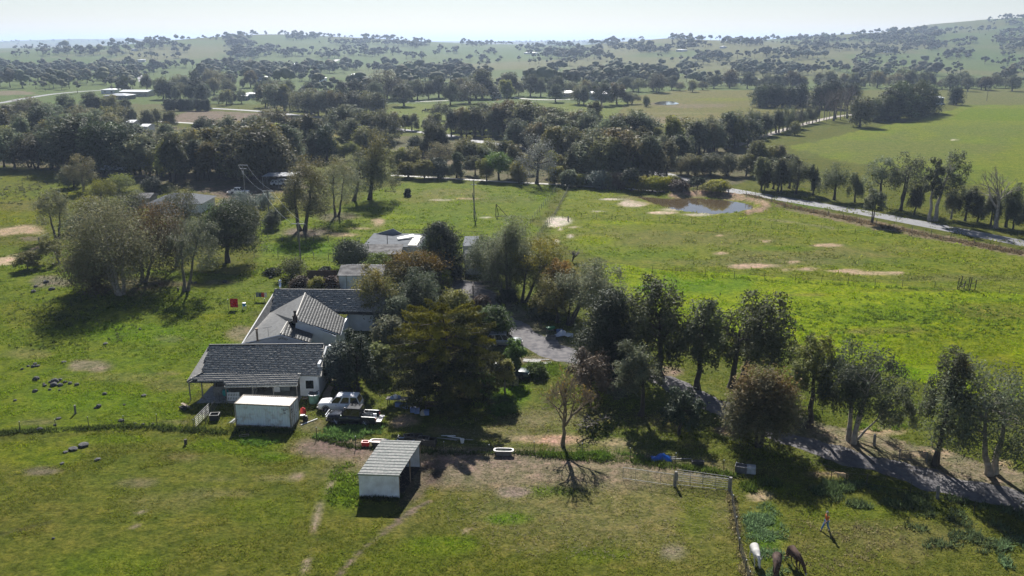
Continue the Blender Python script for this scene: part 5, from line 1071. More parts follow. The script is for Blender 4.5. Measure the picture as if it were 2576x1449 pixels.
def house():
    O = at(640, 940)
    h = empty("farmhouse", O, "long white farmhouse with grey tiled gables, centre left of the yard", "house")
    E, R = 2.35, 4.35
    A = lambda x, y, z: at(x, y, z)
    # front wing
    r1, r2 = A(525.8, 869, R), A(813.8, 866.7, R)
    e1, e2 = A(509.3, 937, 2.75), A(807.5, 944.5, 2.62)
    v = [A(511, 936, 2.80), A(755.5, 929, 2.78), A(748.5, 967, 2.30), A(564, 971, 2.25), A(566.5, 962, 2.38), A(470, 960.5, 2.30)]
    roof = WMB()
    for pl in ([e1, e2, r2, r1], v, [A(470, 960.5, 2.30), e1 - Vector((0, 0, .04)), r1 - Vector((0, 0, .04))]):
        roof.slab([p - Vector((0, 0, .05)) for p in pl], .08)
    back = [r1, r2, r2 + Vector((.4, 5.2, -1.9)), r1 + Vector((.4, 5.2, -1.9))]
    roof.slab([p - Vector((0, 0, .05)) for p in back], .08)
    ro = roof.build("roof", M['slate'], h)
    tile_slope(ro, O, v, (3, 2), M['tile'], l=(v[1] - v[2]).length / 7.5, single=300)
    tile_slope(ro, O, [e1, e2, r2, r1], (0, 1), M['tile'], l=(r2 - e2).length / 14)
    cap = WMB(); cap.path([r1 + Vector((0, 0, .06)), r2 + Vector((0, 0, .06))], .10, 6); cap.path([A(470, 960.5, 2.36), A(511, 937, 2.85)], .11, 6)
    cap.build("ridge_capping", M['slate'], ro, O)
    f = WMB()
    f.beam(A(470, 960.5, 2.2), r1 - Vector((0, 0, .08)), .07, 4); f.beam(v[3] - Vector((0, 0, .14)), v[2] - Vector((0, 0, .14)), .09, 4); f.beam(A(470, 960.5, 2.18), A(566.5, 962, 2.22), .07, 4); f.beam(e2 - Vector((0, 0, .1)), A(755, 943, 2.5), .06, 4); f.beam(e2 - Vector((0, 0, .1)), r2 - Vector((0, 0, .1)), .07, 4)
    f.build("fascia", M['cream'], h, O)
    # walls: right room under the main eave, verandah back wall, left return
    w = WMB()
    xr = e2.x - .35; yb = e2.y + .25; xl = A(752, 944, 2.6).x
    w.box(((xl + xr) / 2, yb + 2.6, 1.25), (xr - xl, 5.2, 2.5)); w.box(((xr + xr - .3) / 2, yb + 4.4, 2.2), (.28, 6.6, 2.6))
    w.slab([(xr + .02, yb + .1, 2.5), (xr + .02, r2.y, R - .2), (xr + .02, r2.y + 4.5, 2.6)], .2, (-.2, 0, 0))
    wall = w.build("wall", M['render'], h, O)
    w = WMB(); xa = A(515, 937, 2.7).x
    w.box(((xa + xl) / 2, yb + 2.9, 1.3), (xl - xa, .25, 2.6)); w.box((xa + .3, yb + 4.2, 1.15), (.2, 4.0, 2.3))
    w.build("wall", M['grey'], h, O)
    w = WMB(); w.slab([(xa - .3, v[3].y + .5, .10), (xl + .2, v[3].y + .5, .10), (xl + .2, yb + 2.8, .10), (xa - .3, yb + 2.8, .10)], .25); w.build("verandah_floor", M['slab'], h, O)
    for (px, py, hh) in ((474, 962, 2.2), (505, 958, 2.3), (566, 970, 2.2), (634, 968, 2.2), (686, 967, 2.2), (745, 966, 2.2)):
        t = A(px, py, hh); p = WMB(); p.box((t.x, t.y + .12, hh / 2), (.11, .11, hh)); p.build("verandah_post", M['grey'], h, O)
    a, b = A(527, 960, 2.3), A(566, 960, 2.3)
    for i in range(11):
        p = WMB(); p.box((a.x + (b.x - a.x) * i / 10, a.y + 1.1, .62), (.17, .03, 1.22 + rnd.uniform(-.05, .05))); p.build("screen_board", M['grey'], h, O)
    for px_ in (xr - .1, xl + .15):
        g = WMB(); g.beam((px_, yb - .06, .1), (px_, yb - .06, 2.5), .04, 6); g.build('downpipe', M['white'], h, O)
    for (x0, x1) in ((xl + .6, xl + 1.6),):
        g = WMB(); g.box(((x0 + x1) / 2, yb - .01, 1.45), (x1 - x0, .06, 1.1)); fr = g.build("window", M['white'], h, O)
        g = WMB(); g.box(((x0 + x1) / 2, yb - .03, 1.45), (x1 - x0 - .12, .05, .98)); g.build("pane", M['glass'], fr, O)
    # rear wing and middle gable
    RZ, EZ = 4.7, 2.35
    a1, a2 = A(692.6, 731.5, RZ), A(990, 730, RZ)
    b1, b2 = A(682.5, 783, 3.2), A(985, 792, 2.45)
    L1, L2 = A(608, 865.5, EZ), A(690.5, 734, 3.0)
    T, G = A(767.8, 738.3, RZ + .15), A(742.5, 803, RZ + .12)
    q1, q2 = A(867.4, 800.4, 2.6), A(855.9, 841, 2.5)
    s0, s1 = A(723, 810.5, 3.95), A(705.6, 840.5, 3.9)
    t0, t1 = A(789.4, 832.2, 2.75), A(780.8, 862.5, 2.6)
    roof = WMB()
    for pl in ([b1, b2, a2, a1], [L1, s1, s0, b1, a1, L2], [s0, G, T, b1], [G, q2, q1, T], [s1, t1, t0, s0]):
        roof.slab([p - Vector((0, 0, .05)) for p in pl], .08)
    roof.slab([a1, a2, a2 + Vector((0, 5.0, -2.0)), a1 + Vector((0, 5.0, -2.0))], .08)
    ro2 = roof.build("roof", M['slate'], h)
    tile_slope(ro2, O, [b1, b2, a2, a1], (0, 1), M['tile'], l=(a2 - b2).length / 12)
    tile_slope(ro2, O, [q2, q1, T, G], (0, 1), M['slate'], w=.30, l=.36)
    tile_slope(ro2, O, [t1, t0, s0, s1], (0, 1), M['slate'], w=.30, l=.36)
    cap = WMB(); up = Vector((0, 0, .06))
    for p, q in ((a1, a2), (G, T), (s1, s0)): cap.path([p + up, q + up], .10, 6)
    cap.build("ridge_capping", M['tile'], ro2, O)
    f = WMB(); dn = Vector((0, 0, -.14))
    for p, q in ((L1, L2), (L2, a1), (q2 + dn, q1 + dn), (G + dn, q2 + dn), (s1 + dn, t1 + dn), (s1 + dn, L1)): f.beam(p, q, .075, 4)
    f.build("fascia", M['white'], h, O)
    w = WMB()
    g0 = Vector((L1.x + .5, s1.y + .35, 0)); g1 = Vector((t1.x - .4, s1.y + .35, 0))
    w.slab([g0, g1, Vector((g1.x, g1.y, 2.45)), Vector((s1.x, g1.y, 3.72)), Vector((g0.x, g0.y, 2.3))], .2, (0, .2, 0))
    w.slab([Vector((G.x - .3, G.y + .3, 2.2)), Vector((q2.x - .4, G.y + .3, 0)), Vector((q2.x - .4, G.y + .3, 2.45)), Vector((G.x, G.y + .3, RZ - .12))], .2, (0, .2, 0))
    w.box((t1.x - .5, (s1.y + G.y) / 2 + .8, 1.2), (.2, G.y - s1.y + 1.2, 2.4)); w.box((q2.x - .5, (q1.y + q2.y) / 2 + 1, 1.2), (.2, q1.y - q2.y + 2, 2.4))
    w.box((L1.x + .45, (L1.y + L2.y) / 2, 1.1), (.2, L2.y - L1.y - .5, 2.2)); w.box(((q1.x + b2.x) / 2, b2.y + .5, 1.2), (b2.x - q1.x, .2, 2.4))
    w.build("wall", M['white'], h, O)
    # wrought iron ornament on the middle gable
    d = WMB(); c = Vector((s1.x + .15, g1.y - .03, 3.12))
    for k in range(5):
        pts = [c + Vector(((k - 2) * .22 + .18 * math.cos(t) * (1 - t / 7), -.01, .12 * math.sin(k) + .16 * math.sin(t) * (1 - t / 7))) for t in np.linspace(0, 5.5, 9)]
        d.path(pts, .022, 4)
    d.build("gable_ornament", M['black'], h, O)
    # chimney with pot, flues, aerial
    cb = A(742, 806, RZ); ch = WMB(); ch.box((cb.x, cb.y + .2, RZ + .1), (.5, .5, .8)); ch.box((cb.x, cb.y + .2, RZ + .55), (.6, .6, .12)); c1 = ch.build("chimney", M['brick'], ro2, O)
    ch = WMB(); ch.lathe((cb.x, cb.y + .2, RZ + .61), [(.17, 0), (.14, .2), (.2, .5), (.15, .62)], 10); ch.build("chimney_pot", M['brick'], ro2, O)
    fb = A(648, 858, 2.9); ch = WMB(); ch.beam(fb, fb + Vector((0, 0, 1.55)), .13, 10); ch.beam(fb + Vector((0, 0, 1.5)), fb + Vector((0, 0, 1.66)), .19, 10); ch.build("flue", M['wood'], ro2, O)
    fb = A(705.5, 731, 4.5); ch = WMB(); ch.beam(fb - Vector((0, 0, .6)), fb + Vector((0, 0, 1.35)), .16, 12); ch.lathe(fb + Vector((0, 0, 1.35)), [(.24, 0), (.25, .12), (.05, .26)], 12); ch.build("flue", M['chrome'], ro2, O, smooth=True)
    ab = A(676, 852, 3.0); an = WMB(); an.beam(ab, ab + Vector((0, 0, 1.5)), .025, 5); an.beam(ab + Vector((-.6, 0, 1.35)), ab + Vector((.5, .1, 1.55)), .02, 4)
    for k in range(6):
        p = ab + Vector((-.6 + 1.1 * k / 5, .1 * k / 5, 1.35 + .2 * k / 5)); an.beam(p - Vector((.05, .3, 0)), p + Vector((.05, .3, 0)), .014, 4)
    an.build("aerial", M['steel'], ro2, O)
    return h
house()

def box_shed(name, label, cat, poly, hw, hr, wallm, roofm, over=.25, ridge=None, group=None, opening=None, ribs=0):
    """shed on a ground quadrilateral (front-left, front-right, back-right, back-left); ridge None = skillion rising to the back by hr-hw, else gable along the front edge"""
    P = [Vector((p[0], p[1], 0)) for p in poly]
    z0 = min(float(terrain(p.x, p.y)) for p in P)
    for p in P: p.z = z0
    O = (P[0] + P[1]) / 2
    s = empty(name, O, label, cat, group)
    up = lambda p, z: Vector((p.x, p.y, z0 + z))
    def wall(a, b, za, zb, apex=None):
        w = WMB(); n = (b - a).cross(Vector((0, 0, 1))).normalized() * .08
        top = [up(b, zb)] + ([apex] if apex else []) + [up(a, za)]
        w.slab([a - Vector((0, 0, .3)), b - Vector((0, 0, .3))] + top, 0, n); return w.build("wall", wallm, s, O)
    cx = sum(P, Vector()) / 4
    def out(p, k=over):
        d = (p - cx); d.z = 0; d.normalize(); return p + d * k * 1.4
    if ridge is None:
        if opening != 'right': wall(P[1], P[2], hw, hr)
        wall(P[0], P[1], hw, hw); wall(P[2], P[3], hr, hr); wall(P[3], P[0], hr, hw)
        r = WMB(); r.slab([up(out(P[0]), hw + .02), up(out(P[1]), hw + .02), up(out(P[2]), hr + .02), up(out(P[3]), hr + .02)], .06); ro = r.build("roof", roofm, s, O)
        if ribs:
            rb = WMB(); q = [up(out(p), (hw if i < 2 else hr) + .035) for i, p in enumerate(P)]
            for i in range(ribs):
                t = (i + .5) / ribs; rb.beam(q[0].lerp(q[3], t), q[1].lerp(q[2], t), .016, 4)
            rb.build("roof_lap", roofm, ro, O)
    else:
        m0 = (P[0] + P[3]) / 2; m1 = (P[1] + P[2]) / 2
        wall(P[0], P[1], hw, hw); wall(P[2], P[3], hw, hw); wall(P[1], P[2], hw, hw, up(m1, hr - .05)); wall(P[3], P[0], hw, hw, up(m0, hr - .05))
        f0, f1, b1, b0 = out(P[0]), out(P[1]), out(P[2]), out(P[3]); r0 = (f0 + b0) / 2; r1 = (f1 + b1) / 2
        r = WMB(); r.slab([up(f0, hw - .05), up(f1, hw - .05), up(r1, hr), up(r0, hr)], .06); r.build("roof", roofm[0] if isinstance(roofm, tuple) else roofm, s, O)
        r = WMB(); r.slab([up(r0, hr), up(r1, hr), up(b1, hw - .05), up(b0, hw - .05)], .06); r.build("roof", roofm[1] if isinstance(roofm, tuple) else roofm, s, O)
    return s, O

def quad_from(fl, fr, depth, z=0, turn=0.0):
    a, b = Vector(fl), Vector(fr); d = Vector((-(b - a).y, (b - a).x, 0)).normalized(); d = Matrix.Rotation(turn, 3, 'Z') @ d
    return [a, b, b + d * depth, a + d * depth]

# ---- open horse shelter in the front paddock
def shelter():
    fl, fr = at(906.8, 1250), at(1005.5, 1253.4)
    br, bl = Vector((fr.x + 1.25, fr.y + 5.8, 0)), Vector((fl.x + 1.15, fl.y + 5.8, 0))
    s, O = box_shed("horse_shelter", "small open sided white shelter with pale tin roof in the front paddock", "shed", [fl, fr, br, bl], 2.28, 2.6, M['whtin'], M['tinroof'], .12, opening='right', ribs=12)
    for t in (.0, .5, 1.0):
        p = fr.lerp(br, t); b = WMB(); b.beam((p.x - .02, p.y, -.3), (p.x - .02, p.y, 2.28 + .3 * t), .06, 6); b.build("post", M['wood'], s, O)
    b = WMB(); b.beam((fr.x - .05, fr.y, 2.2), (br.x - .05, br.y, 2.5), .06, 4); b.build("beam", M['dkwood'], s, O)
    b = WMB(); b.beam((fl.x - .2, fl.y - .22, 2.27), (fr.x + .2, fr.y - .22, 2.27), .05, 4); b.build("gutter", mat("green_trim", (.22, .25, .16), .6), s, O)
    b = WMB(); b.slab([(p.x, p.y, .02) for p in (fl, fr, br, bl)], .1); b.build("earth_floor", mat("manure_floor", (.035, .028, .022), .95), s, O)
    p = at(1040, 1182); b = MB()
    for z in (.15, .4): b.beam((-.6, 0, z), (.6, .1, z), .05, 4)
    for x in (-.5, .5): b.beam((x, 0, 0), (x, .1, .5), .04, 4)
    o = b.build("feed_rack", M['grey']); o.location = p + Vector((-.5, .6, 0)); tag(o, "low timber feed rack inside the open side of the horse shelter", "rack")
shelter()

# ---- shipping container
def container():
    yaw = -.107; O = at(593.5, 1071.5); L, W, Hh = 5.98, 2.44, 2.52
    c = empty("shipping_container", O, "pale blue white steel shipping container with sandy roof beside the house", "container", rz=yaw)
    m = mat("faded_container_paint", (.50, .49, .45), .6, var=.12, scale=1.6, c2=(.60, .68, .70), detail=9, ramp=(.28, .5)); mt = mat("rusty_cream_roof", (.56, .51, .45), .65, var=.18, scale=1.3, c2=(.62, .58, .53), detail=8); mr = mat("rusty_frame", (.30, .27, .22), .8, var=.4, scale=3)
    def corr(L_, H_, n, d, f):
        V, F = [], []
        xs = []
        for i in range(n):
            x = i * L_ / n; p = L_ / n
            xs += [(x, 0), (x + p * .3, 0), (x + p * .5, d), (x + p * .8, d)]
        xs.append((L_, 0))
        for x, y in xs: V += [f(x, y, 0), f(x, y, H_)]
        for i in range(len(xs) - 1): F.append((2 * i, 2 * i + 2, 2 * i + 3, 2 * i + 1))
        b = MB(); b.add(V, F); return b
    corr(L - .2, Hh - .3, 22, .045, lambda x, y, z: (x + .1, .05 + y, z + .15)).build("front_side", m, c)
    corr(L - .2, Hh - .3, 22, -.045, lambda x, y, z: (x + .1, W - .05 + y, z + .15)).build("back_side", m, c)
    corr(W - .2, Hh - .3, 9, .045, lambda x, y, z: (.05 + y, x + .1, z + .15)).build("end_wall", m, c)
    corr(L - .2, W - .16, 26, -.03, lambda x, y, z: (x + .1, z + .08, Hh - .04 + y)).build("roof", mt, c)
    fr = MB()
    for x in (.06, L - .06):
        for y in (.06, W - .06): fr.box((x, y, Hh / 2), (.13, .13, Hh))
    for y in (.05, W - .05):
        for z in (.09, Hh - .06): fr.box((L / 2, y, z), (L - .26, .09, .13))
    for x in (.05, L - .05):
        for z in (.09, Hh - .06): fr.box((x, W / 2, z), (.09, W - .26, .13))
    fr.build("frame", mr, c, bevel=.01)
    for k in (0, 1):
        d = MB(); d.box((L - .03, .16 + .53 + k * 1.08, Hh / 2), (.05, 1.03, Hh - .3)); dd = d.build("door", m if k else mat("door_paint", (.58, .60, .62), .6), c)
        for q in (.25, .75):
            rd = MB(); rd.beam((L + .01, .16 + q * 1.06 + k * 1.08, .12), (L + .01, .16 + q * 1.06 + k * 1.08, Hh - .1), .022, 6); rd.box((L + .03, .16 + q * 1.06 + k * 1.08 + .12, 1.1), (.02, .28, .05)); rd.build("lock_rod", M['steel'], dd)
    pl = MB(); pl.box((L + .005, .42, 1.95), (.02, .30, .2)); pl.box((L + .005, .42, 1.68), (.02, .30, .16)); pl.build("sign_plate", M['brick'], c)
    mk = MB(); q = random.Random(3)     # small worn stencil marks, too faded to read
    for (x0, z0, nn, hh) in ((L - .95, 2.12, 9, .10), (L - .78, 1.97, 4, .09), (L - .72, 1.68, 3, .16)):
        for i in range(nn):
            if i % 5 == 4: continue
            mk.box((x0 + i * .085, .035, z0), (.045, .012, hh))
    mk.build("stencil_marks", M['black'], c)
container()

# ---- shed with painted lettering on the roof
def painted_shed():
    fl, fr = at(855, 731), at(962, 731)
    P = quad_from(fl, fr, 6.6)
    s, O = box_shed("painted_roof_shed", "white tin shed with lettering painted on its roof, behind the house", "shed", P, 2.6, 3.45, M['whtin'], (M['zinc2'], mat("white_painted_iron", (.66, .67, .69), .45, var=.1, scale=1.5)), .25, ridge=True)
    for t in (.17, .42, .55):
        p = fl.lerp(fr, t); b = WMB(); b.box((p.x, p.y - .1, 1.3), (.06, .05, 2.5)); b.build("wall_seam", M['glass'], s, O)
    b = WMB(); p = fl.lerp(fr, .42); b.beam((p.x + .2, p.y - .35, .2), (p.x + .9, p.y - .6, 2.3), .06, 5); b.build("leaning_pole", M['white'], s, O)
    cu = bpy.data.curves.new("lettering", 'FONT'); cu.body = "COLOOK"; cu.size = 1.35; cu.extrude = .004; cu.space_character = 1.1
    to = bpy.data.objects.new("lettering", cu); COL.objects.link(to)
    bpy.context.view_layer.update()
    me = bpy.data.meshes.new_from_object(to.evaluated_get(bpy.context.evaluated_depsgraph_get())); bpy.data.objects.remove(to)
    me.name = "lettering"; me.materials.clear(); me.materials.append(mat("faded_sign_paint", (.26, .27, .30), .7))
    w = max(v.co.x for v in me.vertices)
    # the sheet slopes away to the back; the word is upside down as seen from the yard
    sl = math.atan2(.9, 3.5)
    f0, f1, b1, b0 = P
    o = link("lettering", me, s)
    mid = (b0 + b1) / 2
    kx = 5.4 / w
    Rm = Matrix.Rotation(math.atan2((f1 - f0).y, (f1 - f0).x) + math.pi, 4, 'Z') @ Matrix.Rotation(sl, 4, 'X')
    depth = 1.25
    base = Vector((fl.x, fl.y, 0)).lerp(Vector((b0.x, b0.y, 0)), .80)
    ztop = 3.45 - (.80 - .5) / .5 * .85 + .055
    start = base + (f1 - f0).normalized() * 5.75
    o.matrix_local = Matrix.Translation(Vector((start.x, start.y, ztop)) - O) @ Rm @ Matrix.Diagonal((kx, 1.25, 1, 1))
    b = WMB(); p = Vector((fl.x, fl.y, 0)).lerp(Vector((b0.x, b0.y, 0)), .9); b.beam((p.x + 1.9, p.y, 2.95), (p.x + 3.2, p.y - .3, 3.05), .05, 4); b.build("loose_batten", M['dkwood'], s, O)
painted_shed()

# ---- tin sheds and half hidden sheds
fl, fr = at(905, 668), at(1006, 668)
box_shed("tin_shed", "low grey tin shed behind the golden wattle", "shed", quad_from(fl, fr, 4.2), 2.1, 2.9, M['dark'], M['zinc2'], .2)
fl, fr = at(918, 648), at(1052, 650)
s2, O2 = box_shed("tin_shed", "larger tin shed with loose roof sheets and blue grey gable behind the low one", "shed", quad_from(fl, fr, 9.5), 2.2, 2.5, M['white'], M['zinc'], .3, ridge=None)
b = WMB(); q = quad_from(fl, fr, 9.5)
b.slab([(q[3].x - .3, q[3].y - .5, 2.4), (q[3].x + 5.5, q[3].y - .6, 2.45), (q[3].x + 3.6, q[3].y - .7, 3.6)], 0, (0, .1, 0)); b.build("loose_gable", M['bluegrey'], s2, O2)
b = WMB(); b.slab([(fr.x - 1.9, fr.y + .3, 2.42), (fr.x - .2, fr.y + .2, 2.40), (fr.x + .2, q[2].y - 1.6, 2.62), (fr.x - 1.4, q[2].y - 1.5, 2.66)], .04); b.build("roof_sheet", mat("lichen_sheet", (.40, .40, .34), .7), s2, O2)
b = WMB(); b.slab([(fr.x - 4.5, q[2].y - 4, 2.72), (fr.x - 1.6, q[2].y - 2.4, 3.05), (fr.x - 1.2, q[2].y - 3.3, 2.85), (fr.x - 4.1, q[2].y - 4.9, 2.66)], .04); b.build("roof_sheet", M['whroof'], s2, O2)
b = WMB(); b.beam((fl.x + 4.2, fl.y + .4, 0), (fl.x + 4.2, fl.y + .4, 4.4), .07, 6); b.build("post", M['grey'], s2, O2)
fl, fr = at(1170, 690), at(1232, 690)
box_shed("tin_shed", "pale tin shed half hidden by the she oaks", "shed", quad_from(fl, fr, 6), 2.6, 3.6, M['white'], M['zinc'], .25, ridge=True)
fl, fr = at(1166, 650), at(1200, 650)
box_shed("tin_shed", "blue grey shed with low flat roof right of the very dark tree", "shed", quad_from(fl, fr, 7), 2.4, 2.55, M['bluegrey'], M['zinc'], .25, ridge=None)
# garden fence of brown boards
def board_fence():
    a, b = at(772, 702), at(848, 702); O = (a + b) / 2
    f = empty("board_fence", O, "low brown board fence left of the painted roof shed", "fence"); n = 26
    mb = mat("rust_brown_boards", (.085, .045, .035), .8, var=.3)
    for i in range(n):
        p = a.lerp(b, (i + .5) / n); w = MB(); w.box((0, 0, .78), ((b - a).length / n * .94, .03, 1.5 + rnd.uniform(-.03, .03))); w.build("board", mb, f, loc=p - O)
    w = WMB(); w.box((O.x, O.y + .06, 1.3), ((b - a).length, .06, .09)); w.box((O.x, O.y + .06, .4), ((b - a).length, .06, .09)); w.build("rail", mb, f, O)
board_fence()

# ---- neighbours and far buildings
def far_house(name, label, x0, x1, yb, yr, depth, wallm, roofm, hip=True, wins=4, hw=2.6, group=None, door=False):
    p0, p1 = pt(x0, yb), pt(x1, yb); z0 = min(p0.z, p1.z); O = (p0 + p1) / 2; O.z = z0
    L = (p1 - p0).length
    u = (p1 - p0); u.z = 0; u.normalize()
    hr = max(hw + .8, min(hgt(O.y, yr) - z0, hw + (1.7 if name == 'neighbour_house' else 3.5)))
    s = empty(name, O, label, "building" if 'shed' not in name else "shed", group, rz=math.atan2(u.y, u.x))
    b = MB(); b.box((0, depth / 2, hw / 2 - .3), (L, depth, hw + .6)); b.build("wall", wallm, s)
    r = MB(); ov = .5; i = depth * .45 if hip else 0
    a = [(-L / 2 - ov, -ov, hw), (L / 2 + ov, -ov, hw), (L / 2 + ov, depth + ov, hw), (-L / 2 - ov, depth + ov, hw), (-L / 2 - ov + i, depth / 2, hr), (L / 2 + ov - i, depth / 2, hr)]
    r.add(a, [(0, 1, 5, 4), (2, 3, 4, 5), (1, 2, 5), (3, 0, 4), (3, 2, 1, 0)]); r.build("roof", roofm, s)
    for k in range(wins):
        x = -L / 2 + L * (k + .5) / wins
        w = MB(); w.box((x, -.02, 1.45), (min(1.6, L / wins * .55), .08, 1.2)); f = w.build("window", M['white'], s)
        w = MB(); w.box((x, -.05, 1.45), (min(1.45, L / wins * .5), .06, 1.05)); w.build("pane", M['glass'], f)
    if door:
        w = MB(); w.box((L * .1, -.03, 1.1), (min(3, L * .3), .08, 2.2)); w.build("door", M['dark'], s)
    return s
nh = far_house("neighbour_house", "neighbour's house with pale ribbed roof among trees on the left", 376, 506, 536, 486, 10, M['render'], mat("grey_ribbed_roof", (.13, .14, .15), .9, spec=.03, wave=("X", 4, .6)), True, 3, 2.2)
far_house("carport", "flat annex roof at the left of the neighbour's house", 350, 376, 518, 492, 5, M['grey'], M['zinc2'], False, 0, 2.0)
far_house("open_shelter", "low open shelter with pale roof in the trees on the far left", 258, 312, 446, 428, 6, M['dark'], M['whroof'], False, 0, 2.3)
far_house("white_house", "long white roofed house with white drive beyond the horse paddock", 1412, 1462, 245, 229, 16, M['tan'], M['whroof'], True, 3, 3.2)
far_house("grey_shed", "blue grey shed with white roof right of the long white roofed house", 1492, 1546, 252, 231, 14, M['bluegrey'], M['whroof'], False, 0, 4.2, door=True)
far_house("white_house", "pale roof behind the blue grey shed", 1500, 1546, 232, 220, 16, M['tan'], M['whroof'], True, 2, 3)
far_house("white_house", "small white roof at the right end of the tree line", 1555, 1572, 236, 224, 12, M['render'], M['whroof'], True, 2, 3)
far_house("school_shed", "long pale shed beyond the left road", 302, 372, 243, 227, 14, M['tan'], M['whroof'], False, 5, 3.4)
far_house("dark_house", "dark roofed house beside the long pale shed", 262, 318, 251, 236, 14, M['grey'], M['bluegrey'], True, 3, 2.8)
far_house("white_house", "white roof among trees behind the dark roofed house", 255, 290, 236, 224, 14, M['render'], M['whroof'], True, 2, 3)
far_house("long_shed", "long white roofed shed in the paddock left of centre", 636, 672, 205, 195, 18, M['bluegrey'], M['whroof'], False, 0, 4, door=True)
far_house("dark_shed", "little dark shed with pale roof beyond the far road", 598, 622, 253, 243, 9, M['greenshed'], M['whroof'], False, 0, 3)
far_house("white_house", "white roof half hidden right of the little dark shed", 612, 640, 247, 239, 12, M['render'], M['whroof'], True, 2, 3)
far_house("low_house", "flat white roof leftmost in the left bush", 218, 258, 330, 316, 12, M['render'], M['whroof'], False, 2, 3)
far_house("low_house", "flat white roof, second in the left bush", 318, 336, 325, 315, 9, M['render'], M['whroof'], False, 2, 3)
far_house("low_house", "small white roof below the flat roofs in the left bush", 355, 372, 336, 326, 8, M['render'], M['whroof'], False, 1, 3)
far_house("low_house", "white roofed house behind the slender gum stand", 628, 662, 351, 341, 10, M['render'], M['whroof'], True, 2, 3)
far_house("low_house", "pale blue roof behind the avenue of she oaks", 1835, 1884, 332, 312, 12, M['render'], M['whroof'], True, 2, 3)
far_house("green_shed", "dark green farm shed at the end of the pine row", 2338, 2373, 263, 246, 14, M['greenshed'], mat("pale_shed_roof", (.42, .46, .46), .5), False, 0, 4, door=True)
far_house("white_house", "big hipped white roof house beyond the right pastures, left part", 1828, 1878, 209, 197, 22, M['bluegrey'], M['whroof'], True, 4, 3.2)
far_house("white_house", "big hipped white roof house beyond the right pastures, right part", 1888, 1920, 209, 199, 20, M['bluegrey'], M['whroof'], True, 3, 3.2)
far_house("white_house", "grey white roof among trees right of the big hipped house", 1962, 1978, 208, 199, 16, M['render'], M['whroof'], True, 2, 3)
for k, (x0, x1, yb, yr, lb) in enumerate([(722, 760, 167, 161, "pair of white roofs at the foot of the left hill"), (346, 364, 156, 151, "white roof on the plain left of the hill"), (1240, 1262, 247, 237, "small white house in the middle of the tree line"), (1150, 1166, 246, 240, "little white shed left in the tree line"), (2222, 2254, 132, 127, "white roof on the slope of the right hill"), (1944, 1956, 127, 122, "tiny white roof left of the right hill"), (1718, 1742, 117, 112, "white roofs near the wooded knoll"), (1810, 1818, 122, 118, "tiny white roof right of the wooded knoll"), (1318, 1340, 136, 131, "white shed on the middle plain"), (885, 902, 196, 190, "white roof in the trees below the left hill"), (790, 812, 206, 199, "pale roof in the trees left of the tree line"), (1606, 1618, 168, 162, "white dot of a house beyond the tree line"), (1700, 1716, 130, 126, "white roof beyond the middle trees"), (330, 345, 128, 124, "white shed on the left plain")]):
    far_house("distant_house", lb, x0, x1, yb, yr, 16, M['render'], M['whroof'], True, 2, 3.5)
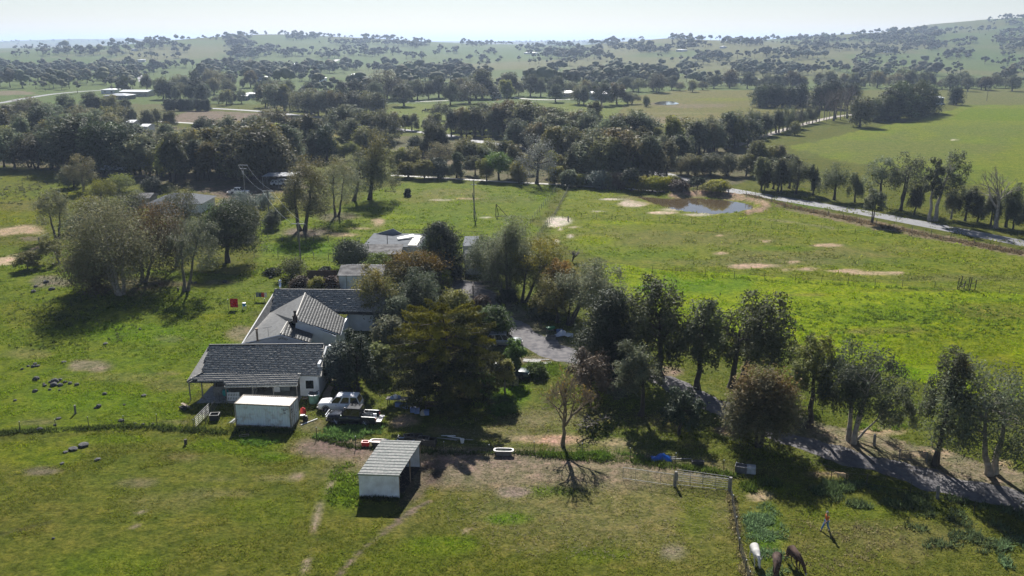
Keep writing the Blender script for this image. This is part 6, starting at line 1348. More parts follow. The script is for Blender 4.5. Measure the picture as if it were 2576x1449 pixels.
# ------------------------------------------------------------------ vehicles
def vehicle(name, label, cat, loc, rz, paint, L=4.6, W=1.8, Hh=1.65, body='wagon', glass=None, rim=None, trim=None, wr=.34, wb=2.6, group=None):
    """car along +x (nose at +x), standing on its wheels"""
    v = empty(name, loc, label, cat, group, rz)
    trim = trim or M['black']; glass = glass or M['glass']; rim = rim or M['chrome']
    hb = Hh * .56; gb = wr * .62; xf = L / 2; xr = -L / 2; wf = wb / 2 + .10; wz = wf - wb
    ute = body == 'ute'
    def ring(x, w, z0, z1, bulge=.04):
        y = w / 2
        return [Vector((x, -y * .93, z0)), Vector((x, -y, z0 + (z1 - z0) * .30)), Vector((x, -y - bulge * .0, z0 + (z1 - z0) * .62)), Vector((x, -y * .93, z1)), Vector((x, -y * .5, z1 + .035)), Vector((x, y * .5, z1 + .035)), Vector((x, y * .93, z1)), Vector((x, y, z0 + (z1 - z0) * .62)), Vector((x, y, z0 + (z1 - z0) * .30)), Vector((x, y * .93, z0))]
    xw = xf - L * (.27 if not ute else .26)         # foot of the windscreen
    xb = xr + (.30 if not ute else L * .315)          # back of the cabin
    st = [(xf, W * .80, gb + .12, hb * .80), (xf - .12, W * .92, gb + .02, hb * .90), (xf - .55, W, gb, hb * .955), (xw, W, gb, hb), (xb, W, gb, hb)]
    if ute: st += [(xb - .02, W, gb, hb)]
    else: st += [(xr + .12, W * .97, gb + .04, hb), (xr, W * .90, gb + .14, hb * .94)]
    b = MB(); b.loft([ring(*s) for s in st])
    bodyo = b.build("body", paint, v, smooth=True)
    # greenhouse
    x1 = xw - .75; x0 = xb + (.02 if ute else .12); x00 = xb - (.02 if ute else .18)
    def cab(x, w, z): return [Vector((x, -w / 2, z)), Vector((x, -w * .25, z + .03)), Vector((x, w * .25, z + .03)), Vector((x, w / 2, z))]
    g = MB()
    lo = [(xw + .02, W * .86, hb + .01), (xb if ute else xr + .08, W * .90, hb + .01)]; hi = [(x1, W * .74, Hh - .07), (x0, W * .76, Hh - .06)]
    A = [Vector((lo[0][0], -lo[0][1] / 2, lo[0][2])), Vector((lo[0][0], lo[0][1] / 2, lo[0][2])), Vector((lo[1][0], lo[1][1] / 2, lo[1][2])), Vector((lo[1][0], -lo[1][1] / 2, lo[1][2]))]
    B_ = [Vector((hi[0][0], -hi[0][1] / 2, hi[0][2])), Vector((hi[0][0], hi[0][1] / 2, hi[0][2])), Vector((hi[1][0], hi[1][1] / 2, hi[1][2])), Vector((hi[1][0], -hi[1][1] / 2, hi[1][2]))]
    g.loft([A, B_]); g.build("cabin", paint, v)
    r = MB(); r.loft([[Vector((p.x * 1.0, p.y * 1.02, p.z)) for p in B_], [Vector((p.x - .03 if p.x > 0 else p.x + .02, p.y * .96, p.z + .06)) for p in B_]]); r.build("roof", paint, v, bevel=.02)
    def pane(nm, q, k=.90, off=.012):
        c = sum(q, Vector()) / 4; n = (q[1] - q[0]).cross(q[3] - q[0]).normalized()
        if n.dot(c - Vector((0, 0, hb + .2))) < 0: n = -n
        w = MB(); w.slab([c + (p - c) * k + n * off for p in q], 0, -n * .02); w.build(nm, glass, v)
    pane("windscreen", [A[0], A[1], B_[1], B_[0]]); pane("rear_window", [A[3], A[2], B_[2], B_[3]], .84)
    for sgn, (i, j) in ((-1, (0, 3)), (1, (1, 2))):
        n = 2 if ute else 3
        for k in range(n):
            t0, t1 = k / n + (.03 if k == 0 else .015), (k + 1) / n - .015
            q = [A[i].lerp(A[j], t0), A[i].lerp(A[j], t1), B_[i].lerp(B_[j], t1), B_[i].lerp(B_[j], t0)]
            c = sum(q, Vector()) / 4; w = MB(); d = Vector((0, sgn * .014, .004)); w.slab([c + (p - c) * .92 + d for p in q], 0, Vector((0, -sgn * .02, 0))); w.build("side_window", glass, v)
            h_ = MB(); hx = A[i].lerp(A[j], t1 - .08); h_.box((hx.x, sgn * (W / 2 + .005), hb - .12), (.2, .03, .035)); h_.build("door_handle", rim if ute else trim, v)
        m_ = MB(); m_.box((xw - .28, sgn * (W / 2 + .08), hb + .1), (.12, .2, .16)); m_.build("wing_mirror", rim if ute else paint, v, bevel=.02)
        l_ = MB(); l_.box((xf - .10, sgn * W * .34, hb * .76), (.2, W * .2, .15)); l_.build("headlight", M['chrome'], v, bevel=.02)
        l_ = MB(); l_.box((xr + (.02 if not ute else .02), sgn * W * .43, hb * .80), (.08, .10, .2)); l_.build("tail_light", M['red'], v)
        for x in (wf, wz):
            y = sgn * (W / 2 - .10)
            t_ = MB(); t_.lathe((x, y, wr), [(wr * .6, -.11), (wr * .93, -.12), (wr, -.07), (wr, .07), (wr * .93, .12), (wr * .6, .11)], 18, 'Y'); wo_ = t_.build("wheel", M['rubber'], v, smooth=True)
            q_ = MB(); q_.lathe((x, y + sgn * .085, wr), [(.05, 0), (.07, .02 * sgn)], 8, 'Y')
            for a in range(6):
                an = a * math.pi / 3; q_.beam((x, y + sgn * .09, wr), (x + math.cos(an) * wr * .62, y + sgn * .10, wr + math.sin(an) * wr * .62), .028, 4)
            q_.lathe((x, y + sgn * .10, wr), [(wr * .56, 0), (wr * .66, .012 * sgn), (wr * .66, -.03 * sgn), (wr * .56, -.03 * sgn)], 18, 'Y', cap=False); q_.build("rim", rim, wo_)
            ar = MB(); n = 9; rg = []
            for a in range(n):
                an = math.pi * a / (n - 1)
                rg.append([Vector((x + math.cos(an) * rr, sgn * yy, wr + math.sin(an) * rr)) for rr, yy in ((wr * 1.08, W / 2 - .30), (wr * 1.08, W / 2 + .03), (wr * 1.26, W / 2 + .02), (wr * 1.26, W / 2 - .30))])
            ar.loft(rg); ar.build("wheel_arch", trim, v)
    bp = MB(); bp.box((xf + .02, 0, gb + .16), (.22, W * .9, .26)); bp.build("front_bumper", trim, v, bevel=.03)
    gr = MB(); gr.box((xf - .01, 0, hb * .70), (.06, W * .5, .2)); gr.build("grille", M['black'], v)
    sl = MB(); sl.box(((wf + wz) / 2, 0, gb + .02), (wb - wr * 2.4, W * .98, .14)); sl.build("sill", trim, v)
    if not ute:
        bp = MB(); bp.box((xr - .02, 0, gb + .2), (.2, W * .9, .26)); bp.build("rear_bumper", trim, v, bevel=.03)
        for s in (-1, 1):
            rr = MB(); rr.beam((x1 - .05, s * W * .33, Hh + .05), (x0 + .1, s * W * .33, Hh + .05), .022, 5); rr.build("roof_rail", trim, v)
    else:
        t_ = MB(); zt = hb + .03; xl = xr + .04
        for s in (-1, 1): t_.box(((xb + xl) / 2 - .02, s * (W / 2 - .05), (gb + zt) / 2 + .04), (xb - xl - .04, .10, zt - gb - .08))
        t_.box((xb - .06, 0, (gb + zt) / 2 + .05), (.08, W * .92, zt - gb - .1)); t_.box(((xb + xl) / 2 - .03, 0, gb + .32), (xb - xl - .1, W - .2, .06)); t_.build("tray", paint, v)
        t_ = MB()
        for s in (-1, 1): t_.box(((xb + xl) / 2 - .02, s * (W / 2 - .05), zt + .012), (xb - xl - .04, .07, .02))
        t_.build("tray_rail", M['chrome'], v)
        t_ = MB(); t_.box((xl - .30, 0, gb + .30), (.58, W * .90, .05), M=Matrix.Rotation(.08, 3, 'Y')); t_.build("tailgate", mat('worn_tailgate', (.36, .36, .36), .5, var=.4, scale=6), v)
        t_ = MB(); t_.path([Vector((xf + .16, y, z)) for y, z in ((-W * .40, gb + .1), (-W * .36, hb * .95), (W * .36, hb * .95), (W * .40, gb + .1))], .04, 6); t_.path([Vector((xf + .18, -W * .38, gb + .38)), Vector((xf + .18, W * .38, gb + .38))], .035, 6); t_.build("bull_bar", M['chrome'], v)
        t_ = MB(); t_.beam((xw - .05, W / 2 + .02, hb * .9), (x1 + .06, W * .40, Hh - .02), .04, 6); t_.box((x1 + .10, W * .42, Hh + .05), (.14, .12, .18)); t_.build("snorkel", M['black'], v)
    return v

ute_p = mat("charcoal_paint", (.018, .020, .024), .16, var=.06, spec=.5); white_p = mat("white_car_paint", (.74, .75, .76), .25, var=.03); silver_p = mat("silver_paint", (.30, .32, .34), .28, .4, var=.05); green_p = mat("dark_green_paint", (.02, .042, .038), .25, var=.05, spec=.7)
p = (at(845, 1068.5) + at(922, 1074)) / 2
ute = vehicle("utility_truck", "charcoal dual cab utility truck with open tray and lowered tailgate", "utility truck", p + Vector((.1, .95, 0)), math.pi - .12, ute_p, 5.25, 1.92, 1.82, 'ute', wr=.41, wb=3.12)
p = at(817, 1045)
vehicle("station_wagon", "white station wagon with black lower trim parked behind the charcoal utility truck", "car", p + Vector((1.45, 1.6, 0)), math.pi - .06, white_p, 4.7, 1.82, 1.78, wr=.36, wb=2.65)
p = at(1268, 874)
vehicle("station_wagon", "silver wagon parked at the edge of the gravel drive beside the green bush", "car", p + Vector((0, .9, 0)), -.12, silver_p, 4.6, 1.8, 1.68, wr=.35)
p = at(1290, 955)
vehicle("station_wagon", "dark green wagon parked behind the little trees right of the cedar", "car", p + Vector((-.3, .9, 0)), -.16, green_p, 4.7, 1.8, 1.72, wr=.37)
p = at(601, 488)
vehicle("utility_truck", "white farm utility truck parked under the slender gums on the left", "utility truck", p, -.1, white_p, 5.0, 1.8, 1.75, 'ute', wr=.36, wb=3.0)
p = at(2365, 264)
vehicle("utility_truck", "small white utility truck parked by the far green shed", "utility truck", p, .1, white_p, 5.0, 1.9, 1.8, 'ute', wr=.36, wb=3.0)
for k, (x, y, lb) in enumerate([(702, 466, "white car at the left under the mesh roofed pen"), (716, 463, "white car behind the mesh roofed pen"), (735, 464, "white car half hidden by the tall tawny gum")]):
    vehicle("parked_car", lb, "car", at(x, y), .1 + k * .2, white_p, 4.5, 1.75, 1.5, wr=.33)
# load in the tray
ld = MB(); q = random.Random(4)
for k in range(26):
    ld.beam((q.uniform(-.6, .6), q.uniform(-.5, .5), q.uniform(0, .25)), (q.uniform(-.6, .6), q.uniform(-.5, .5), q.uniform(.05, .35)), q.uniform(.02, .06), 5)
o = ld.build("scrap_load", mat("tangled_scrap", (.16, .17, .18), .5, .1, var=.7, scale=9)); o.location = ute.location + Vector((1.55, -.2, .78)); tag(o, "tangle of pale scrap lying in the tray of the charcoal utility truck", "scrap")
b = MB(); b.box((0, 0, .18), (.30, .08, .36)); b.box((0, .12, .16), (.34, .16, .32)); o = b.build("white_box", M['white']); o.location = ute.location + Vector((2.32, -.5, .80)); tag(o, "white box standing at the open end of the charcoal truck's tray", "box")

# ------------------------------------------------------------------ fences and gates
POST_ME = {}
def post_mesh(kind, h):
    k = (kind, round(h, 2))
    if k not in POST_ME:
        b = MB()
        if kind == 'steel': b.box((0, 0, h / 2 - .1), (.055, .03, h + .2)); b.box((0, .02, h / 2 - .1), (.02, .05, h + .2)); m = mat("steel_post", (.05, .046, .042), .7)
        elif kind == 'wood': b.beam((0, 0, -.2), (.01, 0, h), .055, 7, .05); m = M['grey']
        else: b.beam((0, 0, -.2), (.02, 0, h), .15, 8, .13); m = M['grey']
        POST_ME[k] = b.mesh("post", m)
    return POST_ME[k]
wire_m = mat("fence_wire", (.16, .155, .15), .6, .3)
def fence(name, label, px, h=1.15, kind='steel', wires=4, gap=None, white_cap=False, net=False, wr=.006, strain=()):
    P = [pt(*q) for q in px]
    if gap:
        Q = []
        for a, b in zip(P[:-1], P[1:]):
            n = max(1, int(round((b - a).length / gap)))
            for i in range(n): 
                t = a.lerp(b, i / n); t.z = float(terrain(t.x, t.y)); Q.append(t)
        P = Q + [P[-1]]
    O = P[len(P) // 2].copy()
    f = empty(name, O, label, "fence")
    for i, p in enumerate(P):
        k = 'thick' if i in strain else kind
        o = link("post", post_mesh(k, h + (.1 if k == 'thick' else 0)), f, p - O); o.rotation_euler = (rnd.gauss(0, .03), rnd.gauss(0, .03), rnd.uniform(0, 3))
        if white_cap and k == 'steel':
            if 'cap' not in POST_ME:
                c = MB(); c.box((0, 0, 0), (.085, .075, .10)); POST_ME['cap'] = c.mesh("post_cap", M['white'], bevel=.02)
            link("post_cap", POST_ME['cap'], o, (0, 0, h))
    w = WMB()
    for k in range(wires):
        z = h * (.95 - .75 * k / max(1, wires - 1)) if wires > 1 else h * .9
        for a, b in zip(P[:-1], P[1:]):
            m_ = a.lerp(b, .5); w.beam(a + Vector((0, 0, z)), m_ + Vector((0, 0, z - .02)), wr, 3, cap=False); w.beam(m_ + Vector((0, 0, z - .02)), b + Vector((0, 0, z)), wr, 3, cap=False)
    if net:
        for a, b in zip(P[:-1], P[1:]):
            n = int((b - a).length / .16)
            for i in range(n):
                t = a.lerp(b, i / n); w.beam(t + Vector((0, 0, .05)), t + Vector((0, 0, h * .95)), .005, 3, cap=False)
    w.build("wire", wire_m, f, O)
    return f
fence("wire_fence", "wire fence across the left front paddock ending at the pipe gate", [(-45, 1093), (50, 1087), (142, 1081), (224, 1075), (312, 1072), (396, 1068), (488, 1081)], 1.15, white_cap=True)
fence("wire_fence", "wire fence across the yard front from the utility truck to the grey boxes", [(797, 1102), (895, 1124), (1004, 1122), (1117, 1138), (1230, 1147), (1344, 1138), (1464, 1143), (1586, 1154), (1699, 1168), (1821, 1186), (1850, 1192)], 1.15, white_cap=True)
fence("mesh_fence", "rusty netting fence running down from the gate post past the donkeys", [(1836, 1236), (1842, 1275), (1851, 1330), (1860, 1385), (1876, 1440), (1884, 1470)], 1.1, net=True, wires=6, white_cap=True)
fence("wire_fence", "wire fence across the middle of the right paddock", [(1416, 550), (1462, 548), (1700, 560), (1940, 574), (2151, 587), (2391, 602)], 1.1, gap=3.5, wires=3, wr=.01)
fence("wire_fence", "wire fence along the top of the bright green paddock", [(1500, 672), (1584, 680), (1700, 690), (2000, 708), (2270, 722), (2514, 736), (2640, 750)], 1.2, gap=4.6, wires=3, wr=.01)
fence("wire_fence", "left line of the double fence in the middle paddock", [(1300, 605), (1321, 580), (1362, 525), (1402, 474)], 1.2, 'wood', gap=3.4, wires=3, wr=.01)
fence("wire_fence", "right line of the double fence in the middle paddock", [(1353, 597), (1395, 545), (1434, 471)], 1.2, 'wood', gap=2.4, wires=3, wr=.01)
fence("road_fence", "post and wire fence along the near side of the road", [(1877, 496), (2008, 529), (2162, 556), (2391, 602), (2576, 634), (2680, 655)], 1.2, 'wood', gap=4.2, wires=3, wr=.012)
fence("road_fence", "post and wire fence on the far side of the road below the she oaks", [(1900, 486), (2050, 508), (2200, 530), (2350, 556), (2500, 585), (2620, 608)], 1.2, 'steel', gap=5.5, wires=2, wr=.01)
fence("paddock_fence", "dark post fence nearest the middle power pole", [(640, 646), (700, 648), (790, 651), (863, 653), (905, 656)], 1.2, 'wood', gap=3.6, wires=2, wr=.014)
fence("paddock_fence", "dark post fence under the tall tawny gum", [(640, 604), (710, 605), (790, 606), (863, 608), (905, 612)], 1.2, 'wood', gap=3.6, wires=2, wr=.014)
fence("pen_rails", "white pipe rails of the pen behind the tin sheds", [(998, 614), (1018, 594), (1080, 595), (1160, 598), (1215, 600)], 1.5, 'steel', gap=4.0, wires=2, wr=.035)
fence("horse_paddock_fence", "fence line between the green horse paddock and the yellow field", [(1512, 326), (1560, 282), (1604, 240)], 1.2, 'steel', gap=9, wires=2, wr=.02)
fence("drive_fence", "thick timber posts and rail fence on the far side of the drive", [(2147, 1108), (2199, 1121), (2262, 1158), (2330, 1165)], 1.15, 'wood', wires=2, wr=.035, strain=(1,))
fence("drive_fence", "sagging fence with a thick grey post on the near side of the drive", [(2090, 1213), (2180, 1222), (2290, 1240), (2358, 1254), (2450, 1290)], 1.15, 'steel', wires=2, wr=.015, strain=(3,))
fence("yard_fence", "short wire fence between the front fence and the verandah", [(517, 1066), (536, 1040), (553, 1012)], 1.15, 'steel', wires=4, wr=.012, net=True)
fence("stock_yard", "timber stock yard rails beside the ball shaped shrub", [(1715, 478), (1745, 480), (1772, 474)], 1.5, 'wood', wires=4, wr=.06, gap=3)
fence("stock_yard", "timber stock yard rails among the trees at the far left", [(330, 448), (365, 442), (400, 430), (420, 425)], 1.5, 'wood', wires=4, wr=.06, gap=4)
fence("garden_wire", "low wire run in the shade left of the big gums", [(160, 782), (180, 772), (205, 762)], 1.1, 'steel', wires=4, wr=.012)

def gate(label, a, b, h, m=M['steel'], bars=4, mesh=True):
    O = (a + b) / 2; L = (b - a).length
    g = empty("farm_gate", O, label, "gate", rz=math.atan2((b - a).y, (b - a).x))
    f = MB(); z0, z1 = .12, h
    f.path([Vector((x, 0, z)) for x, z in ((-L / 2, z0), (-L / 2, z1), (L / 2, z1), (L / 2, z0), (-L / 2, z0))], .024, 6); f.build("frame", m, g)
    for k in range(1, bars):
        s = MB(); s.beam((-L / 2 + L * k / bars, 0, z0), (-L / 2 + L * k / bars, 0, z1), .018, 5); s.build("upright", m, g)
    if mesh:
        w = MB()
        for k in range(1, int(L / .16)): w.beam((-L / 2 + k * .16, 0, z0), (-L / 2 + k * .16, 0, z1), .0035, 3, cap=False)
        for k in range(1, 7): w.beam((-L / 2, 0, z0 + (z1 - z0) * k / 7), (L / 2, 0, z0 + (z1 - z0) * k / 7), .0035, 3, cap=False)
        w.build("wire_mesh", wire_m, g)
    else:
        for k in range(1, 5):
            s = MB(); s.beam((-L / 2, 0, z0 + (z1 - z0) * k / 5), (L / 2, 0, z0 + (z1 - z0) * k / 5), .018, 5); s.build("bar", m, g)
    return g
gate("mesh pipe gate on the left of the grey timber gate post", at(1567, 1206), at(1693, 1224), 1.2)
gate("mesh pipe gate on the right of the grey timber gate post", at(1704, 1222), at(1832, 1236), 1.2)
gate("pipe gate standing ajar behind the mesh gate on the right", at(1706, 1218) + Vector((0, .5, 0)), at(1832, 1232) + Vector((0, .2, 0)), 1.2, mesh=False)
gate("leaning pipe gate beside the black planter tub", at(492, 1076), at(528, 1040), 1.15, mesh=False)
gate("grey farm gate on the dirt track at the far left", at(98, 613), at(124, 600), 1.2, mesh=False)
def lone(name, label, px, h, r=.14, cat="post", m=None):
    b = MB(); b.beam((0, 0, -.2), (.03, 0, h), r, 9, r * .9); o = b.build(name, m or M['grey']); o.location = pt(*px); return tag(o, label, cat)
lone("gate_post", "grey timber gate post between the two mesh gates", (1698, 1223), 1.45, .15); lone("gate_post", "dark timber gate post at the corner of the netting fence", (1835, 1238), 1.45, .17)
lone("corner_post", "lone grey post standing in the grass among the rocks on the left", (190, 1040), .95, .12); lone("corner_post", "short dark post beside the pale mud patch", (1429, 556), 1.1, .16); lone("corner_post", "braced strainer post at the end of the pond bank", (1832, 489), 1.2, .15); lone("corner_post", "timber post at the far left gate", (99, 612), 1.2, .14)
lone("tree_stump", "charred stump standing in the grass of the front paddock", (467, 1118), .55, .16, "stump", M['dkwood']); lone("tree_stump", "broken stump under the slim grey gum", (448, 733), .6, .16, "stump", M['dkwood'])

# ------------------------------------------------------------------ power poles and wires
def pole(label, px, ytop, arms=1, arm_w=2.2, tilt=0.0, transformer=False, rz=0.0):
    P = pt(*px); h = hgt(P.y, ytop) - P.z
    o = empty("power_pole", P, label, "power pole", rz=rz)
    b = MB(); b.beam((0, 0, -.3), (tilt, 0, h), .16, 9, .11); b.build("pole", M['grey'], o)
    for k in range(arms):
        z = h - .25 - k * .9; b = MB(); b.box((tilt, .12, z), (arm_w * (1 if k == 0 else .7), .12, .14)); ar = b.build("cross_arm", mat("pale_crossarm", (.48, .49, .48), .8), o)
        for x in (-.45, 0, .45) if k else (-.48, .48, -.15):
            i = MB(); i.lathe((tilt + x * arm_w * (1 if k == 0 else .7), .12, z + .07), [(.04, 0), (.06, .06), (.03, .14)], 8); i.build("insulator", M['brick'], ar)
    if transformer:
        b = MB(); b.lathe((tilt, -.3, h - 2.6), [(.25, 0), (.27, .1), (.27, .8), (.2, .9)], 12); b.build("transformer", M['steel'], o)
    return o, P, h
_, Pa, ha = pole("grey power pole with pale cross arm left of the tin sheds", (756, 656), 560, 1, 2.6, rz=-.1)
_, Pb, hb_ = pole("power pole standing alone in the middle paddock with a leaning stay", (1193, 546), 452, 2, 2.0)
_, Pc, hc_ = pole("power pole in the yellow grass by the blue grey shrub", (679, 565), 478, 1, 2.4, rz=-.1)
_, Pd, hd_ = pole("power pole with transformer in front of the slender gums", (617, 492), 413, 2, 2.4, transformer=True, rz=-.1)
pole("far power pole on the brown field", (966, 304), 249, 1, 2.4); pole("far power pole in the verge of the far road", (1013, 337), 305, 1, 2.2) if False else None
pole("far power pole by the thin she oaks below the horse paddock", (901, 345), 307, 1, 2.4); pole("far power pole in the yellow verge", (822, 352), 313, 1, 2.4); pole("far power pole left of the long tree line", (697, 270), 232, 1, 2.2); pole("far pole in the horse paddock", (1177, 330), 310, 1, 1.5); pole("far pole on the right pasture", (2482, 254), 215, 1, 2.2); pole("far pole behind the pine row", (2430, 250), 212, 1, 2)
def wire(label, a, b, sag, r=.02, m=None):
    w = MB(); n = 14; O = (a + b) / 2
    pts = [a.lerp(b, i / n) - Vector((0, 0, 4 * sag * (i / n) * (1 - i / n))) - O for i in range(n + 1)]
    w.path(pts, r, 4); o = w.build("power_line", m or mat("bright_wire", (.55, .54, .50), .4, .6)); o.location = O; return tag(o, label, "power line")
for s, nm in ((-1.15, "left"), (1.15, "right")):
    wire(nm + " of the two power lines from the grey pole to the pole in yellow grass", Pa + Vector((s, .1, ha - .1)), Pc + Vector((s * .95, 0, hc_ - .1)), .8); wire(nm + " of the two power lines from the transformer pole to the pole in yellow grass", Pc + Vector((s * .95, 0, hc_ - .1)), Pd + Vector((s * .95, 0, hd_ - .3)), .9)
wire("thin stay wire from the grey pole down to the grass", Pa + Vector((0, 0, ha - .6)), at(782, 625), .0, .008); 
b = MB(); b.beam((0, 0, 0), (-.9, 0, 6.2), .09, 6); o = b.build("pole_stay", M['grey']); o.location = at(1199, 553) + Vector((0, 0, -.1)); tag(o, "wooden stay leaning against the power pole in the middle paddock", "stay")
b = MB()
for a, c in (((0, 0, 0), (.1, 0, 2.9)), ((.1, 0, 2.9), (2.6, 0, .1)), ((0, 0, .1), (2.6, .2, .1)), ((.1, 0, 2.9), (.6, 2.2, 0))): b.beam(a, c, .07, 5)
o = b.build("timber_trestle", M['dkwood']); o.location = at(1247, 545); tag(o, "triangular dark timber frame lying in the middle paddock", "frame")
b = MB(); q = random.Random(9)
for k in range(9): x, y = q.uniform(-1.6, 1.6), q.uniform(-1.2, 1.2); b.beam((x, y, -.2), (x + .1, y, q.uniform(1.2, 2.3)), .07, 5)
for k in range(4): b.beam((q.uniform(-1.6, 0), q.uniform(-1, 1), .3), (q.uniform(0, 1.6), q.uniform(-1, 1), 1.1), .05, 5)
o = b.build("post_stack", M['dkwood']); o.location = at(2424, 726); tag(o, "cluster of dark upright posts in the bright paddock near the right edge", "posts")

# ------------------------------------------------------------------ things round the yard
def place(b, name, m, loc, label, cat, rz=0.0, group=None, **k):
    o = b.build(name, m, **k); o.location = loc; o.rotation_euler = (0, 0, rz); return tag(o, label, cat, group)
def tub(name, label, loc, size, m, inner, rz=0.0, rim=None, cat="tub", fill=.7):
    L, W, H = size; o = empty(name, loc, label, cat, rz=rz); t = .06
    b = MB()
    for s in (-1, 1): b.box((s * (L / 2 - t / 2), 0, H / 2), (t, W, H)); b.box((0, s * (W / 2 - t / 2), H / 2), (L - 2 * t, t, H))
    b.box((0, 0, .04), (L - 2 * t, W - 2 * t, .08)); b.build("shell", m, o)
    b = MB(); b.box((0, 0, H * fill), (L - 2 * t - .01, W - 2 * t - .01, .03)); b.build("filling", inner, o)
    b = MB()
    for s in (-1, 1): b.box((s * (L / 2 - .02), 0, H + .02), (.09, W + .06, .045)); b.box((0, s * (W / 2 - .02), H + .02), (L - .14, .09, .045))
    b.build("rim", rim or m, o); return o
soil = mat("wet_soil", (.04, .035, .03), .9); waterm = mat("trough_water", (.06, .07, .055), .06, spec=.6)
def bath(label, loc, rz, m, skirt, L=1.6, W=.72, H=.5, inner=waterm):
    o = empty("bathtub", loc, label, "bathtub", rz=rz)
    def rg(k, z, kk=1.0):
        return [Vector((math.copysign(abs(math.cos(a)) ** .5, math.cos(a)) * L / 2 * k, math.copysign(abs(math.sin(a)) ** .5, math.sin(a)) * W / 2 * k * kk, z)) for a in np.linspace(0, 2 * math.pi, 21)[:-1]]
    b = MB(); b.loft([rg(1.0, H - .04), rg(1.0, H), rg(.86, H, .92), rg(.82, H - .06, .9)], cap=False); b.build("rim", m, o)
    b = MB(); b.loft([rg(.74, .03), rg(.9, H - .05)], cap=False); b.build("shell", skirt, o)
    b = MB(); b.poly(rg(.83, H - .10, .9)); b.build("water", inner, o); return o
bath("white enamel bathtub used as a trough beside the front fence", at(1267, 1144), -.05, mat('aged_enamel', (.48, .47, .45), .5), mat("dirty_enamel", (.16, .15, .13), .7), 1.95, .8, .55)
bath("pinkish white bathtub beside the red tub behind the horse shelter", at(955, 1121), -.08, mat("stained_enamel", (.55, .48, .45), .5), M['dark'], 1.9, .85, .55, mat("pink_mud", (.30, .20, .17), .6))
bath("pale blue bathtub hidden behind the roof of the horse shelter", at(1022, 1116), -.03, mat("pale_blue_enamel", (.42, .52, .60), .4), M['dark'], 1.8, .8, .5)
tub("red_tub", "small red plastic feed tub behind the horse shelter", at(920, 1121), (.72, .5, .42), M['red'], mat("red_inside", (.22, .015, .012), .6), -.05)
tub("planter_tub", "square black plastic tub on the grass near the leaning pipe gate", at(541, 1055), (.95, .85, .6), M['black'], soil, .1)
for k, (x, y, s, lb) in enumerate([(1012, 1112, 1, "leftmost small black crate in the pile by the fence"), (1029, 1109, 1.2, "tilted black crate with pale rim in the pile by the fence"), (1048, 1112, 1.4, "tallest black crate in the middle of the pile by the fence"), (1066, 1116, 1.3, "wide black crate right of the tallest one by the fence"), (1083, 1120, 1.3, "black crate holding a white bag at the right of the pile")]):
    tub("black_crate", lb, at(x, y), (.85 * s, .65 * s, .5 * s), M['black'], soil, rnd.uniform(-.3, .3), rim=mat("worn_black_rim", (.10, .10, .10), .5) if k % 2 else None, cat="crate", fill=.5)
b = MB(); b.lathe((0, 0, 0), [(.15, 0), (.2, .3), (.22, .42), (.19, .42), (.16, .1)], 14); place(b, "bucket", M['white'], at(1163, 1114), "white bucket on the grass beside the loose poles", "bucket", cap=None) if False else place(b, "bucket", M['white'], at(1163, 1114), "white bucket on the grass beside the loose poles", "bucket")
for k, (a, c, lb) in enumerate([((1097, 1103), (1150, 1113), "long grey pole lying towards the white bucket"), ((1110, 1098), (1146, 1102), "short white pole at the back of the loose poles"), ((1112, 1105), (1190, 1112), "longest thin pole in front of the loose poles"), ((1126, 1100), (1160, 1108), "bent white pole in the middle of the loose poles")]):
    a, c = at(*a), at(*c); b = MB(); b.beam((0, 0, .10), tuple((c - a) + Vector((0, 0, .25))), .045, 6); place(b, "loose_pole", M['white'] if k % 2 else M['steel'], a, lb, "pole", group="loose poles by the front fence")
o = empty("green_bin", at(790, 1014), "round green bin full of scrap beside the house corner", "bin")
b = MB(); b.lathe((0, 0, 0), [(.44, 0), (.5, .1), (.60, 1.05), (.62, 1.1), (.56, 1.1), (.54, .9)], 20); b.build("shell", mat("faded_green_plastic", (.16, .30, .24), .6), o, smooth=True)
b = MB(); b.lathe((0, 0, 1.08), [(.55, 0), (.65, 0), (.65, .06), (.55, .06)], 20, cap=False); b.build("rim", M['white'], o)
b = MB()
for k in range(16): b.beam((q.uniform(-.4, .4), q.uniform(-.4, .4), .85), (q.uniform(-.5, .5), q.uniform(-.5, .5), 1.3), .045, 5)
b.build("scrap", mat("dark_scrap", (.07, .075, .09), .5, var=.6, scale=8), o)
b = MB(); b.lathe((0, 0, 0), [(.01, 0), (.3, .05), (.34, .35), (.26, .72), (.1, .86), (.02, .9)], 10); place(b, "red_bag", M['red'], at(763, 1044), "bright red bag standing at the container's door end", "bag")
b = MB(); b.box((0, 0, .22), (.5, .45, .4)); b.box((.05, 0, .5), (.3, .3, .2)); b.lathe((-.1, -.1, .42), [(.12, 0), (.14, .2), (.1, .3)], 10); place(b, "gas_ring", M['black'], at(769, 1059), "black piece of gear with white lid right of the container", "equipment", bevel=.03)
b = MB(); b.box((0, 0, .45), (.45, .35, .06)); place(b, "white_lid", M['white'], at(769, 1059) + Vector((-.35, .25, .1)), "white lid lying behind the black gear by the container", "basin")  # flat white lid of the black gear, built as a separate piece
b = MB(); b.beam((0, 0, .05), (1.4, 1.5, .08), .05, 5); place(b, "white_pipe", M['white'], at(757, 1070), "short white pipe lying at the container's right front corner", "pipe")
def ladder(label, a, c, w, n, m):
    b = MB(); d = (c - a); s = Vector((-d.y, d.x, 0)).normalized() * w / 2
    for k in (-1, 1): b.beam(s * k, d + s * k, .035, 5)
    for i in range(n): t = (i + .5) / n; b.beam(d * t - s, d * t + s, .025, 5)
    return place(b, "ladder", m, a, label, "ladder")
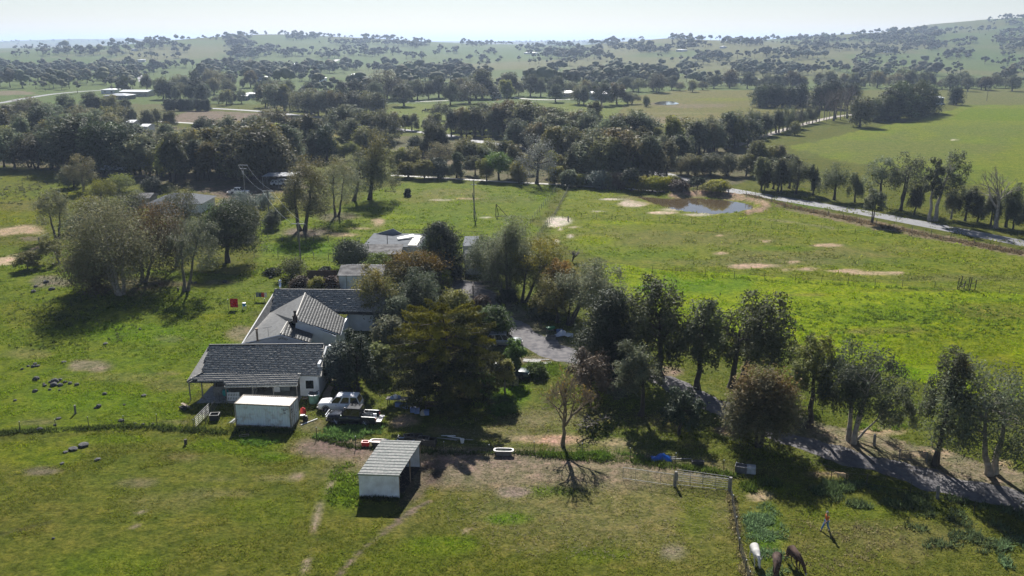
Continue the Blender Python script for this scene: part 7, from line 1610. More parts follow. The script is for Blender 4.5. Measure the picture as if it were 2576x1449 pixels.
ladder("folded white ladder leaning on the container's left end", at(577, 1064), at(592, 1052, .9), .45, 5, M['white']); ladder("grey metal ladder beside the white one at the container", at(583, 1066), at(594, 1056, .85), .35, 4, M['steel'])
ladder("small rusty ladder standing between the container and the green bin", at(767, 1004), at(768, 1000, 1.0), .5, 4, M['wood'])
o = empty("pallet_gate", at(588, 1010), "white picket gate standing against the verandah", "gate", rz=.02)
for k in range(8):
    b = MB(); b.box((-.62 + k * .178, 0, .55), (.09, .03, 1.1)); b.build("picket", M['white'], o)
b = MB(); b.box((0, .03, .15), (1.35, .04, .1)); b.box((0, .03, .55), (1.35, .04, .1)); b.box((0, .03, 1.0), (1.35, .04, .1)); b.build("rail", M['white'], o)
b = MB(); b.lathe((0, 0, 0), [(.3, 0), (.36, .3), (.3, .62), (.1, .66)], 8); place(b, "teal_tub", mat("teal_plastic", (.02, .28, .27), .5), at(567, 1003, 0) + Vector((0, .2, .35)), "teal plastic tub at the verandah corner", "tub")
tbl = [("wicker_chair", "pale chair in the shade of the verandah", (634, 1000), (.5, .5, .8), M['grey']), ("bin_bag", "white bag on the shaded verandah", (667, 985), (.4, .35, .45), M['white']), ("storage_box", "grey sheeted stack at the verandah's right end", (712, 990), (1.3, .9, .8), mat("grey_tarp", (.20, .22, .22), .7)), ("bench", "brown bench under the verandah roof", (648, 992), (1.4, .5, .5), M['dkwood']), ("storage_box", "small white panel propped on the verandah", (690, 996), (.9, .12, .6), M['white'])]
for nm, lb, px, sz, mm in tbl:
    o = empty(nm, at(*px) + Vector((0, 1.0, .1)), lb, nm.replace('_', ' '), rz=rnd.uniform(-.1, .1)); a, c_, d = sz
    b = MB()
    if nm in ("wicker_chair", "bench"):
        b.box((0, 0, d * .5), (a, c_, .06)); b.build("seat", mm, o); b = MB(); b.box((0, c_ / 2 - .03, d * .75), (a, .05, d * .5)); b.build("backrest", mm, o)
        for x in (-1, 1):
            for y in (-1, 1): b = MB(); b.box((x * a * .44, y * c_ * .42, d * .235), (.06, .06, d * .47)); b.build("leg", mm, o)
    elif nm == "bin_bag": b.lathe((0, 0, 0), [(.12, 0), (.24, .1), (.22, .3), (.06, .42), (.1, .5)], 10); b.build("sack", mm, o)
    else: b.box((0, 0, d / 2), (a, c_, d), top=.94); b.build("stack", mm, o, bevel=.04)
b = MB(); b.box((0, 0, .12), (1.2, .3, .08), M=Matrix.Rotation(.2, 3, 'Y')); place(b, "plank", M['wood'], at(467, 1022), "plank propped on the grass left of the verandah", "plank", rz=-.5); tub("feed_trough", "small dark trough at the end of the plank", at(461, 1030), (.7, .4, .3), M['dark'], soil, -.3)
# clothes line with tartan blanket
tart = bpy.data.materials.new("red_tartan"); tart.use_nodes = True; nt = tart.node_tree; b_ = nt.nodes["Principled BSDF"]
tc = nt.nodes.new("ShaderNodeTexCoord"); ck = nt.nodes.new("ShaderNodeTexChecker"); ck.inputs["Scale"].default_value = 4.4; ck.inputs["Color1"].default_value = (.75, .015, .02, 1); ck.inputs["Color2"].default_value = (.36, .008, .012, 1)
nt.links.new(tc.outputs["Object"], ck.inputs[0]); nt.links.new(ck.outputs[0], b_.inputs["Base Color"]); b_.inputs["Roughness"].default_value = .9
P0, P1 = at(575, 781), at(640, 779)
cl = empty("clothes_line", P0, "clothes line on thin posts left of the house", "clothes line")
for pp in (P0, P1 + Vector((1.6, 0, 0))):
    b = WMB(); b.beam(pp, pp + Vector((0, 0, 1.75)), .035, 6); b.beam(pp + Vector((0, -.25, 1.7)), pp + Vector((0, .25, 1.7)), .025, 5); b.build("post", M['steel'], cl, P0)
b = WMB(); b.beam(P0 + Vector((0, 0, 1.72)), P1 + Vector((1.6, 0, 1.72)), .008, 4); b.build("line", wire_m, cl, P0)
s = ppm(P0.y, 1); V, F = [], []; nx, nz = 14, 10; w0, h0 = 20 / s, 22 / s / CP
for j in range(nz + 1):
    for i in range(nx + 1): V.append((i / nx * w0, .05 * math.sin(i * .9) * (j / nz) + .02 * math.sin(j), -j / nz * h0))
F = [(j * (nx + 1) + i, j * (nx + 1) + i + 1, (j + 1) * (nx + 1) + i + 1, (j + 1) * (nx + 1) + i) for j in range(nz) for i in range(nx)]
o = link("blanket", mesh_np("blanket", V, np.array(F), [tart], smooth=True)); o.location = at(580, 779) + Vector((0, 0, 1.72)); tag(o, "red checked blanket hanging on the clothes line", "blanket")
o = empty("bucket_stand", at(615, 778), "blue drum sitting on a white stand beside the clothes line", "stand")
for x in (-1, 1):
    for y in (-1, 1): b = MB(); b.beam((x * .24, y * .24, 0), (x * .18, y * .18, .48), .03, 5); b.build("leg", M['white'], o)
b = MB(); b.box((0, 0, .50), (.5, .5, .05)); b.build("top", M['white'], o)
b = MB(); b.lathe((0, 0, .53), [(.20, 0), (.26, .1), (.26, .42)], 14); place(b, "blue_drum", mat("bright_blue_plastic", (.03, .25, .52), .4), at(615, 778), "bright blue drum on the white stand", "drum"); b = MB(); b.lathe((0, 0, .95), [(.27, 0), (.27, .06), (.05, .09)], 14); place(b, "drum_lid", M['white'], at(615, 778), "white lid on the bright blue drum", "lid")
for k, (px, mm, lb) in enumerate([((655, 757), mat("navy_cloth", (.05, .08, .14), .9), "navy cloth hanging left on the washing line by the house"), ((662, 757), M['red'], "red cloth hanging on the washing line by the house"), ((669, 757), M['white'], "white cloth hanging nearest the house on the washing line"), ((648, 757), mat("grey_cloth", (.2, .22, .26), .9), "grey blue cloth at the outer end of the washing line")]):
    V = [(i / 6 * .42, .04 * math.sin(i * 1.3 + k), -j / 4 * .75) for j in range(5) for i in range(7)]; F = [(j * 7 + i, j * 7 + i + 1, j * 7 + i + 8, j * 7 + i + 7) for j in range(4) for i in range(6)]
    o = link("washing", mesh_np("washing", V, np.array(F), [mm], smooth=True)); o.location = at(*px) + Vector((-.2, 0, 1.35)); tag(o, lb, "clothing")
a, c = at(640, 764), at(690, 757); wl = empty("washing_line", a, "low washing line against the left side of the house", "washing line"); b = WMB(); b.beam(a + Vector((0, .3, 1.38)), c + Vector((0, .3, 1.38)), .008, 4); b.build("line", wire_m, wl, a); b = WMB(); b.beam(a + Vector((0, .3, 0)), a + Vector((0, .3, 1.4)), .03, 5); b.build("post", M['steel'], wl, a)
# trestle with crates under the cedar
o = empty("trestle_table", at(1018, 1020), "long trestle table loaded with junk in the shade of the cedar", "table", rz=-.12)
b = MB(); b.box((0, 0, .8), (4.0, 1.0, .05)); b.build("table_top", M['grey'], o)
for x in (-1.8, -.2, 1.8):
    for y in (-.4, .4): b = MB(); b.box((x, y, .39), (.06, .06, .77)); b.build("leg", M['dkwood'], o)
blue_c = mat("blue_milk_crate", (.16, .24, .44), .6)
for k, (x, y, lb) in enumerate([(1001, 1022, "leftmost blue crate under the trestle table"), (1010, 1024, "second blue crate under the trestle table"), (1020, 1026, "third blue crate under the trestle table"), (1039, 1036, "blue crate left of the pale cover on the grass"), (1049, 1039, "tilted blue crate beside the pale cover"), (1073, 1043, "single blue crate right of the pale cover")]):
    tub("blue_crate", lb, at(x, y), (.55, .45, .45), blue_c, soil, rnd.uniform(-.2, .2), cat="crate", fill=.45)
b = MB(); b.lathe((0, 0, 0), [(.35, 0), (.32, .25), (.15, .5), (.02, .58)], 9); place(b, "pale_cover", mat("canvas_cover", (.40, .37, .30), .8), at(1064, 1043), "pale canvas cover lying between the blue crates", "cover")
for k, (dx, dy, sz, mm, lb) in enumerate([(-1.0, 0, .35, M['white'], "crumpled white bag on the trestle table"), (-1.3, -.2, .28, mat("pale_blue_bag", (.30, .38, .55), .5), "pale blue bag at the left end of the trestle table"), (-.6, .1, .25, blue_c, "small blue bag in the middle of the trestle table")]):
    b = MB(); b.lathe((0, 0, 0), [(sz * .7, 0), (sz, sz * .5), (sz * .7, sz * 1.1), (sz * .2, sz * 1.4)], 9); place(b, "plastic_bag", mm, at(1018, 1020) + Vector((dx, dy, .84)), lb, "bag")
o = empty("old_bench", at(1092, 1030), "dark wooden bench beside the trestle table under the cedar", "bench"); b = MB(); b.box((0, 0, .45), (2.0, .5, .06)); b.build("seat", M['dkwood'], o); b = MB(); b.box((0, .22, .75), (2.0, .05, .3)); b.build("backrest", M['dkwood'], o)
for x in (-.9, .9): b = MB(); b.box((x, 0, .21), (.08, .45, .42)); b.build("leg", M['dkwood'], o)
# drive side clutter
o = empty("wheelbarrow", at(1384, 836), "green wheelbarrow parked under the drive side trees", "wheelbarrow", rz=.3)
b = MB(); b.loft([[Vector((x * .32, y * .22, .45)) for x, y in ((-1, -1), (1, -1), (1, 1), (-1, 1))], [Vector((x * .62 + .05, y * .38, .75)) for x, y in ((-1, -1), (1, -1), (1, 1), (-1, 1))]]); b.build("tray", mat("green_barrow", (.03, .26, .10), .45), o)
b = MB(); b.lathe((.75, 0, .2), [(.2, -.05), (.2, .05)], 14, 'Y'); b.build("wheel", M['rubber'], o)
for y in (-.25, .25): b = MB(); b.beam((.7, y * .3, .2), (-1.0, y * 1.3, .62), .025, 5); b.beam((-.4, y, .45), (-.45, y, 0), .025, 5); b.build("handle", M['steel'], o)
b = MB(); b.lathe((0, 0, .3), [(.28, -.45), (.30, -.2), (.30, .2), (.28, .45)], 14, 'X'); place(b, "barrel", mat("dull_blue_barrel", (.10, .17, .30), .5), at(1408, 838), "blue barrel lying beside the green wheelbarrow", "barrel", smooth=True)
tub("grey_crate", "flat grey crate in front of the green wheelbarrow", at(1386, 853), (1.3, .7, .4), M['grey'], soil, -.1, cat="crate")
b = MB(); q2 = random.Random(2)
V = [(x * .42 - 1.2, y * .4 - .8, max(0, .9 - .35 * abs(x - 2.6) - .2 * abs(y - 2)) + q2.uniform(0, .22)) for y in range(5) for x in range(7)]; F = [(y * 7 + x, y * 7 + x + 1, y * 7 + x + 8, y * 7 + x + 7) for y in range(4) for x in range(6)]
o = link("white_sheet", mesh_np("white_sheet", V, np.array(F), [mat("white_plastic_sheet", (.50, .53, .58), .45)])); o.location = at(1418, 846); tag(o, "crumpled white plastic sheet heaped at the drive edge", "sheet")
b = MB(); b.lathe((0, 0, 0), [(.5, 0), (.52, .2), (.5, .95), (.45, .95), (.43, .5)], 14); place(b, "fire_drum", mat("patterned_blue_drum", (.10, .13, .22), .5, var=.8, scale=5, c2=(.22, .20, .10)), at(1293, 968), "patterned blue drum standing behind the standard tree", "drum")
o = empty("mesh_cage", at(1226, 752), "dark mesh cage with timber stacked inside by the gravel loop", "cage"); b = MB()
for x in (-2.2, 2.2):
    for y in (-1.2, 1.2): b.beam((x, y, 0), (x, y, 2.4), .05, 5)
for y in (-1.2, 1.2): b.beam((-2.2, y, 2.4), (2.2, y, 2.4), .05, 5); b.beam((-2.2, y, 1.2), (2.2, y, 1.2), .04, 5)
for x in (-2.2, 2.2): b.beam((x, -1.2, 2.4), (x, 1.2, 2.4), .05, 5)
b.build("frame", M['dkwood'], o); b = MB()
for k in range(24): b.beam((-2.2 + k * .19, -1.2, 0), (-2.2 + k * .19, -1.2, 2.4), .008, 3)
for k in range(10): b.beam((-2.2, -1.2, k * .25), (2.2, -1.2, k * .25), .008, 3)
b.build("wire_mesh", wire_m, o)
for k in range(5): b = MB(); b.beam((q.uniform(-1.8, 0), q.uniform(-.8, .8), .1 + .12 * k), (q.uniform(0, 2.4), q.uniform(-1.6, .4), .15 + .1 * k), .07, 5); place(b, "timber_length", M['grey'], at(1230, 756), ("lowest", "second", "middle", "fourth", "uppermost")[k] + " timber length stacked in the mesh cage", "timber")
o = empty("mesh_pen", at(706, 470), "mesh roofed pen on thin posts under the slender gums", "pen"); b = MB()
for x in (-4.2, 0, 4.2):
    for y in (-2, 2): b.beam((x, y, 0), (x, y, 3.2), .08, 5)
b.build("frame", M['grey'], o); b = MB(); b.slab([(-4.4, -2.2, 3.2), (4.2, -2.2, 3.3), (5.0, 2.2, 3.8), (-3.6, 2.2, 3.6)], .04); b.build("roof", mat("shade_cloth", (.25, .26, .27), .8), o)
# tarp, boxes, rocks
q2 = random.Random(12); nx, ny = 14, 9; V = []
for j in range(ny):
    for i in range(nx):
        u, w_ = i / (nx - 1) * 2 - 1, j / (ny - 1) * 2 - 1; r = 1 - max(abs(u), abs(w_)) ** 2
        V.append((u * .98 + q2.uniform(-.05, .05), w_ * .6 + q2.uniform(-.04, .04), max(.02, r * .42 * (1 + .35 * math.sin(u * 5 + w_ * 3)) + q2.uniform(-.08, .10) * (r > .1))))
F = [(j * nx + i, j * nx + i + 1, (j + 1) * nx + i + 1, (j + 1) * nx + i) for j in range(ny - 1) for i in range(nx - 1)]
o = link("tarpaulin", mesh_np("tarpaulin", V, np.array(F), [mat("blue_tarp", (.012, .13, .52), .35, var=.2, scale=4)])); o.location = at(1664, 1155); tag(o, "crumpled bright blue tarpaulin heaped behind the front fence", "tarpaulin")
for a, c, lb in (((1678, 1156), (1702, 1153), "short grey pipe beside the blue tarpaulin"), ((1684, 1159), (1740, 1157), "curved pale pipe lying right of the blue tarpaulin")):
    a, c = at(*a), at(*c); b = MB(); b.beam((0, 0, .15), tuple(c - a + Vector((0, 0, .15))), .05, 6); place(b, "loose_pole", M['steel'], a, lb, "pole")
tub("grey_trough", "dark grey concrete trough with rubble left of the pale box", at(1864, 1186), (1.05, .8, .6), mat("dark_concrete", (.11, .11, .115), .9), mat("rubble", (.22, .21, .2), .9, var=.6, scale=9), -.35)
o = empty("grey_box", at(1889, 1189), "pale grey concrete box tipped beside the dark trough", "box", rz=-.25); b = MB(); b.box((0, 0, .35), (.85, .8, .68), top=.92); b.build("block", mat("pale_concrete", (.38, .39, .41), .85), o, bevel=.05); b = MB(); b.box((-.03, -.02, .705), (.6, .5, .02)); b.build("lid", M['slab'], o)
b = MB(); b.box((0, 0, .2), (1.1, .4, .36)); b.box((0, 0, .42), (1.2, .5, .07)); place(b, "old_trough", M['dark'], at(1755, 1170), "low dark trough in the tree shade behind the right gate", "trough", bevel=.02)
b = MB()
for a, c in (((-.45, -.25, .06), (.45, -.2, .06)), ((-.45, .2, .06), (.45, .25, .06)), ((-.45, -.25, .06), (-.45, .2, .06)), ((.45, -.2, .06), (.45, .25, .06))): b.beam(a, c, .04, 5)
place(b, "timber_tray", M['wood'], at(614, 1097), "small yellow wooden frame lying in the container's shadow", "frame", rz=.3)
ROCK = []
for s in range(6):
    bm = bmesh.new(); bmesh.ops.create_icosphere(bm, subdivisions=2, radius=1); g = random.Random(s + 40)
    ax = [Vector((g.gauss(0, 1), g.gauss(0, 1), g.gauss(0, 1))).normalized() for _ in range(9)]
    for v_ in bm.verts:
        d = v_.co.normalized(); k = 1.0
        for a_ in ax: k = min(k, .80 / max(.2, d.dot(a_))) if d.dot(a_) > .7 else k
        v_.co = d * k * g.uniform(.94, 1.05); v_.co.z *= .68
    me = bpy.data.meshes.new("rock"); bm.to_mesh(me); bm.free(); me.materials.append(mat("basalt", (.040, .041, .044), .95, var=.45, scale=3, c2=(.085, .085, .083), bump=.5)); ROCK.append(me)
def rock(px, w, lb, grp="rocks in the grass on the left"):
    o = link("rock", ROCK[rnd.randrange(6)]); P = pt(*px); r = w / ppm(P.y) / 2; o.location = P + Vector((0, 0, r * .25)); o.scale = (r, r * rnd.uniform(.7, 1.1), r * (rnd.uniform(.8, 1.15) if 'slab' not in lb and 'flat' not in lb else .45)); o.rotation_euler = (0, 0, rnd.uniform(0, 6)); tag(o, lb, "rock", grp)
for x, y, w, lb in [(136, 970, 20, "large dark boulder at the left front of the main rock pile"), (152, 970, 15, "dark boulder at the right front of the main rock pile"), (139, 961, 22, "widest boulder at the back of the main rock pile"), (151, 957, 13, "boulder at the top right of the main rock pile"), (164, 962, 11, "rock just right of the main rock pile"), (176, 965, 14, "mossy pale rock right of the main rock pile"), (193, 969, 14, "separate dark rock farthest right of the main rock pile"), (126, 962, 10, "small boulder at the left of the main rock pile"),
    (84, 923, 12, "front boulder of the upper rock group on the left"), (88, 917, 12, "back boulder of the upper rock group on the left"), (95, 921, 11, "right boulder of the upper rock group on the left"), (71, 922, 8, "left boulder of the upper rock group"), (56, 929, 9, "small rock left of the upper rock group"), (160, 912, 15, "dark flat rock above the brown bare patch edge"), (91, 955, 18, "craggy rock left of the main rock pile"), (110, 966, 8, "small rock below the craggy rock"), (112, 971, 12, "rock between the craggy rock and the main pile"), (125, 981, 9, "small grey rock in front of the main pile"), (150, 982, 8, "pale little rock in front of the main pile"), (88, 985, 14, "low mossy rock in front of the craggy rock"), (38, 1008, 10, "single dark rock near the left edge"), (263, 992, 13, "single dark rock right of the lone grey post"), (248, 1024, 17, "dark boulder above the left front fence"), (239, 1027, 8, "small pale rock beside the dark boulder above the fence"), (305, 1060, 16, "upright brown boulder at the front fence"), (362, 996, 16, "flat pale rock near the house lawn"), (313, 1019, 8, "small rock on the lawn above the front fence"), (138, 1070, 10, "rock beside the second front fence post"), (148, 1053, 14, "flat rock group behind the front fence"), (100, 1082, 16, "dark rock half buried at the front fence"), (360, 1068, 9, "small pale rock under the front fence, left"), (385, 1068, 9, "small pale rock under the front fence, right"), (340, 1066, 8, "pale rock right of the upright boulder"),
    (184, 1131, 26, "long flat rock slab in the front paddock"), (210, 1122, 30, "larger flat rock slab in the front paddock"), (165, 1138, 14, "small slab at the left end of the flat rocks"), (156, 1167, 14, "pale flat stone below the rock slabs"), (245, 1157, 18, "pale flat stone right of the rock slabs"), (134, 1355, 9, "single grey stone low in the front paddock"), (265, 866, 16, "flat grey rock below the big tree shadow"), (352, 829, 9, "dark rock at the edge of the big tree shadow"), (116, 711, 18, "dark boulder on the bare stony patch by the big gums"), (90, 722, 12, "left boulder on the bare stony patch by the big gums"), (130, 729, 16, "low boulders below the bare stony patch"), (85, 735, 14, "dark rocks at the left below the stony patch"), (682, 700, 12, "pair of dark rocks on the lawn near the garden fence"), (565, 710, 14, "dark rock in the ash heap on the lawn"), (480, 712, 14, "dark rock at the foot of the slim grey gum"), (492, 712, 10, "smaller dark rock at the foot of the slim grey gum")]: rock((x, y), w, lb)
# garden bits of white between house and cedar
for k, (px, lb) in enumerate([((918, 885), "white hoop on the garden path left of the cedar"), ((930, 909), "white ring lying under the cedar's left branches")]):
    b = MB(); pts = [Vector((math.cos(a) * .35, math.sin(a) * .3, .6)) for a in np.linspace(0, 2 * math.pi, 13)]; b.path(pts, .035, 5); place(b, "hoop", M['white'], at(*px), lb, "hoop")
b = MB(); b.box((0, 0, .03), (2.2, 1.0, .05)); place(b, "board", M['slab'], at(1338, 908), "larger pale board lying on the grass right of the green tree", "board", rz=-.2); b = MB(); b.box((0, 0, .03), (1.6, .7, .05)); place(b, "board", M['slab'], at(1372, 914), "smaller pale board lying on the grass right of the green tree", "board", rz=.3); b = MB(); b.box((0, 0, .04), (2.2, .22, .06)); place(b, "board", M['slab'], at(1360, 905), "long pale board behind the two boards on the grass", "board", rz=-.05)
# ------------------------------------------------------------------ people and animals
def skin(name, pts, edges, m, parent, sub=2, root=0, flat=None):
    me = bpy.data.meshes.new(name); me.from_pydata([p[:3] for p in pts], edges, []); me.materials.append(m)
    o = link(name, me, parent)
    sk = o.modifiers.new("skin", 'SKIN'); sk.use_smooth_shade = True; sk.branch_smoothing = .6
    for i, p in enumerate(pts):
        d = me.skin_vertices[0].data[i]; r = p[3]; d.radius = (r, r if len(p) < 5 else p[4]); d.use_root = (i == root)
    s = o.modifiers.new("round", 'SUBSURF'); s.levels = sub; s.render_levels = sub
    return o
def chain(n0, n): return [(i, i + 1) for i in range(n0, n0 + n - 1)]

def person():
    P = (at(2066, 1331) + at(2089, 1340)) / 2
    o = empty("person", P, "person in orange shirt and blue jeans walking left across the grass", "person", rz=math.pi + .25)
    sk = mat("skin", (.40, .24, .17), .6, var=.05); og = mat("orange_shirt", (.62, .17, .03), .85, var=.15, scale=8); jn = mat("blue_jeans", (.10, .20, .40), .9, var=.15, scale=8); sh = mat("dark_shoes", (.02, .02, .022), .7); hr = mat("grey_hair", (.35, .34, .32), .9)
    B = [(0, 0, .96, .13), (0, 0, 1.15, .135), (.02, 0, 1.36, .15), (.03, 0, 1.50, .06), (.05, 0, 1.58, .06), (.07, 0, 1.68, .095), (.06, 0, 1.77, .07), (.12, 0, 1.64, .05)]
    E = [(0, 1), (1, 2), (2, 3), (3, 4), (4, 5), (5, 6), (5, 7)]
    def limb(s, pts, frm):
        n = len(B); B.extend(pts); E.append((frm, n)); E.extend(chain(n, len(pts))); return n + len(pts) - 1
    for y, sw in ((-1, 1), (1, -1)):
        hip = (0, y * .10, .90, .095)
        if sw > 0: limb(y, [hip, (.20, y * .10, .52, .07), (.36, y * .10, .14, .045), (.36, y * .1, .08, .045), (.50, y * .1, .045, .035)], 0)
        else: limb(y, [hip, (-.06, y * .10, .49, .07), (-.28, y * .10, .13, .045), (-.27, y * .1, .08, .045), (-.15, y * .1, .04, .035)], 0)
        k = -sw
        w = limb(y, [(.02, y * .20, 1.42, .06), (.02 + k * .06, y * .27, 1.18, .048), (.10 + k * .16, y * .25, .98, .036), (.13 + k * .18, y * .25, .93, .03)], 2)
        hx, hz = B[w][0], B[w][2]
        for q in range(4): limb(y, [(hx + .03 + .008 * q, y * (.225 + .016 * q), hz - .05, .0095), (hx + .05 + .006 * q, y * (.225 + .016 * q), hz - .10 + .008 * abs(q - 1.5), .008)], w)
        limb(y, [(hx + .05, y * .215, hz - .02, .010), (hx + .075, y * .215, hz - .05, .009)], w)
    skin("body", B, E, sk, o)
    T = [(0, 0, .93, .155), (0, 0, 1.15, .155), (.02, 0, 1.37, .165), (.03, 0, 1.47, .09)]; TE = chain(0, 4)
    for y, k in ((-1, -1), (1, 1)):
        n = len(T); T += [(.02, y * .19, 1.43, .075), (.02 + k * .045, y * .26, 1.24, .07)]; TE += [(2, n), (n, n + 1)]
    skin("shirt", T, TE, og, o, root=1)
    J = [(0, 0, .96, .15)]; JE = []
    for pts in ([(0, -.10, .88, .11), (.20, -.10, .52, .082), (.36, -.10, .13, .065)], [(0, .10, .88, .11), (-.06, .10, .49, .082), (-.28, .10, .12, .065)]):
        n = len(J); J += pts; JE += [(0, n)] + chain(n, 3)
    skin("jeans", J, JE, jn, o)
    for x, y in ((.36, -.10), (-.27, .10)): skin("shoe", [(x - .05, y, .06, .05), (x + .06, y, .05, .055), (x + .17, y, .04, .04)], chain(0, 3), sh, o)
    skin("hair", [(.03, 0, 1.75, .085), (.07, 0, 1.79, .08), (-.01, 0, 1.69, .07)], [(0, 1), (0, 2)], hr, o)
    for y in (-1, 1):
        skin("ear", [(.06, y * .095, 1.67, .018), (.05, y * .10, 1.70, .016)], [(0, 1)], sk, o); b = MB(); b.lathe((.155, y * .035, 1.695), [(.001, -.012), (.012, 0), (.001, .012)], 6); b.build("eye", sh, o)
    skin("nose", [(.15, 0, 1.68, .015), (.175, 0, 1.655, .016)], [(0, 1)], sk, o); b = MB(); b.box((.155, 0, 1.615), (.02, .05, .012)); b.build("mouth", mat("lips", (.28, .12, .10), .6), o)
    b = MB(); b.box((-.10, -.24, .98), (.22, .06, .30)); f = b.build("dark_folder", mat("navy_folder", (.02, .022, .05), .6)); f.location = (P.x + .0, P.y - .0, 0)
    f.rotation_euler = (0, 0, math.pi + .25); f.location = P; tag(f, "dark blue flat folder carried at the hip of the person in orange", "folder")
person()

def beast(name, label, cat, loc, rz, coat, sc=1.0, head=(1.02, 0, .46), turn=0.0, ears=.26, muzzle=None, mane=None, thin=1.0, tail=.55, neck=.12, group=None):
    o = empty(name, loc, label, cat, group, rz); o.scale = (sc, sc, sc)
    hx, hy, hz = head; mx = hx + .13; mz = hz - .22 if hz < .8 else hz - .16
    B = [(-.06, 0, .93, .26 * thin, .29 * thin), (.28, 0, .94, .25 * thin, .28 * thin), (.52, 0, 1.0, .20 * thin), (.72, hy * .5, (1.0 + hz) / 2 + .12, neck), (hx, hy, hz, .105), (mx, hy * 1.1, mz, .068), (mx + .05, hy * 1.1, mz - .08, .052), (-.40, 0, .97, .26 * thin), (-.62, 0, .95, .17 * thin)]
    E = [(0, 1), (1, 2), (2, 3), (3, 4), (4, 5), (5, 6), (0, 7), (7, 8)]
    def limb(pts, frm):
        n = len(B); B.extend(pts); E.append((frm, n)); E.extend(chain(n, len(pts)))
    for y in (-1, 1):
        st = .07 * y
        limb([(-.46, y * .16, .76, .125), (-.38, y * .17, .58, .085), (-.56 + st, y * .16, .36, .045), (-.54 + st, y * .16, .10, .034), (-.50 + st, y * .16, .025, .042)], 7)
        limb([(.46, y * .14, .74, .10), (.42, y * .15, .55, .065), (.46 - st, y * .14, .32, .042), (.46 - st, y * .14, .10, .032), (.50 - st, y * .14, .025, .04)], 2)
    bo = skin("body", B, E, coat, o)
    for y in (-1, 1):
        ea = MB(); p = Vector((hx - .04, hy + y * .06, hz + .09)); e = p + Vector((-.03, y * ears * .45, ears)); m_ = p.lerp(e, .5) + Vector((0, y * .03, 0))
        ea.beam(p, m_, .025, 6, .045, False); ea.beam(m_, e, .045, 6, .008); ea.build("ear", coat, o, smooth=True)
        b = MB(); b.lathe((hx + .05, hy + y * .085, hz - .02), [(.001, -.016), (.016, 0), (.001, .016)], 6); b.build("eye", M['black'], o)
    t = MB(); t.beam((-.70, 0, 1.0), (-.82, 0, .70), .028, 6, .02); t.beam((-.82, 0, .70), (-.80, 0, .70 - tail * .6), .03, 6, .05); t.build("tail", coat, o, smooth=True)
    if muzzle: b = MB(); b.lathe((mx + .055, hy * 1.1, mz - .10), [(.03, -.05), (.062, -.03), (.07, .03), (.05, .07)], 10); b.build("muzzle", muzzle, o, smooth=True)
    if mane:
        b = MB(); b.loft([[Vector((x, hy * k + w_, z)) for w_, z in ((-.02, zz), (.02, zz), (.015, zz + .09), (-.015, zz + .09))] for x, zz, k in ((.5, 1.14, 0), (.72, (1.0 + hz) / 2 + .22, .5), (hx - .05, hz + .09, 1))]); b.build("mane", mane, o)
    return o
wcoat = mat("white_coat", (.62, .60, .55), .9, var=.12, scale=5); bcoat = mat("dark_brown_coat", (.050, .030, .022), .9, var=.35, scale=4, c2=(.085, .05, .035)); rcoat = mat("brown_coat", (.085, .048, .032), .9, var=.4, scale=4); pale = mat("pale_muzzle", (.5, .47, .43), .9)
beast("donkey", "white donkey standing head down by the netting fence", "donkey", at(1898, 1416), -math.pi / 2 - .02, wcoat, 1.15, thin=1.3, neck=.15, head=(.98, .02, .72), ears=.30, muzzle=mat("grey_muzzle", (.35, .34, .33), .9))
beast("donkey", "nearly black donkey grazing between the white and the brown one", "donkey", at(1952, 1441), -math.pi / 2 - .30, bcoat, 1.18, thin=1.3, neck=.15, head=(1.02, -.05, .44), mane=bcoat, ears=.28)
beast("donkey", "dark brown donkey with pale muzzle grazing on the right of the three", "donkey", at(1996, 1424), -math.pi / 2 + .32, rcoat, 1.18, thin=1.3, neck=.15, head=(1.02, .05, .46), muzzle=pale, mane=bcoat, ears=.32)
beast("dog", "golden shaggy dog walking left beside the gravel drive", "dog", at(2116, 1209), math.pi - .05, mat("golden_fur", (.48, .31, .16), .95, var=.25, scale=9, c2=(.60, .42, .25)), .70, head=(.92, 0, 1.12), ears=.10, thin=.78, tail=.9, neck=.12)
hor = mat("black_coat", (.02, .018, .017), .8)
for k, (x, y, lb, a) in enumerate([(1071, 281, "leftmost black horse far off in the green paddock", 1.4), (1076, 282, "second black horse far off in the green paddock", 1.7), (1081, 282, "broadside black horse in the far green paddock", .1), (1088, 279, "rightmost black horse apart in the far green paddock", 1.5), (1066, 284, "black horse nearest the fence in the far green paddock", .3)]):
    beast("horse", lb, "horse", pt(x, y), a, hor, 1.55, head=(1.0, 0, .60), ears=.08, group="horses in the far paddock")

# ------------------------------------------------------------------ grass and weeds
def blades(name, X, Y, h, w, nb, spread, tintf, g, lean=.55, flat=1.0):
    n = len(X); Z = terrain(X, Y)
    bx = np.repeat(X, nb) + g.normal(0, 1, n * nb) * np.repeat(spread, nb); by = np.repeat(Y, nb) + g.normal(0, 1, n * nb) * np.repeat(spread, nb); bz = np.repeat(Z, nb) - .02
    a = g.uniform(0, 2 * math.pi, n * nb); L = np.repeat(h, nb) * g.uniform(.55, 1.25, n * nb)
    dx, dy = np.cos(a), np.sin(a); ln = g.uniform(.2, 1.0, n * nb) * lean * 1.6
    ww = np.repeat(w, nb) * .5
    A = np.column_stack([bx - dy * ww, by + dx * ww, bz]); B = np.column_stack([bx + dy * ww, by - dx * ww, bz]); C = np.column_stack([bx + dx * L * ln, by + dy * L * ln, bz + L / np.sqrt(1 + ln * ln)])
    V = np.stack([A, B, C], 1).reshape(-1, 3)
    T = np.repeat(np.repeat(tintf, nb, 0) * g.uniform(.75, 1.3, (n * nb, 1)), 3, 0); T[2::3] *= 1.15
    return V, np.arange(len(V)).reshape(-1, 3), T
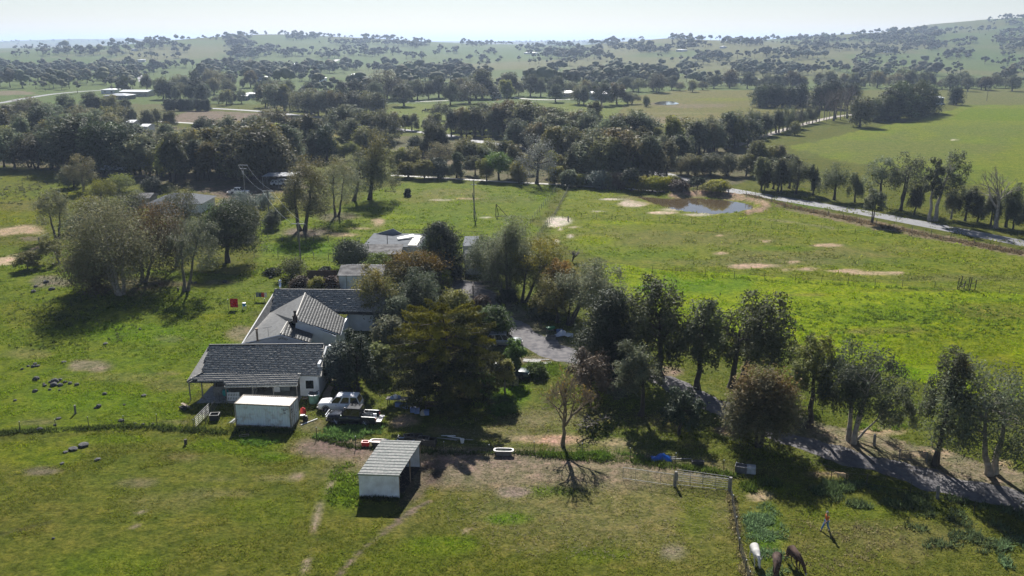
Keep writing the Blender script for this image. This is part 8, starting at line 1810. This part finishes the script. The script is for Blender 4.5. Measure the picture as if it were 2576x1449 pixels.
def join(parts):
    nv = 0; VV, FF, TT = [], [], []
    for V, F, T in parts: VV.append(V); FF.append(F + nv); TT.append(T); nv += len(V)
    return np.concatenate(VV), np.concatenate(FF), np.concatenate(TT)
grass_m = leaf_mat("grass_blades", (1, 1, 1), .5, .9, .02)
DRIVE = [at(*p) for p in [(1122, 716), (1150, 714), (1180, 728), (1212, 757), (1245, 790), (1300, 828), (1365, 868), (1440, 896), (1560, 922), (1660, 950), (1763, 1003), (1870, 1052), (1964, 1097), (2098, 1138), (2249, 1180), (2383, 1219), (2550, 1255), (2750, 1300)]]
def field_grass():
    g = np.random.default_rng(77); parts = []
    for (y0, y1, n, hh, ww, nb, sp) in ((50, 78, 26000, .16, .085, 4, .10), (74, 105, 26000, .19, .11, 4, .13), (100, 150, 16000, .24, .17, 4, .20), (140, 235, 11000, .32, .30, 4, .35)):
        Y = g.uniform(y0, y1, n * 3); X = g.uniform(-.66, .66, n * 3) * (Y + 14)
        cl = fbm(X * .33, Y * .33, 61, 3) * .65 + fbm(X * .06, Y * .06, 62, 2) * .35
        k = cl > np.quantile(cl, .30); X, Y = X[k], Y[k]
        X, Y = X[:n], Y[:n]
        col, bare = zone_colour(X, Y, terrain(X, Y))
        dd = seg_dist(X, Y, DRIVE)
        k = (g.uniform(0, 1, len(X)) > bare * 1.1 - .05) & (dd > 3.2) & ~in_poly(X, Y, POND)
        X, Y, col = X[k], Y[k], col[k]
        nz = fbm(X * .8, Y * .8, 63, 2)[:, None]
        t = col * (.75 + .75 * nz) * np.where(g.uniform(0, 1, (len(X), 1)) < .12, np.array([[1.3, 1.15, 1.2]]), np.array([[1.0, 1.05, .9]])) * (1.6 if y1 < 110 else 1.3)
        parts.append(blades("g", X, Y, np.full(len(X), hh) * (.6 + 1.1 * nz[:, 0]), np.full(len(X), ww), nb, np.full(len(X), sp), t, g, 1.15))
    V, F, T = join(parts)
    tag(link("grass", mesh_np("grass", V, F, [grass_m], T)), kind='stuff')
field_grass()
def weeds():
    g = np.random.default_rng(5); parts = []
    def along(px, n, sd, h, col, w=.10, nb=6):
        P = [at(*p) for p in px]; A = np.array([tuple(p)[:2] for p in P]); s = np.r_[0, np.cumsum(np.linalg.norm(np.diff(A, axis=0), axis=1))]
        t = g.uniform(0, s[-1], n); X = np.interp(t, s, A[:, 0]) + g.normal(0, sd, n); Y = np.interp(t, s, A[:, 1]) + g.normal(0, sd, n)
        nz = vnoise(t * .9, t * 0, 8) ; hh = h * (.35 + 1.1 * nz)
        parts.append(blades("w", X, Y, hh, np.full(n, w), nb, np.full(n, .12), np.array(col) * 1.7 * g.uniform(.6, 1.4, (n, 1)), g, .9))
    def patch(px, py, rx, ry, n, h, col, w=.12, nb=6, sp=.15):
        a = g.uniform(0, 6.28, n); r = g.uniform(0, 1, n) ** .8 * 1.25; U = px + rx * r * np.cos(a); W = py + ry * r * np.sin(a)
        P = np.array([tuple(at(u, w_)) for u, w_ in zip(U, W)]); k = vnoise(P[:, 0] * .8, P[:, 1] * .8, 4) > .48; P = P[k]
        parts.append(blades("w", P[:, 0], P[:, 1], h * g.uniform(.5, 1.2, len(P)), np.full(len(P), w), nb, np.full(len(P), sp), np.array(col) * 1.7 * g.uniform(.6, 1.4, (len(P), 1)), g, .9))
    gr = (.060, .085, .014); dk = (.035, .048, .012); blu = (.090, .135, .062); br = (.085, .125, .014); st = (.15, .13, .065)
    along([(-60, 1093), (312, 1073), (488, 1083), (590, 1092)], 700, .30, .38, dk); along([(797, 1103), (895, 1126), (1117, 1140), (1344, 1140)], 450, .2, .3, dk); along([(1344, 1142), (1586, 1158), (1699, 1172), (1850, 1196)], 700, .35, .4, gr)
    along([(600, 1082), (740, 1086)], 200, .2, .4, dk); along([(905, 1251), (1006, 1255)], 200, .15, .35, dk); along([(1836, 1240), (1860, 1385), (1884, 1470)], 250, .2, .35, st)
    along([(1877, 497), (2162, 557), (2391, 604), (2680, 658)], 1500, .9, .45, (.10, .075, .042), .2); along([(1584, 682), (2000, 710), (2514, 738)], 250, .5, .3, br, .14); along([(1462, 549), (1940, 576), (2391, 604)], 160, .4, .25, br, .14)
    patch(1925, 1345, 42, 62, 520, .28, blu); patch(1905, 1310, 30, 20, 260, .36, blu); patch(1935, 1420, 40, 30, 300, .3, blu)
    patch(905, 1083, 75, 8, 500, .5, (.075, .13, .035)); patch(850, 1100, 50, 6, 250, .4, (.07, .12, .03)); patch(1240, 1008, 46, 16, 600, .5, br); patch(1370, 930, 50, 14, 500, .4, br); patch(860, 960, 26, 20, 350, .35, br)
    patch(1960, 1225, 80, 14, 900, .4, gr); patch(2060, 1228, 120, 16, 900, .45, (.055, .08, .03)); patch(2260, 1262, 140, 16, 900, .45, (.055, .075, .03)); patch(2200, 1075, 70, 8, 350, .35, br); patch(2450, 1330, 140, 50, 900, .5, (.06, .08, .035)); patch(2560, 1390, 40, 40, 350, .5, blu); patch(2140, 1370, 200, 60, 500, .22, st)
    patch(640, 1110, 70, 10, 450, .3, (.075, .13, .02)); patch(870, 1225, 40, 50, 500, .3, br); patch(380, 755, 160, 30, 700, .4, gr); patch(760, 625, 100, 14, 500, .35, br, .2); patch(590, 1010, 70, 8, 120, .3, dk)
    patch(150, 800, 170, 70, 500, .4, (.055, .07, .02), .2); patch(60, 480, 160, 30, 500, .7, (.07, .075, .03), .35); patch(1480, 1148, 120, 8, 900, .42, (.06, .10, .014))
    patch(1850, 860, 260, 40, 900, .35, br, .25); patch(2300, 800, 300, 50, 1500, .35, br, .25)
    V, F, T = join(parts)
    tag(link("weeds", mesh_np("weeds", V, F, [grass_m], T)), kind='stuff')
weeds()
def litter():
    """fallen bark, twigs and pale leaves on the yard and under the gums"""
    g = np.random.default_rng(15); parts = []
    for px, py, rx, ry, n in ((1420, 1080, 330, 60, 2600), (1330, 1190, 520, 50, 2600), (2250, 1160, 260, 50, 1500), (880, 1040, 120, 40, 350), (1480, 1290, 380, 120, 1500), (380, 740, 130, 24, 400), (1700, 1040, 150, 50, 700)):
        a = g.uniform(0, 6.28, n); r = np.sqrt(g.uniform(0, 1, n)); P = np.array([tuple(at(px + rx * q * math.cos(b), py + ry * q * math.sin(b))) for q, b in zip(r, a)])
        L = g.uniform(.05, .16, n); th = g.uniform(0, 6.28, n); w = .035
        d = np.column_stack([np.cos(th), np.sin(th), g.uniform(-.1, .2, n)]); e = np.column_stack([-np.sin(th), np.cos(th), np.zeros(n)])
        P[:, 2] = .05 + g.uniform(0, .05, n)
        V = np.stack([P - d * L[:, None] - e * w, P - d * L[:, None] + e * w, P + d * L[:, None]], 1).reshape(-1, 3)
        c = np.array((.26, .22, .165)) * g.uniform(.45, 1.3, (n, 1)); parts.append((V, np.arange(len(V)).reshape(-1, 3), np.repeat(c, 3, 0)))
    V, F, T = join(parts)
    tag(link("leaf_litter", mesh_np("leaf_litter", V, F, [grass_m], T)), kind='stuff')
litter()
